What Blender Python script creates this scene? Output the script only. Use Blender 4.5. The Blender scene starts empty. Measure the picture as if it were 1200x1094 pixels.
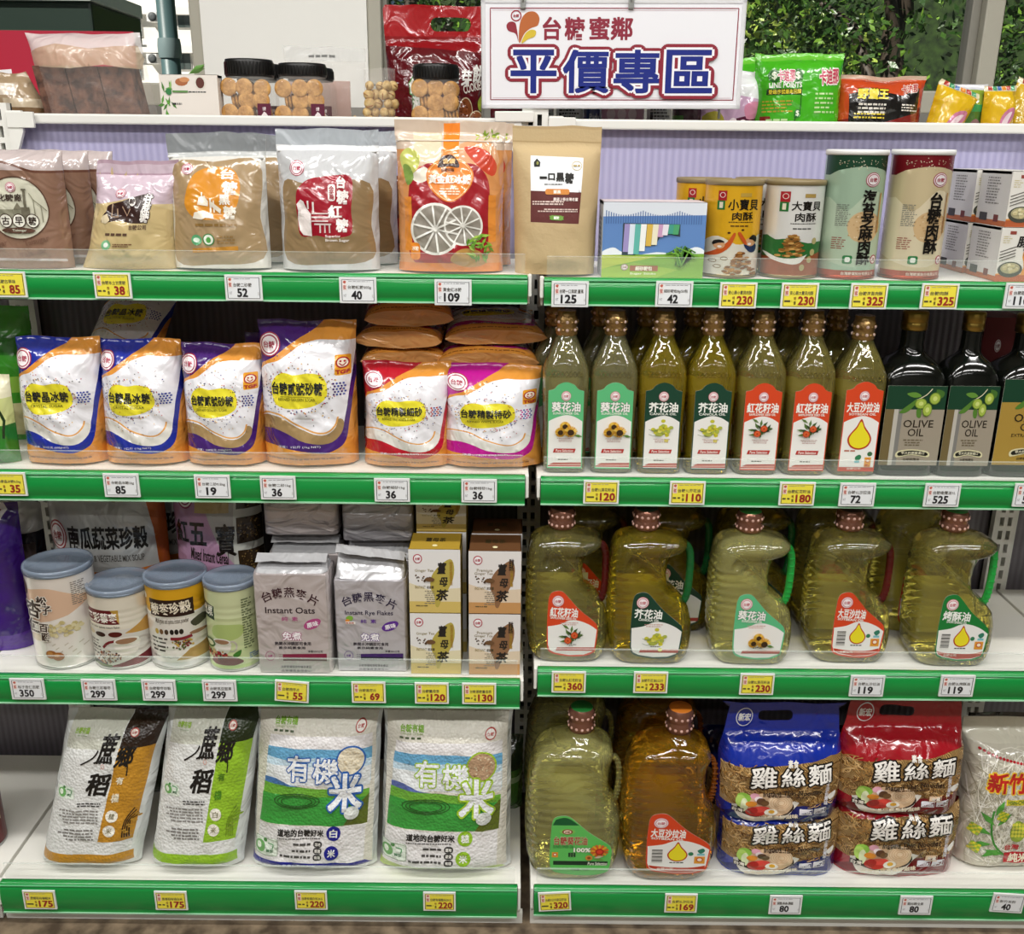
import bpy, bmesh, math, random
from mathutils import Vector, Matrix, geometry, noise
PI = math.pi
sc = bpy.context.scene
COL = sc.collection

# ------------------------------------------------------------------ camera, sky, sun, lights, exposure
CAM_POS = Vector((0.0, -1.49, 1.29))
PITCH, YAW, ROLL, FPX = math.radians(18.0), math.radians(0.0), math.radians(0.6), 1150.0
CAM_ROT = Matrix.Rotation(YAW, 3, 'Z') @ Matrix.Rotation(PI / 2 - PITCH, 3, 'X') @ Matrix.Rotation(ROLL, 3, 'Z')
cam_data = bpy.data.cameras.new('camera')
cam_data.sensor_fit = 'HORIZONTAL'
cam_data.sensor_width = 36.0
cam_data.lens = 36.0 * FPX / 1200.0
cam_data.clip_start = 0.05
cam_data.clip_end = 200
cam = bpy.data.objects.new('camera', cam_data)
cam.matrix_world = Matrix.Translation(CAM_POS) @ CAM_ROT.to_4x4()
COL.objects.link(cam)
sc.camera = cam

world = bpy.data.worlds.new('sky')
sc.world = world
world.use_nodes = True
wn = world.node_tree
wbg = wn.nodes['Background']
sky = wn.nodes.new('ShaderNodeTexSky')
sky.sky_type = 'HOSEK_WILKIE'
sky.turbidity = 4.0
sky.sun_direction = Vector((-0.5, -0.55, 0.7)).normalized()
wn.links.new(sky.outputs[0], wbg.inputs[0])
wbg.inputs[1].default_value = 0.7

sun = bpy.data.lights.new('sun', 'SUN')
sun.energy = 7.0
sun.angle = 0.01
sun.color = (1.0, 0.96, 0.88)
sun_o = bpy.data.objects.new('sun', sun)
sun_o.rotation_euler = Vector((0.5, 0.55, -0.7)).to_track_quat('-Z', 'Y').to_euler()
COL.objects.link(sun_o)


def tube_light(x, y, z, sx, sy, e, tilt=0.0):
    l = bpy.data.lights.new('ceiling_tube_light', 'AREA')
    l.shape = 'RECTANGLE'
    l.size, l.size_y = sx, sy
    l.energy = e
    l.color = (1.0, 0.985, 0.95)
    o = bpy.data.objects.new('ceiling_tube_light', l)
    o.location = (x, y, z)
    o.rotation_euler = (tilt, 0, 0)
    COL.objects.link(o)


for tx in (-1.6, 0.0, 1.6):
    tube_light(tx, -0.7, 2.72, 1.3, 0.14, 22)
    tube_light(tx, -2.0, 2.72, 1.3, 0.14, 30)
    tube_light(tx, -3.4, 2.72, 1.3, 0.14, 12)

sc.view_settings.view_transform = 'Standard'
sc.view_settings.look = 'None'
sc.view_settings.gamma = 1.0
sc.view_settings.use_curve_mapping = False
sc.view_settings.exposure = -0.12
sc.cycles.max_bounces = 10
sc.cycles.transmission_bounces = 8
sc.cycles.transparent_max_bounces = 16
sc.cycles.caustics_reflective = False
sc.cycles.caustics_refractive = False


# ------------------------------------------------------------------ measuring helpers
def at(px, py, Y):
    d = CAM_ROT @ Vector(((px - 600) / FPX, -(py - 547) / FPX, -1.0))
    return CAM_POS + d * ((Y - CAM_POS.y) / d.y)


def on_z(px, py, Z):
    d = CAM_ROT @ Vector(((px - 600) / FPX, -(py - 547) / FPX, -1.0))
    return CAM_POS + d * ((Z - CAM_POS.z) / d.z)


def proj(p):
    q = CAM_ROT.transposed() @ (Vector(p) - CAM_POS)
    return 600 + FPX * q.x / -q.z, 547 - FPX * q.y / -q.z


# ------------------------------------------------------------------ materials
def lin(h):
    h = h.lstrip('#')
    c = [int(h[i:i + 2], 16) / 255 for i in (0, 2, 4)]
    return tuple(((x / 12.92) if x <= .04045 else ((x + .055) / 1.055) ** 2.4) for x in c) + (1,)


_mats = {}
FIN = dict(paper=(.6, 0, .0, None), ink=(.5, 0, 0, None), film=(.2, 0, .7, 'crinkle'), soft=(.38, 0, .0, 'crinkle'), rice=(.34, 0, .15, 'grain'),
           foil=(.3, .35, 0.2, 'crinkle'), kraft=(.7, 0, 0, 'fine'), plastic=(.35, 0, 0, None), gloss=(.12, 0, .3, None),
           metal=(.28, 1, 0, None), satin=(.42, .0, 0, None), tin=(.3, .35, .2, None), sugar=(.75, 0, 0, 'fine'), shrink=(.16, .45, .4, 'crinkle'))


def bump(nt, b, kind):
    n, l = nt.nodes, nt.links
    tc = n.new('ShaderNodeTexCoord')
    bp = n.new('ShaderNodeBump')
    if kind == 'grain':
        t = n.new('ShaderNodeTexVoronoi')
        t.inputs['Scale'].default_value = 210
        mp = n.new('ShaderNodeMapping')
        mp.inputs['Scale'].default_value = (1, .35, 1.0)
        l.new(tc.outputs['Object'], mp.inputs[0])
        l.new(mp.outputs[0], t.inputs['Vector'])
        bp.inputs['Strength'].default_value = .55
        bp.inputs['Distance'].default_value = .0022
        bp.invert = True
        l.new(t.outputs['Distance'], bp.inputs['Height'])
    else:
        t = n.new('ShaderNodeTexNoise')
        sc_, st, di, de, ds = dict(crinkle=(19, .75, .010, 2.2, 1.2), fine=(160, .35, .002, 3, .4))[kind]
        t.inputs['Scale'].default_value = sc_
        t.inputs['Detail'].default_value = de
        t.inputs['Distortion'].default_value = ds
        l.new(tc.outputs['Object'], t.inputs['Vector'])
        bp.inputs['Strength'].default_value = st
        bp.inputs['Distance'].default_value = di
        l.new(t.outputs['Fac'], bp.inputs['Height'])
    l.new(bp.outputs[0], b.inputs['Normal'])
    l.new(bp.outputs[0], b.inputs['Coat Normal'])


def M(col, fin='paper'):
    if not isinstance(col, str):
        return col
    k = (col, fin)
    if k in _mats:
        return _mats[k]
    r, me, coat, bk = FIN[fin]
    m = bpy.data.materials.new(fin + '_' + col.strip('#'))
    m.use_nodes = True
    b = m.node_tree.nodes['Principled BSDF']
    b.inputs['Base Color'].default_value = lin(col)
    b.inputs['Roughness'].default_value = r
    b.inputs['Metallic'].default_value = me
    b.inputs['Coat Weight'].default_value = coat
    b.inputs['Coat Roughness'].default_value = .08
    if bk:
        bump(m.node_tree, b, bk)
    _mats[k] = m
    return m


def node_mat(name, rough=.5, **kw):
    m = bpy.data.materials.new(name)
    m.use_nodes = True
    b = m.node_tree.nodes['Principled BSDF']
    b.inputs['Roughness'].default_value = rough
    for k, v in kw.items():
        b.inputs[k.replace('_', ' ')].default_value = v
    return m, m.node_tree, b


def clear(name, col='#ffffff', alpha=.15, rough=.08, bk=None):
    m, nt, b = node_mat(name, rough)
    b.inputs['Base Color'].default_value = lin(col)
    b.inputs['Alpha'].default_value = alpha
    b.inputs['Coat Weight'].default_value = .5
    if bk:
        bump(nt, b, bk)
    return m


def oil_mat(name, col, trans=.86, rough=.03, clear_=.4):
    m, nt, b = node_mat(name, rough)
    b.inputs['Base Color'].default_value = lin(col)
    tr = nt.nodes.new('ShaderNodeBsdfTransparent')
    tr.inputs[0].default_value = lin(col)
    mx = nt.nodes.new('ShaderNodeMixShader')
    mx.inputs[0].default_value = clear_
    nt.links.new(b.outputs[0], mx.inputs[1])
    nt.links.new(tr.outputs[0], mx.inputs[2])
    gl = nt.nodes.new('ShaderNodeBsdfGlossy')
    gl.inputs['Roughness'].default_value = .04
    fz = nt.nodes.new('ShaderNodeFresnel')
    fz.inputs['IOR'].default_value = 1.55
    m2 = nt.nodes.new('ShaderNodeMixShader')
    nt.links.new(fz.outputs[0], m2.inputs[0])
    nt.links.new(mx.outputs[0], m2.inputs[1])
    nt.links.new(gl.outputs[0], m2.inputs[2])
    nt.links.new(m2.outputs[0], nt.nodes['Material Output'].inputs[0])
    b.inputs['Transmission Weight'].default_value = trans
    b.inputs['IOR'].default_value = 1.38
    b.inputs['Coat Weight'].default_value = .6
    b.inputs['Coat Roughness'].default_value = .03
    t = nt.nodes.new('ShaderNodeTexNoise')
    tc = nt.nodes.new('ShaderNodeTexCoord')
    bp = nt.nodes.new('ShaderNodeBump')
    t.inputs['Scale'].default_value = 38
    nt.links.new(tc.outputs['Object'], t.inputs['Vector'])
    bp.inputs['Strength'].default_value = .5
    bp.inputs['Distance'].default_value = .004
    nt.links.new(t.outputs['Fac'], bp.inputs['Height'])
    nt.links.new(bp.outputs[0], b.inputs['Normal'])
    nt.links.new(bp.outputs[0], gl.inputs['Normal'])
    return m


def mottled(name, c0, c1, scale, rough=.6, bump_s=0, detail=4, stretch=(1, 1, 1)):
    m, nt, b = node_mat(name, rough)
    tc = nt.nodes.new('ShaderNodeTexCoord')
    mp = nt.nodes.new('ShaderNodeMapping')
    mp.inputs['Scale'].default_value = stretch
    t = nt.nodes.new('ShaderNodeTexNoise')
    t.inputs['Scale'].default_value = scale
    t.inputs['Detail'].default_value = detail
    r = nt.nodes.new('ShaderNodeValToRGB')
    r.color_ramp.elements[0].position = .35
    r.color_ramp.elements[1].position = .65
    r.color_ramp.elements[0].color = lin(c0)
    r.color_ramp.elements[1].color = lin(c1)
    l = nt.links
    l.new(tc.outputs['Object'], mp.inputs[0])
    l.new(mp.outputs[0], t.inputs['Vector'])
    l.new(t.outputs['Fac'], r.inputs[0])
    l.new(r.outputs[0], b.inputs['Base Color'])
    if bump_s:
        bp = nt.nodes.new('ShaderNodeBump')
        bp.inputs['Strength'].default_value = bump_s
        bp.inputs['Distance'].default_value = .004
        l.new(t.outputs['Fac'], bp.inputs['Height'])
        l.new(bp.outputs[0], b.inputs['Normal'])
    return m


def strands(name, c0, c1, scale, rot=0.6, dist=9, rough=.45, bump_s=.6):
    """tangled noodle strands"""
    m, nt, b = node_mat(name, rough)
    tc = nt.nodes.new('ShaderNodeTexCoord')
    mp = nt.nodes.new('ShaderNodeMapping')
    mp.inputs['Rotation'].default_value = (0, rot, 0)
    t = nt.nodes.new('ShaderNodeTexWave')
    t.inputs['Scale'].default_value = scale
    t.inputs['Distortion'].default_value = dist
    t.inputs['Detail'].default_value = 1.5
    t.inputs['Detail Scale'].default_value = .35
    r = nt.nodes.new('ShaderNodeValToRGB')
    r.color_ramp.elements[0].color = lin(c0)
    r.color_ramp.elements[1].color = lin(c1)
    r.color_ramp.elements[0].position = .1
    r.color_ramp.elements[1].position = .6
    l = nt.links
    l.new(tc.outputs['Object'], mp.inputs[0])
    l.new(mp.outputs[0], t.inputs['Vector'])
    l.new(t.outputs['Color'], r.inputs[0])
    l.new(r.outputs[0], b.inputs['Base Color'])
    bp = nt.nodes.new('ShaderNodeBump')
    bp.inputs['Strength'].default_value = bump_s
    bp.inputs['Distance'].default_value = .002
    l.new(t.outputs['Color'], bp.inputs['Height'])
    l.new(bp.outputs[0], b.inputs['Normal'])
    b.inputs['Coat Weight'].default_value = .4
    return m


# ------------------------------------------------------------------ mesh builder
class MB:
    def __init__(s):
        s.v, s.f, s.m, s.s, s.mats = [], [], [], [], []

    def mi(s, m):
        if m not in s.mats:
            s.mats.append(m)
        return s.mats.index(m)

    def add(s, vs, fs, mat, smooth=False):
        b = len(s.v)
        s.v += [tuple(v) for v in vs]
        i = s.mi(mat)
        for f in fs:
            s.f.append(tuple(b + k for k in f))
            s.m.append(i)
            s.s.append(smooth)

    def box(s, x0, y0, z0, x1, y1, z1, mat, bev=0, xf=None):
        vs = [(x, y, z) for x in (x0, x1) for y in (y0, y1) for z in (z0, z1)]
        fs = [(0, 1, 3, 2), (4, 6, 7, 5), (0, 4, 5, 1), (2, 3, 7, 6), (0, 2, 6, 4), (1, 5, 7, 3)]
        if bev:
            bm = bmesh.new()
            bv = [bm.verts.new(v) for v in vs]
            for f in fs:
                bm.faces.new([bv[k] for k in f])
            bmesh.ops.bevel(bm, geom=list(bm.edges), offset=bev, segments=2, profile=.6, affect='EDGES')
            bm.verts.index_update()
            vs = [v.co.copy() for v in bm.verts]
            fs = [[v.index for v in f.verts] for f in bm.faces]
            bm.free()
        if xf is not None:
            vs = [xf @ Vector(v) for v in vs]
        s.add(vs, fs, mat)

    def loft(s, rings, mat, cap0=True, cap1=True, smooth=True):
        n = len(rings[0])
        vs = [p for r in rings for p in r]
        fs = []
        for k in range(len(rings) - 1):
            for i in range(n):
                j = (i + 1) % n
                fs.append((k * n + i, k * n + j, (k + 1) * n + j, (k + 1) * n + i))
        s.add(vs, fs, mat, smooth)
        if cap0:
            s.add(rings[0], [tuple(reversed(range(n)))], mat)
        if cap1:
            s.add(rings[-1], [tuple(range(n))], mat)

    def lathe(s, prof, mat, n=40, c=(0, 0, 0), cap0=True, cap1=True, smooth=True):
        s.loft([[(c[0] + r * math.cos(2 * PI * i / n), c[1] + r * math.sin(2 * PI * i / n), c[2] + z) for i in range(n)] for r, z in prof],
               mat, cap0, cap1, smooth)

    def tube(s, pts, r, mat, n=8, flat=1.0):
        pts = [Vector(p) for p in pts]
        rings = []
        for i, p in enumerate(pts):
            t = (pts[min(i + 1, len(pts) - 1)] - pts[max(i - 1, 0)]).normalized()
            a = t.cross(Vector((0, 1, 0)))
            a = a.normalized() if a.length > .1 else t.cross(Vector((1, 0, 0))).normalized()
            b = t.cross(a).normalized()
            rr = r[i] if isinstance(r, (list, tuple)) else r
            rings.append([p + a * rr * math.cos(2 * PI * k / n) + b * rr * flat * math.sin(2 * PI * k / n) for k in range(n)])
        s.loft(rings, mat)

    def ball(s, c, r, mat, nu=14, nv=8, q=(1, 1, 1)):
        s.loft([[(c[0] + q[0] * r * math.sin(PI * (k + .02) / (nv + .04)) * math.cos(2 * PI * i / nu),
                  c[1] + q[1] * r * math.sin(PI * (k + .02) / (nv + .04)) * math.sin(2 * PI * i / nu),
                  c[2] - q[2] * r * math.cos(PI * (k + .02) / (nv + .04))) for i in range(nu)] for k in range(nv + 1)], mat)

    def build(s, name, parent=None, loc=None, rot=None):
        me = bpy.data.meshes.new(name)
        me.from_pydata(s.v, [], s.f)
        for m in s.mats:
            me.materials.append(m)
        me.polygons.foreach_set('material_index', s.m)
        me.polygons.foreach_set('use_smooth', s.s)
        me.update()
        o = bpy.data.objects.new(name, me)
        COL.objects.link(o)
        if parent:
            o.parent = parent
        if loc is not None:
            o.location = loc
        if rot is not None:
            o.rotation_euler = rot
        return o


def tag(o, label, cat, group=None, kind=None):
    if label:
        o['label'] = label
    if cat:
        o['category'] = cat
    if group:
        o['group'] = group
    if kind:
        o['kind'] = kind
    return o


def struct(o):
    o['kind'] = 'structure'
    return o


def thing(name, label, cat, loc=(0, 0, 0), group=None, rot=(0, 0, 0)):
    o = bpy.data.objects.new(name, None)
    o.empty_display_size = .02
    COL.objects.link(o)
    o.location = loc
    o.rotation_euler = rot
    return tag(o, label, cat, group)


def dup(root, loc, label=None, group=None, rot=None, skip=()):
    """a copy of a thing with copies of its parts and sub-parts"""
    r = root.copy()
    COL.objects.link(r)
    r.location = loc
    if rot is not None:
        r.rotation_euler = rot
    if label:
        r['label'] = label
    if group:
        r['group'] = group
    elif 'group' in r and group is False:
        del r['group']
    for ch in list(root.children):
        if ch.name.split('.')[0] in skip:
            continue
        c = ch.copy()
        COL.objects.link(c)
        c.parent = r
        for g in list(ch.children):
            d = g.copy()
            COL.objects.link(d)
            d.parent = c
    return r


# ------------------------------------------------------------------ printed surfaces
_tc = bpy.data.curves.new('lettering', 'FONT')
_to = bpy.data.objects.new('lettering', _tc)
_txt = {}


def glyphs(s, bold, shear):
    k = (s, bold, shear)
    if k not in _txt:
        _tc.body, _tc.offset, _tc.shear, _tc.size, _tc.resolution_u = s, min(bold, .006), shear, 1.0, 2
        _tc.align_x = 'CENTER'
        _tc.space_line = .92
        me = _to.to_mesh()
        v0, f0 = [(v.co.x, v.co.y) for v in me.vertices], [tuple(p.vertices) for p in me.polygons]
        e, nc = bold - .006, len(v0)
        if e > .002:                         # heavier strokes: the letter laid down several times, slightly apart
            nn = 4 if e < .03 else 8 if e < .055 else 28
            V, F = [], []
            for i in range(nn):
                a = 2 * PI * (i + .5) / nn
                F += [tuple(q + len(V) for q in f) for f in f0]
                V += [(x + e * 1.25 * math.cos(a), y + e * 1.25 * math.sin(a)) for x, y in v0]
            v0, f0 = V, F
        _txt[k] = (v0, f0, nc)
        _to.to_mesh_clear()
    return _txt[k]


def R(a, b, c, d):
    return [(a, b), (c, b), (c, d), (a, d)]


def E(cx, cy, rx, ry, n=28):
    return [(cx + rx * math.cos(2 * PI * i / n), cy + ry * math.sin(2 * PI * i / n)) for i in range(n)]


def RR(a, b, c, d, r):
    o = []
    for cx, cy, t in ((c - r, b + r, -90), (c - r, d - r, 0), (a + r, d - r, 90), (a + r, b + r, 180)):
        o += [(cx + r * math.cos(math.radians(t + k * 30)), cy + r * math.sin(math.radians(t + k * 30))) for k in range(4)]
    return o


def smooth_pts(pts, n=6, closed=False):
    """Catmull-Rom through the points"""
    o = []
    N = len(pts)
    rng = range(N) if closed else range(N - 1)
    for i in rng:
        p = [pts[(i + k) % N] if closed else pts[min(max(i + k, 0), N - 1)] for k in (-1, 0, 1, 2)]
        for j in range(n):
            t = j / n
            o.append(tuple(.5 * (2 * p[1][a] + (p[2][a] - p[0][a]) * t + (2 * p[0][a] - 5 * p[1][a] + 4 * p[2][a] - p[3][a]) * t * t
                                 + (3 * p[1][a] - p[0][a] - 3 * p[2][a] + p[3][a]) * t ** 3) for a in (0, 1)))
    if not closed:
        o.append(tuple(pts[-1]))
    return o


def band(pts, wd):
    """strip of width wd along a polyline"""
    up, dn = [], []
    for i, p in enumerate(pts):
        a, b = pts[max(i - 1, 0)], pts[min(i + 1, len(pts) - 1)]
        dx, dy = b[0] - a[0], b[1] - a[1]
        L = math.hypot(dx, dy) or 1
        up.append((p[0] - dy / L * wd / 2, p[1] + dx / L * wd / 2))
        dn.append((p[0] + dy / L * wd / 2, p[1] - dx / L * wd / 2))
    return up + dn[::-1]


def A(col, pts):
    return ('A', col, pts)


def O(col, pts):
    return ('O', col, pts)


def T(s, a, b, c, d, col, bold=.01, shear=0, rot=0, ol=None):
    o = []
    if ol:
        o.append(('T', ol[0], s, (a, b, c, d), max(bold + ol[1], 0), shear, rot, bold))
    return o + [('T', col, s, (a, b, c, d), bold, shear, rot, bold)]


def TV(s, *a, **k):
    return T('\n'.join(s), *a, **k)


def LN(a, b, c, d, rows, col, seed=0, fill=.6, align='l'):
    """rows of print too small to read"""
    rd = random.Random(seed)
    o, rh = [], (d - b) / rows
    for i in range(rows):
        x = a
        end = c - (c - a) * (0 if align == 'f' else rd.random() * .3)
        if align == 'c':
            x, end = a + (c - end) / 2, end + (c - end) / 2
        if align == 'r':
            x, end = a + (c - end), c
        while x < end - 1e-6:
            w = min(rh * (.5 + rd.random() * 1.6), end - x)
            o.append(O(col, R(x, b + i * rh + rh * (.5 - fill / 2), x + w, b + i * rh + rh * (.5 + fill / 2))))
            x += w + rh * .35
    return o


def DOTS(cx, cy, rx, ry, n, r, cols, seed=0, rin=.0):
    rd = random.Random(seed)
    o = []
    for i in range(n):
        t, q = rd.random() * 2 * PI, rin + (1 - rin) * rd.random() ** .6
        o.append(O(cols[i % len(cols)], E(cx + rx * q * math.cos(t), cy + ry * q * math.sin(t), r * (.7 + rd.random() * .6), r, 6)))
    return o


def STRANDS(x0, y0, x1, y1, n, cols, wd, seed, rmin=16, rmax=60, sq=.8, inside=None):
    """tangle of noodle strands: short arcs"""
    rd = random.Random(seed)
    o = []
    while len(o) < n:
        cx, cy, r, a0 = rd.uniform(x0, x1), rd.uniform(y0, y1), rd.uniform(rmin, rmax), rd.random() * 2 * PI
        pts = [(cx + r * math.cos(a0 + k * .22), cy + r * sq * math.sin(a0 + k * .22)) for k in range(7)]
        if all(x0 < x < x1 and y0 < y < y1 and (inside is None or inside(x, y)) for x, y in pts):
            o.append(('O', rd.choice(cols), band(pts, wd), len(o) % 6))
    return o


def LOGO(cx, cy, r, ry=None, ring='#b5274f', mid='#e9c3cf'):
    ry = ry or r
    return [O(ring, E(cx, cy, r, ry)), O('#f4e9ec', E(cx, cy, r * .9, ry * .9)), O(ring, E(cx, cy, r * .78, ry * .78)), O('#f6eef0', E(cx, cy, r * .68, ry * .68))] + \
        T('台糖', cx - r * .52, cy - ry * .28, cx + r * .52, cy + ry * .28, ring, .02)


def flat(items):
    o = []
    for i in items:
        if isinstance(i, list):
            o += flat(i)
        else:
            o.append(i)
    return o


def subdiv(vs, fs, L):
    bm = bmesh.new()
    bv = [bm.verts.new((x, y, 0)) for x, y in vs]
    for f in fs:
        try:
            bm.faces.new([bv[k] for k in f])
        except ValueError:
            pass
    bmesh.ops.triangulate(bm, faces=list(bm.faces))
    for _ in range(5):
        es = [e for e in bm.edges if e.calc_length() > L]
        if not es:
            break
        bmesh.ops.subdivide_edges(bm, edges=es, cuts=1)
        bmesh.ops.triangulate(bm, faces=[f for f in bm.faces if len(f.verts) > 3])
    bm.verts.index_update()
    r = ([(v.co.x, v.co.y) for v in bm.verts], [tuple(v.index for v in f.verts) for f in bm.faces])
    bm.free()
    return r


def ccw(p):
    a = sum(p[i][0] * p[(i + 1) % len(p)][1] - p[(i + 1) % len(p)][0] * p[i][1] for i in range(len(p)))
    return p if a > 0 else p[::-1]


def sheet(mb, w, h, S, base, art=(), fr=(0, 0, 1, 1), fin='paper', ink=None, step=None, outline=None, ux=None, eps=.00025, lift=.0003, seg=None, base_off=0.0):
    """a printed surface: S(x, z, off) -> point; x in -w/2..w/2, z in 0..h. Areas are cut into the sheet itself, lettering lies on it"""
    art = flat(art)
    ink = ink or fin
    wu = w if ux is None else ux(1.0) - ux(0.0)

    def mp(p):
        u, v = (p[0] - fr[0]) / (fr[2] - fr[0]), (p[1] - fr[1]) / (fr[3] - fr[1])
        x = (u - .5) * w if ux is None else ux(min(max(u, 0), 1))
        return (x, (1 - v) * h)

    def dens(p, cl=True):
        o = []
        for i in range(len(p)):
            a, b = p[i], p[(i + 1) % len(p)]
            k = max(1, int(math.hypot(b[0] - a[0], b[1] - a[1]) / step)) if step else 1
            o += [(a[0] + (b[0] - a[0]) * t / k, a[1] + (b[1] - a[1]) * t / k) for t in range(k)]
        return o
    out = [mp(p) for p in outline] if outline else ([(-wu / 2, 0), (wu / 2, 0), (wu / 2, h), (-wu / 2, h)])
    out = ccw(dens(out))
    SC = 1000.0
    vs = [Vector((x * SC, y * SC)) for x, y in out]
    faces = [list(range(len(out)))]
    cols = [base]
    for it in art:
        if it[0] == 'A':
            q = [mp(p) for p in it[2]]
            if not outline:
                q = [(min(max(x, -wu / 2), wu / 2), min(max(y, 0), h)) for x, y in q]
            q = ccw(dens(q))
            faces.append(list(range(len(vs), len(vs) + len(q))))
            vs += [Vector((x * SC, y * SC)) for x, y in q]
            cols.append(it[1])
    if step:
        xs, ys = [p[0] for p in out], [p[1] for p in out]
        nx, ny = max(1, int((max(xs) - min(xs)) / step)), max(1, int((max(ys) - min(ys)) / step))
        for i in range(1, nx):
            for j in range(1, ny):
                vs.append(Vector(((min(xs) + (max(xs) - min(xs)) * i / nx) * SC, (min(ys) + (max(ys) - min(ys)) * j / ny) * SC)))
    r = geometry.delaunay_2d_cdt(vs, [], faces, 1, 1e-4)
    P = [S(p.x / SC, p.y / SC, base_off) for p in r[0]]
    by = {}
    for f, of in zip(r[2], r[5]):
        if 0 not in of:
            continue
        c = cols[max(of)]
        if c is None:
            continue
        by.setdefault(c, []).append(f)
    for c, fs in by.items():
        used = sorted({k for f in fs for k in f})
        ix = {k: i for i, k in enumerate(used)}
        mb.add([P[k] for k in used], [[ix[k] for k in f] for f in fs], M(c, fin), step is not None)
    boxes = []
    for it in art:
        if it[0] == 'O':
            q = ccw([mp(p) for p in it[2]])
            if len(q) == 4:
                fs = [(0, 1, 2, 3)]
            else:
                fs = [tuple(t) for t in geometry.tessellate_polygon([[Vector((x, y, 0)) for x, y in q]])]
        elif it[0] == 'T':
            _, c, s, (a, b, c2, d), bold, shear, rot, b0 = it
            gv, gf, nc = glyphs(s, bold, shear)
            g0 = gv if bold == b0 else glyphs(s, b0, shear)[0]
            if not gv:
                continue
            x0, x1 = min(p[0] for p in g0), max(p[0] for p in g0)
            y0, y1 = min(p[1] for p in g0), max(p[1] for p in g0)
            cr, sr = math.cos(math.radians(rot)), math.sin(math.radians(rot))
            q = []
            for gx, gy in gv:
                X, Y = ((gx - x0) / (x1 - x0) - .5) * (c2 - a), -((gy - y0) / max(y1 - y0, 1e-6) - .5) * (d - b)
                q.append(mp(((a + c2) / 2 + X * cr - Y * sr, (b + d) / 2 + X * sr + Y * cr)))
            fs = gf
        else:
            continue
        bb = (min(p[0] for p in q), min(p[1] for p in q), max(p[0] for p in q), max(p[1] for p in q))
        ly = 0
        for o, k in boxes:
            if o[0] < bb[2] and bb[0] < o[2] and o[1] < bb[3] and bb[1] < o[3]:
                ly = max(ly, k + 1)
        if it[0] == 'O' and len(it) > 3:
            ly = it[3]
        boxes.append((bb, ly))
        sg = seg or step
        big = sg and max(bb[2] - bb[0], bb[3] - bb[1]) > sg
        mq = q
        off = lift + ly * eps
        # keep the winding facing the viewer
        if it[0] == 'T' and len(gv) > nc:
            cps = []
            for c in range(len(gv) // nc):
                g = ([mq[k] for k in range(c * nc, c * nc + nc)], [tuple(k - c * nc for k in f) for f in gf if c * nc <= f[0] < c * nc + nc])
                cps.append(g if not (sg and big) else subdiv(g[0], g[1], sg))
            for c, (q, fs) in enumerate(cps):
                mb.add([S(x, y, off + c * 9e-6) for x, y in q], fs, M(it[1], ink), False)
            continue
        if sg and big:
            q, fs = subdiv(q, fs, sg)
        mb.add([S(x, y, off) for x, y in q], fs, M(it[1], ink), False)


def flat_S(y=0.0, x0=0.0, z0=0.0):
    return lambda x, z, off: (x0 + x, y - off, z0 + z)


def cyl_S(Rr, z0=0.0):
    return lambda x, z, off: ((Rr + off) * math.sin(x / Rr), -(Rr + off) * math.cos(x / Rr), z0 + z)


def sstep(a, b, x):
    t = min(max((x - a) / (b - a), 0), 1)
    return t * t * (3 - 2 * t)


def bag_S(w, h, d, seed=0, b0=.5, bl=.12, top=.93, tl=.4, wr=.0025, pinch=.03, pe=2.6, taper=None, folds=.0, ff=.6, yo=0.0, sh=0.0):
    """front and back of a filled pouch. b0: thickness at the bottom, bl: rise, top: where the seal starts, tl: taper length"""
    sd = Vector((seed * 7.31, seed * 3.7, seed * 1.13))

    def pv(v):
        lo = b0 + (1 - b0) * sstep(0, bl, v)
        t = min(max((top - v) / tl, 0), 1)
        return lo * math.sqrt(max(0, 1 - (1 - t) ** 2))

    def hw(v):
        k = 1.0
        if taper:
            for (va, ka), (vb, kb) in zip(taper, taper[1:]):
                if va <= v <= vb:
                    k = ka + (kb - ka) * (v - va) / (vb - va)
        return w / 2 * k * (1 - pinch * pv(v) + .012 * noise.noise(Vector((v * 7, 1.7, 0)) + sd))

    def core(x, z, side):
        u, v = min(max(2 * x / w, -1), 1), z / h
        p = pv(v)
        pu = max(0, 1 - abs(u) ** pe) ** .6
        y = d * (ff if side < 0 else 1 - ff) * pu * p
        n = noise.noise(Vector((x * 28, z * 28, side)) + sd) + .5 * noise.noise(Vector((x * 70 + z * 40, z * 55, side)) + sd) + .6 * (.3 - abs(noise.noise(Vector((x * 38 - z * 16, z * 30 + x * 20, side + 4)) + sd)))
        e = min(1, (1 - abs(u)) * 5)
        q = min(1, p * 2.2)
        y = max(y + wr * n * e * q, 0) + .0004
        cm = wr * .6 * noise.noise(Vector((x * 30, z * 14, 9)) + sd) * (1 - q)
        if folds:
            cm += folds * math.sin(x * 2 * PI / .022 + 3 * noise.noise(Vector((x * 9, 3, 1)) + sd)) * max(0, 1 - abs(v - top) / .16) * e
        zz = z + .004 * noise.noise(Vector((x * 22, v * 2, 5)) + sd) * sstep(.75, 1, v)
        return u * hw(v) + sh * v * h, y, zz, cm

    def Sf(x, z, off):
        X, y, zz, cm = core(x, z, -1)
        return (X, yo - y - off + cm, zz)

    def Sb(x, z, off):
        X, y, zz, cm = core(x, z, 1)
        return (X, yo + y + off + cm, zz)
    return Sf, Sb


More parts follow.
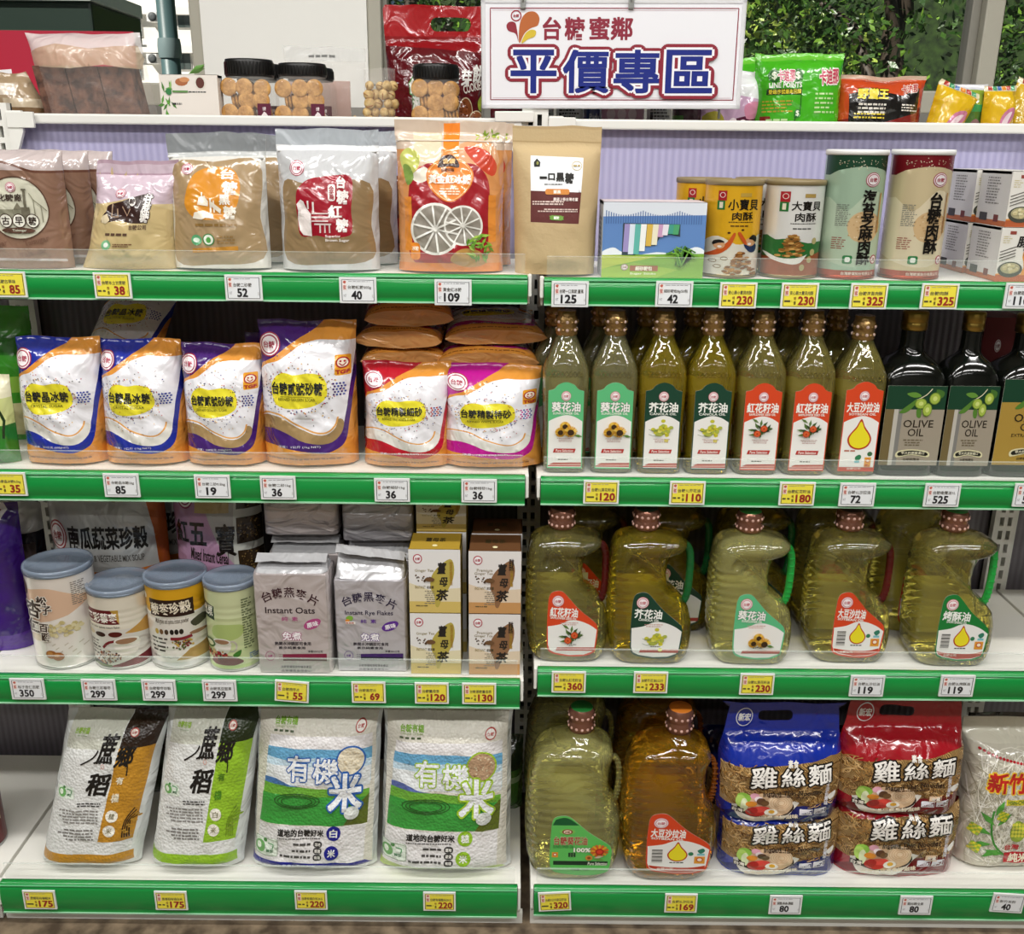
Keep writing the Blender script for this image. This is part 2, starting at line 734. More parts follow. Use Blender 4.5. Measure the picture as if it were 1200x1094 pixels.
def pouch(name, parent, w, h, d, base, art, fr, fin='film', back=None, step=.006, holes=(), loc=None, ink=None, eps=.0003, **kw):
    Sf, Sb = bag_S(w, h, d, **kw)
    mb = MB()
    sheet(mb, w, h, Sf, base, list(art) + [A(None, hh) for hh in holes], fr, fin, ink, step, lift=.0007, eps=eps)
    sheet(mb, w, h, Sb, back or base, [A(None, hh) for hh in holes], fr, fin, None, step * 1.7)
    xs = [w * (k / 20 - .5) for k in range(21)]
    mb.add([S_(x, 0, 0) for S_ in (Sf, Sb) for x in xs], [(k, k + 1, k + 22, k + 21) for k in range(20)], M(back or base, fin))
    return mb.build(name, parent, loc)

# ------------------------------------------------------------------ the setting
YB = 0.29                                    # back panel of the shelving
YW = 0.95                                    # window wall
m_wall = M('#84827b', 'satin')
m_alu = M('#b9b5a6', 'satin')
glass_pane = clear('window_glass', '#2a302c', .05, .02)
glass_pane.node_tree.nodes['Principled BSDF'].inputs['Coat Weight'].default_value = 0

b = MB()
b.box(-4, -4.2, -.05, 4, YW + .1, 0, mottled('brown_floor_tile', '#4a3d30', '#8a7862', 26, .5, .2))
struct(b.build('floor'))
b = MB()
b.box(-4, -4.2, 2.8, 4, YW + .1, 2.86, M('#aeaca6', 'satin'))
struct(b.build('ceiling'))
for nm, q in (('wall_front', (-4, -4.3, 0, 4, -4.2, 2.8)), ('wall_left', (-4.1, -4.3, 0, -4, YW + .1, 2.8)), ('wall_right', (4, -4.3, 0, 4.1, YW + .1, 2.8))):
    b = MB()
    b.box(*q, m_wall)
    struct(b.build(nm))

WZ0 = at(900, 104, YW).z                     # window sill height
WZ1 = 2.42
xa, xb_, xc, xd = at(224, 60, YW).x, at(238, 60, YW).x, at(431, 60, YW).x, at(447, 60, YW).x
xe, xf_ = at(1150, 60, YW).x, at(1172, 60, YW).x
b = MB()
b.box(-4, YW, 0, 4, YW + .1, WZ0 - .05, m_wall)
b.box(-4, YW, WZ1, 4, YW + .1, 2.8, m_wall)
b.box(xb_, YW, WZ0 - .05, xc, YW + .1, WZ1, M('#fdfcf6', 'satin'))
struct(b.build('wall_back'))
for k, (x0, x1) in enumerate(((-3.9, xa), (xd, xe), (xf_, 3.9))):
    b = MB()
    fw = .045
    L, Rr = x0 - (xd - xc if k == 1 else 0), x1 + (xb_ - xa if k == 0 else xf_ - xe if k == 1 else 0)
    b.box(L, YW + .01, WZ0 - .05, Rr, YW + .09, WZ0, m_alu, .004)
    b.box(L, YW + .01, WZ1 - fw, Rr, YW + .09, WZ1, m_alu, .004)
    b.box(L, YW + .005, WZ0, x0, YW + .095, WZ1 - fw, m_alu, .004)
    b.box(x1, YW + .005, WZ0, Rr, YW + .095, WZ1 - fw, m_alu, .004)
    if k == 1:
        b.box(x1 - .022, YW + .03, WZ0, x1, YW + .07, WZ1 - fw, M('#8d8a80', 'satin'), .003)
        b.box(x0, YW + .03, WZ0, x0 + .012, YW + .07, WZ1 - fw, M('#8d8a80', 'satin'), .003)
    fr = struct(b.build('window_%d' % (k + 1)))
    g = MB()
    g.box(x0, YW + .046, WZ0, x1, YW + .052, WZ1 - fw, glass_pane)
    g.build('pane', fr)

b = MB()
b.box(-60, YW + .1, -.3, 60, 110, -.1, mottled('street_asphalt', '#6b6a66', '#8d8b84', 3, .8))
struct(b.build('ground'))

# ------------------------------------------------------------------ outside the window
YF = 60.0
bt = thing('apartment_building', 'white apartment block with balconies across the street seen through the window', 'building', (0, YF, 0))


def bx(mb, px0, py0, px1, py1, y0, y1, mat):
    p, q = at(px0, py1, YF + y0), at(px1, py0, YF + y0)
    mb.box(p.x, y0, p.z, q.x, y1, q.z, mat)


b = MB()
bx(b, -60, -160, 238, 180, 0, 8, M('#f4f1ea'))
for y in (8, 53, 98, 143):
    bx(b, -60, y, 238, y + 6, -.5, 0, M('#fbf9f4'))
b.build('wall', bt)
for y in (-20, 25, 70, 115):
    b = MB()
    bx(b, 104, y - 8, 121, y + 2, -.03, 0, M('#9a9184'))
    b.build('shutter', bt)
for fl in range(4):
    y = 9 + 49 * fl
    for (xa0, xb0, hh) in ((145, 164, 34), (208, 223, 24), (106, 120, 24)):
        b = MB()
        yy = y + (fl > 0) * 0
        bx(b, xa0, yy, xb0, yy + hh, -.06, 0, M('#d9d7d0', 'satin'))
        w_ = b.build('window', bt)
        for s in (0, 1):
            g = MB()
            mid = (xa0 + xb0) / 2
            bx(g, (xa0 + 1) if s == 0 else mid + .6, yy + 1.2, (mid - .6) if s == 0 else xb0 - 1, yy + hh - 1.2, -.09, -.06, M('#59625f' if s else '#4a5552', 'gloss'))
            g.build('pane', w_)
    b = MB()
    bx(b, 172, y + 5, 183, y + 16, -.8, 0, M('#f2f2f0'))
    ac = b.build('air_conditioner', bt)
    g = MB()
    p = at(178.5, y + 10.5, YF - .82)
    g.loft([[(p.x + r * math.cos(2 * PI * i / 20), -.82 - dy, p.z + r * math.sin(2 * PI * i / 20)) for i in range(20)] for r, dy in ((.24, 0), (.24, .04), (.06, .04))], M('#565a5c'))
    g.build('fan', ac)
    b = MB()
    for i in range(9):
        bx(b, 146 + i * 2.3, y + 27, 146.6 + i * 2.3, y + 40, -.7, -.66, M('#8e9a96'))
    bx(b, 145, y + 26, 166, y + 27, -.7, -.66, M('#8e9a96'))
    b.build('railing', bt)

p = at(199, 60, 9.0)
t = thing('street_light_pole', 'grey-green steel pole outside the window before the white apartment block', 'pole', (p.x, 9.0, -.1))
b = MB()
b.lathe([(.16, 0), (.16, .04), (.1, .06), (.082, 4.5), (.075, 7)], M('#4f6a6b', 'satin'), 20)
b.build('shaft', t)
b = MB()
b.lathe([(.105, 2.2), (.112, 2.25), (.112, 2.33), (.105, 2.38)], M('#7c8f90', 'satin'), 20)
b.build('collar', t)

p, q = at(-60, 37, 2.4), at(106, 2, 2.4)
t = thing('shop_awning', 'dark green awning box outside the window above the red board', 'awning', (0, 2.4, 0))
b = MB()
b.box(p.x, 0, p.z, q.x, .5, q.z, M('#10281e', 'satin'), .01)
b.build('awning_box', t)
b = MB()
b.box(p.x, -.02, q.z, q.x + .01, .5, q.z + .05, M('#e8efe6', 'satin'), .006)
b.build('valance_strip', t)
b = MB()
b.box(p.x, -.01, p.z - .02, q.x, .02, p.z + .008, M('#2b4437', 'satin'))
b.build('edge_trim', t)

leaf_mats = [M('#3a5a22', 'soft'), M('#274518', 'soft'), M('#6d9434', 'soft'), M('#a5bd55', 'soft')]


def tree(X, Y, h, r, n, label, seed, ls=.06, mats=(0, 0, 1, 1, 2), low=1.0):
    rd = random.Random(seed)
    t = thing('leafy_tree', label, 'tree', (X, Y, -.1), 'trees outside the window')
    b = MB()
    b.tube([(0, 0, 0), (.05, 0, h * .3), (-.05, .03, h * .55), (.03, 0, h * .9)], [.1, .085, .06, .02], M('#4b4136'), 10)
    b.build('trunk', t)
    br = []
    for k in range(5):
        a = rd.random() * 2 * PI
        e = (r * .8 * math.cos(a), r * .8 * math.sin(a), h * (.4 + .12 * k))
        br.append(e)
        b = MB()
        b.tube([(0, 0, h * (.22 + .09 * k)), (e[0] * .45, e[1] * .45, e[2] - .25), e], [.04, .028, .008], M('#4b4136'), 7)
        b.build('branch', t)
    b = MB()
    cl = [(rd.gauss(0, r * .5), rd.gauss(0, r * .5), low + rd.random() * (h - low), r * (.2 + .25 * rd.random())) for _ in range(34)] + [(x, y, z, r * .4) for x, y, z in br]
    vs, fs = {}, {}
    for i in range(n):
        c = cl[rd.randrange(len(cl))]
        d = Vector((rd.gauss(0, 1), rd.gauss(0, 1), rd.gauss(0, .8))).normalized() * c[3] * rd.random() ** .4
        pos = Vector(c[:3]) + d
        ax = Vector((rd.gauss(0, 1), rd.gauss(0, 1), rd.gauss(-.5, .6))).normalized()
        sd = ax.cross(Vector((rd.gauss(0, 1), rd.gauss(0, 1), rd.gauss(0, 1)))).normalized()
        L = ls * (.6 + .8 * rd.random())
        m = mats[rd.randrange(len(mats))]
        v = vs.setdefault(m, [])
        k = len(v)
        v += [pos, pos + ax * L * .5 + sd * L * .2, pos + ax * L, pos + ax * L * .5 - sd * L * .2]
        fs.setdefault(m, []).append((k, k + 1, k + 2, k + 3))
    for m in vs:
        b.add(vs[m], fs[m], leaf_mats[m])
    b.build('crown', t)


tree(2.1, 4.3, 3.6, .85, 9000, 'dark leafy tree with drooping leaves outside the window at the right', 3)
tree(.55, 5.0, 3.9, .9, 9000, 'leafy tree outside the window behind the green snack bags', 5)
tree(1.9, 8.2, 4.6, 1.3, 9000, 'sunlit pale green tree standing behind the two dark ones outside', 9, .11, (2, 3, 3, 0))  # sunlight on this crown is put into its paler leaf greens
tree(3.9, 5.6, 4.0, .9, 7000, 'leafy tree outside the window beyond the right window frame', 13)
tree(-.9, 8.0, 4.5, 1.2, 6000, 'broad tree outside the window far behind the maroon cookie bag', 17, .12)
p = at(900, 100, 14)
b = MB()
b.box(-1.5, 14, -.1, 9, 14.6, 7.0, mottled('ivy_hedge', '#1c2c14', '#3c5524', 9, .8, .8))
tag(b.build('hedge'), 'tall dark clipped hedge in the background outside the windows', 'hedge')

# ------------------------------------------------------------------ the shelving
white_steel = M('#e9e8e2', 'satin')
ROW = {}                                      # front plane, deck height of every shelf row
for k, y, xl, zt, zb in (('L1', 0.0, 300, 319, 352), ('R1', 0.0, 900, 327.5, 359.5), ('L2', -.032, 300, 554, 587), ('R2', -.032, 900, 562, 592.5),
                         ('L3', -.07, 300, 793.5, 824.5), ('R3', -.07, 900, 785.5, 816), ('L4', -.112, 300, 1036, 1069), ('R4', -.112, 900, 1042, 1072.5)):
    ROW[k] = (y, at(xl, zt, y).z, at(xl, zb, y).z)
GL, GR = .0265, .0395
BAY = {'X': (-1.6, -.882), 'L': (-.876, GL), 'R': (GR, .942), 'Y': (.948, 1.6)}

def corrugated(name, c0, c1):
    lav, lnt, lb = node_mat(name, .35)
    tc = lnt.nodes.new('ShaderNodeTexCoord')
    wv = lnt.nodes.new('ShaderNodeTexWave')
    wv.inputs['Scale'].default_value = 26
    rp = lnt.nodes.new('ShaderNodeValToRGB')
    rp.color_ramp.elements[0].color = lin(c0)
    rp.color_ramp.elements[1].color = lin(c1)
    lnt.links.new(tc.outputs['Object'], wv.inputs['Vector'])
    lnt.links.new(wv.outputs['Color'], rp.inputs[0])
    lnt.links.new(rp.outputs[0], lb.inputs['Base Color'])
    bp = lnt.nodes.new('ShaderNodeBump')
    bp.inputs['Strength'].default_value = .25
    bp.inputs['Distance'].default_value = .003
    lnt.links.new(wv.outputs['Color'], bp.inputs['Height'])
    lnt.links.new(bp.outputs[0], lb.inputs['Normal'])
    return lav


lav = corrugated('lavender_corrugated_sheet', '#a9a5c9', '#b9b5d6')
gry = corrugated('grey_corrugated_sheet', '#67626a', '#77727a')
rail_z1, rail_z0 = at(600, 138.5, YB - .02).z, at(600, 150.5, YB - .02).z
bay_lab = {'L': 'white steel shelving frame with lavender back holding the sugar and rice shelves', 'R': 'white steel shelving frame with lavender back holding the oil shelves',
           'X': 'white steel shelving frame at the left edge beside the sugar shelves', 'Y': 'white steel shelving frame at the right edge beyond the oil shelves'}
for k, (x0, x1) in BAY.items():
    t = thing('shelving_frame', bay_lab[k], 'shelving', ((x0 + x1) / 2, YB, 0), 'shelving bays')
    cx = (x0 + x1) / 2
    x0, x1 = x0 - cx, x1 - cx
    b = MB()
    zs = [.05] + [ROW[('L' if k in 'XL' else 'R') + r][1] - .02 for r in '321'] + [rail_z0 + .004]
    for i, (za, zb) in enumerate(zip(zs, zs[1:])):
        b = MB()
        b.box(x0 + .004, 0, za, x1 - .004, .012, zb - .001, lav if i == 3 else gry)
        pn = b.build('back_panel', t)
        pn['label'] = 'lavender corrugated back panel' if i == 3 else 'grey corrugated back panel'
    b = MB()
    b.box(x0 + .026, -.022, rail_z0, x1 - .026, .016, rail_z1, white_steel, .003)
    b.build('top_rail', t)
    b = MB()
    b.box(x0, .02, rail_z1 - .05, x1, .5, rail_z1 - .03, white_steel, .002)
    b.build('top_deck', t)
    y4 = ROW['L4' if k in 'XL' else 'R4']
    b = MB()
    b.box(x0, y4[0] - YB + .009, .0, x1, y4[0] - YB + .02, y4[2] - .0025, white_steel, .001)
    b.build('kick_plate', t)

for X, lab in ((-.879, 'slotted white steel upright at the left end of the sugar shelves'), (.033, 'slotted white steel upright between the sugar shelves and the oil shelves'),
               (.945, 'slotted white steel upright at the right end of the oil shelves')):
    t = thing('upright_post', lab, 'upright', (X, YB, 0), 'slotted uprights')
    b = MB()
    zt = rail_z1 + .016
    b.box(-.02, -.012, 0, .02, -.002, zt, M('#2a2a28'))  # near-black back strip paints in the shade inside the slots
    for x0, x1 in ((-.022, -.0115), (-.0035, .0035), (.0115, .022)):
        b.box(x0, -.026, 0, x1, -.012, zt, white_steel)
    n = int(zt / .0275)
    for i in range(n + 1):
        for x0, x1 in ((-.0115, -.0035), (.0035, .0115)):
            z1 = zt - i * .0275
            b.box(x0, -.026, max(0, z1 - .0095), x1, -.012, z1, white_steel)
    b.build('slotted_channel', t)
    for s in (-1, 1):
        b = MB()
        v = [(s * .023, z) for z in (rail_z1 + .004, rail_z1 - .072)] + [(s * .03, rail_z1 - .072), (s * .047, rail_z1 - .03), (s * .047, rail_z1 + .004)]
        b.loft([[(x, y, z) for x, z in v] for y in (-.031, -.0228)], white_steel, smooth=False)
        b.box(min(s * .0225, s * .068), -.033, rail_z1 - .0235, max(s * .0225, s * .068), -.0265, rail_z1 + .002, white_steel, .001)
        b.build('top_bracket', t)

m_green, gnt, gb = node_mat('green_price_rail', .35)
gb.inputs['Base Color'].default_value = lin('#128a3c')
gb.inputs['Coat Weight'].default_value = .8
gb.inputs['Specular IOR Level'].default_value = .2
gb.inputs['Coat Roughness'].default_value = .05
m_clip = clear('clear_rail_edge', '#ddeee4', .45, .15)
m_guard = clear('clear_acrylic', '#dfe8e2', .08, .05)

what = {'1': 'the pouches of brown sugar', '2': 'the upright sugar bags', '3': 'the cereal cans and tea boxes', '4': 'the vacuum packed rice'}
whatr = {'1': 'the meat floss cans', '2': 'the small cooking oil bottles', '3': 'the handled oil jugs', '4': 'the big oil jugs and noodles'}
for rk, (yf, zt, zb) in ROW.items():
    side, row = rk
    for bk in ('XL' if side == 'L' else 'RY'):
        x0, x1 = BAY[bk]
        if bk == 'L' and row in '34':
            x1 -= .004
        lab = ('white shelf with green price rail under ' + (what if side == 'L' else whatr)[row]) if bk in 'LR' else \
            'green railed shelf end at the %s edge level with %s' % ('left' if bk == 'X' else 'right', (what if side == 'L' else whatr)[row])
        cx = (x0 + x1) / 2
        t = thing('shelf', lab, 'shelf', (cx, yf, zt), 'green railed shelves')
        h, w2 = zt - zb, (x1 - x0) / 2
        b = MB()
        b.box(-w2, .008, -.032 if row != '4' else -h, w2, YB - yf - .03, -.003, M('#eeece4', 'satin'), .002)
        b.build('deck', t)
        # curved channel: a lip, a bulged face, a lower lip
        pr = [(.008, 0), (.001, 0), (-.001, -.001), (-.0035, -.003), (-.0035, -.0045), (-.002, -.006)]
        for i in range(9):
            a = i / 8
            pr.append((-.0015 - .0062 * math.sin(PI * (.15 + .7 * a)), -.007 - (h - .012) * a))
        pr += [(-.005, -h + .003), (-.005, -h), (0, -h - .001), (.008, -h)]
        b = MB()
        b.loft([[(x, y, z) for y, z in pr] for x in (-w2 + .006, w2 - .006)], m_green)
        b.build('price_rail', t)
        b = MB()
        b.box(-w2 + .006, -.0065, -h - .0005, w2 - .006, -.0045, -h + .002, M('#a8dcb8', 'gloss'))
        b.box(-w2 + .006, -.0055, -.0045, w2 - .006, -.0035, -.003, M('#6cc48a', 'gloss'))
        b.build('rail_edge', t)
        b = MB()
        b.box(-w2 + .01, .010, -.003, w2 - .01, .0115, .030, m_guard)
        b.box(-w2 + .01, .009, .0295, w2 - .01, .0125, .0305, clear('guard_edge', '#e6eee8', .2, .2))
        b.build('front_guard', t)
        for s in (-1, 1):
            b = MB()
            b.box(min(s * w2, s * (w2 - .005)), -.004, -h * .75, max(s * w2, s * (w2 - .005)), .01, .001, white_steel, .001)
            b.build('end_cap', t)
            if row != '4':
                b = MB()
                v = [(.02, -.032), (YB - yf - .03, -.032), (YB - yf - .03, -.085), (.02, -.045)]
                b.loft([[(s * (w2 - .002 - dx), y, z) for y, z in v] for dx in (0, .003)], white_steel, smooth=False)
                b.build('bracket', t)


def spot(row, x0, x1, yt, inset=.025, yb=None, lean=0.0, back=0.0):
    """shelf position, width and height of a product whose front face spans x0..x1 and reaches up to yt in the photograph"""
    yf, zt, _ = ROW[row]
    zd = zt - .0022
    Y = yf + inset
    if yb is not None:
        Y = max(on_z((x0 + x1) / 2, yb, zd).y, yf + .018)
    h = .2
    for _ in range(5):
        h = (at((x0 + x1) / 2, yt, Y + back + h * math.sin(lean)).z - zd) / math.cos(lean)
    zm = zd + h * .5
    a, b_ = proj((0, Y + h * .5 * math.sin(lean), zm)), proj((1, Y + h * .5 * math.sin(lean), zm))
    s = b_[0] - a[0]
    return ((x0 + x1) / 2 - a[0]) / s, Y, zd, (x1 - x0) / s, h

# ------------------------------------------------------------------ row 1: pouches, cans and small boxes
film_clear = clear('clear_film', '#f2eeee', .3, .1, 'crinkle')


def place_bag(name, label, cat, row, box, d, base, art, fr, fin='film', group=None, inset=.025, yb=None, lean=0.0, wmul=1.0, turn=0.0, parts=(), **kw):
    """a filled bag standing on a shelf, measured in the photograph"""
    x0, x1, yt = box
    X, Y, Z, w, h = spot(row, x0, x1, yt, inset, yb, lean, d * .55)
    w *= wmul

    t = thing(name, label, cat, (X, Y + d * .6 * .96, Z + d * .4 * math.sin(lean) * 1.02), group, (-lean, 0, turn))
    o = pouch('bag', t, w, h, d, base, art, fr, fin, **kw)
    return t, w, h


def seam(t, w, h, z0, z1, y, mat, name):
    b = MB()
    b.box(-w / 2, y, z0, w / 2, y + .003, z1, mat, .001)
    return b.build(name, t)


# brown sugar in clear bags with a round factory emblem
f = (-130, 95, 275, 605)
art = [A('#c4b6b4', R(-130, 95, 275, 178)), A('#6b4638', band(smooth_pts([(-130, 150), (-40, 138), (60, 150), (160, 182), (275, 184)]), 10)),
       A('#d5d3bf', E(75, 340, 140, 132, 40)), O('#5d4236', band(E(75, 340, 143, 135, 44) + [(218, 340)], 5)),
       T('善化糖廠', -45, 278, 105, 310, '#3d2f28', .02), LOGO(58, 250, 22),
       O('#8c8a76', R(-20, 345, 60, 385)), O('#6f6a5a', R(95, 335, 135, 385)), O('#6f6a5a', R(110, 258, 122, 385)), O('#6f6a5a', R(105, 256, 128, 264)),
       O('#7d7866', [(60, 345), (80, 315), (100, 345)]), O('#8c8a76', R(62, 345, 95, 385)), O('#8c8a76', R(155, 300, 159, 390)), O('#8c8a76', band([(157, 302), (190, 330)], 4)),
       O('#8c8a76', band([(157, 302), (140, 275)], 4)), O('#8c8a76', R(186, 325, 190, 400)), O('#8c8a76', band([(188, 327), (210, 350)], 4)),
       [[O('#4a382e', E(x, 394, 31, 31)), O('#eceadd', E(x, 394, 27, 27)), T(ch, x - 18, 376, x + 18, 412, '#3a2c26', .025)] for x, ch in ((19, '古'), (80, '早'), (142, '糖'))],
       O('#5d4236', E(72, 436, 78, 13)), T('Taisugar', 45, 430, 110, 443, '#d5d3bf', .02), T('Taisugar', 85, 468, 205, 500, '#7b5a4b', .01, 0, -14), T('Taisugar', 60, 520, 190, 550, '#7b5a4b', .01, 0, -14),
       T('Taisugar', -110, 490, 10, 522, '#7b5a4b', .01, 0, -14)]
t, w, h = place_bag('brown_sugar_bag', 'clear bag of dark brown sugar with round cream factory emblem, front of its row', 'bag', 'R1'.replace('R', 'L'), (-33, 73, 176), .045, '#8a6957', art, f,
                    group='emblem brown sugar bags', inset=.035, seed=1, top=.98, tl=.14, bl=.05, b0=.8, wr=.002, pe=4)
seam(t, w, h, .012, .016, -.03, film_clear, 'film_crease')
for k, lab in ((1, 'bag of dark brown sugar second in line behind the round cream emblem bag'), (2, 'bag of dark brown sugar farthest back behind the round cream emblem bag')):
    dup(t, (t.location.x + .016 * k, t.location.y + .056 * k, t.location.z), lab)

# light cane sugar, zip bag slumped to the left
f = (318, 145, 735, 620)
sx = lambda pts: [(x - .17 * (380 - y), y) for x, y in pts]
art = [A('#c9b6c2', R(318, 145, 735, 330)), A('#b59aa8', R(318, 198, 735, 206)), A('#b59aa8', R(318, 145, 735, 160)),
       A('#c7b180', sx([(385, 330), (470, 318), (560, 300), (735, 360), (735, 620), (250, 620), (300, 560)])),
       A('#35201d', sx(smooth_pts([(432, 335), (500, 318), (560, 300), (640, 288), (632, 350), (622, 405), (555, 412), (480, 402), (398, 412), (402, 380), (420, 360)], 4, True))),
       O('#d9c9a8', sx([(395, 392), (405, 380), (425, 372), (440, 400), (420, 415), (398, 410)])), O('#a98f78', sx(band([(455, 330), (450, 385), (480, 385), (478, 350)], 6))),
       O('#a98f78', sx(band([(505, 340), (530, 380), (545, 350)], 6))), LOGO(478, 284, 27, 20), O('#f5f0ea', sx(E(556, 318, 18, 20))), T('糖', 530, 306, 562, 328, '#35201d', .03),
       TV('甘蔗糖', 598, 286, 640, 408, '#f7f3ee', .03, 0, 6, ('#35201d', .05)), T('台糖公司', 545, 418, 625, 440, '#5d4638', .02), LN(430, 452, 548, 470, 1, '#5d4638', 3), O('#7fb98a', E(440, 508, 24, 22)), O('#eef2ea', E(440, 508, 12, 11)),
       LN(475, 500, 570, 518, 2, '#7a5640', 4)]
place_bag('cane_sugar_bag', 'small clear zip bag of pale cane sugar slumped to one side, dark brown print', 'bag', 'L1', (84, 190, 188), .065, '#d3c092', art, f, seed=4, sh=.17, b0=.55, top=.86, tl=.6, wr=.004, pinch=.06, folds=.002,
          taper=[(0, 1.16), (.25, 1.05), (.6, .95), (1, .9)], inset=.026, parts=())

# two stand-up zip pouches
f = (708, 25, 1150, 630)
art = [A('#d6d3cc', R(708, 25, 1150, 630)), A('#85898c', [(708, 25), (1150, 25), (1150, 100), (708, 112)]), A('#b9bbba', [(708, 112), (1150, 100), (1150, 122), (708, 138)]),
       A('#a38a67', smooth_pts([(745, 165), (930, 155), (1125, 150), (1128, 400), (1130, 585), (930, 612), (738, 600), (742, 400)], 4, True)),
       A('#d28b28', smooth_pts([(808, 285), (850, 205), (930, 178), (1020, 190), (1050, 260), (1040, 340), (1000, 400), (900, 412), (840, 400), (800, 350)], 5, True)),
       LOGO(810, 188, 29, 25), T('台', 966, 185, 1028, 232, '#f6efe2', .035, 0, 0), T('糖', 978, 240, 1040, 300, '#f6efe2', .035), T('黑', 962, 300, 1010, 346, '#f6efe2', .03), T('糖', 978, 350, 1034, 408, '#f6efe2', .035),
       O('#f3ead8', [(862, 345), (870, 312), (895, 306), (912, 330), (910, 352)]), O('#f3ead8', [(840, 405), (848, 380), (880, 372), (905, 376), (930, 388), (936, 408), (900, 402), (880, 412)]),
       O('#f3ead8', R(918, 316, 926, 380)), O('#f3ead8', R(934, 326, 940, 380)), O('#f3ead8', [(925, 330), (970, 365), (965, 385), (925, 352)]), O('#f3ead8', R(880, 290, 886, 312)),
       LN(850, 425, 1045, 445, 1, '#8a6a3a', 1), O('#5fa573', E(852, 502, 24, 24)), O('#cfe3cf', E(852, 502, 15, 10)), O('#3c7f45', E(907, 500, 27, 27)), O('#e8efe0', E(907, 500, 22, 22)), O('#56a04e', E(907, 502, 11, 13)),
       LN(945, 480, 1045, 520, 3, '#9a7a4c', 2), O('#bd842f', [(830, 540), (1035, 528), (1035, 548), (830, 560)])]
zp, zw, zh = place_bag('sugar_pouch', 'stand-up zip pouch of tan sugar with orange blob and grey header', 'pouch', 'L1', (189, 307, 157), .075, '#d6d3cc', art, f, seed=7, b0=.9, bl=.1, top=.84, tl=.62, wr=.0035, pinch=.03, inset=.024, lean=.06,
                       taper=[(0, 1.02), (.8, .99), (1, 1.0)])
seam(zp, zw * .97, zh, zh * .815, zh * .83, -.007, M('#e4e4e2', 'film'), 'zip_strip')
f = (70, 40, 500, 640)
art = [A('#c3c4c6', R(70, 40, 500, 640)), A('#aab0b6', R(70, 40, 500, 108)), A('#d9dadc', R(70, 108, 500, 132)),
       A('#8b7352', smooth_pts([(105, 262), (200, 272), (300, 262), (470, 268), (475, 450), (478, 590), (300, 615), (105, 600), (100, 420)], 4, True)),
       A('#981326', smooth_pts([(168, 300), (215, 256), (300, 240), (390, 238), (402, 300), (396, 380), (400, 440), (388, 490), (300, 500), (250, 492), (180, 495), (165, 430), (160, 360)], 4, True)),
       LOGO(165, 208, 33), T('台', 334, 240, 374, 292, '#f4ece8', .035), T('糖', 336, 298, 386, 358, '#f4ece8', .035), T('紅', 300, 362, 358, 416, '#f4ece8', .035), T('糖', 332, 418, 384, 476, '#f4ece8', .035),
       O('#f4ece8', RR(299, 275, 330, 345, 10)), TV('金烏', 303, 281, 326, 340, '#981326', .02),
       O('#e8dedb', [(165, 420), (170, 385), (163, 360), (182, 340), (195, 348), (205, 375), (225, 400), (228, 495), (190, 490), (175, 470)]),
       [O('#d9c4c2', R(228, 395 + 16 * k, 300, 401 + 16 * k)) for k in range(3)], O('#d9c4c2', R(240, 440, 312, 447)), [O('#d9c4c2', R(262 + 20 * k, 440, 268 + 20 * k, 480)) for k in range(3)],
       O('#e8dedb', R(232, 350, 240, 395)), O('#e8dedb', R(210, 345, 217, 380)), T('Superior', 285, 488, 350, 502, '#f0e6e2', .02), T('Brown Sugar', 285, 505, 385, 520, '#f0e6e2', .02)]
zq, qw, qh = place_bag('sugar_pouch', 'silver stand-up zip pouch of brown sugar with dark red blob', 'pouch', 'L1', (319, 441, 152), .075, '#c3c4c6', art, f, seed=9, b0=.9, bl=.1, top=.86, tl=.62, wr=.0035, pinch=.03, inset=.024, lean=.05)
seam(zq, qw * .97, qh, qh * .838, qh * .852, -.006, M('#e6e7e8', 'film'), 'zip_strip')
dup(zp, (zp.location.x + .016, zp.location.y + .09, zp.location.z), 'tan sugar zip pouch mostly hidden behind the orange blob pouch')
dup(zq, (zq.location.x + .018, zq.location.y + .088, zq.location.z), 'brown sugar zip pouch mostly hidden behind the dark red blob pouch')

# maroon snack bags lying dark between the pouches
place_bag('snack_bag', 'small dark maroon bag standing behind the silver brown sugar pouch', 'bag', 'L1', (428, 475, 205), .05, '#5a1a1c', [A('#8c2a28', R(0, .5, 1, .7)), A('#2e1212', R(0, .75, 1, .8))], (0, 0, 1, 1), seed=31, inset=.205, wr=.004)
place_bag('snack_bag', 'small dark maroon bag standing behind the pale cane sugar bag', 'bag', 'L1', (165, 200, 235), .05, '#4a1c1a', [A('#7a2b22', R(0, .4, 1, .6))], (0, 0, 1, 1), seed=33, inset=.14, wr=.004)

# fruit printed rock sugar pouch
f = (560, 10, 1030, 650)


def slice_(cx, cy, r):
    o = [A('#f1efe8', E(cx, cy, r, r, 36)), A('#9a9388', E(cx, cy, r * .9, r * .9, 36))]
    for k in range(10):
        a = k * PI / 5 + .2
        o.append(O('#f1efe8', band([(cx + r * .1 * math.cos(a), cy + r * .1 * math.sin(a)), (cx + r * .9 * math.cos(a), cy + r * .9 * math.sin(a))], r * .075)))
    return o + [O('#f1efe8', E(cx, cy, r * .1, r * .1, 12))]


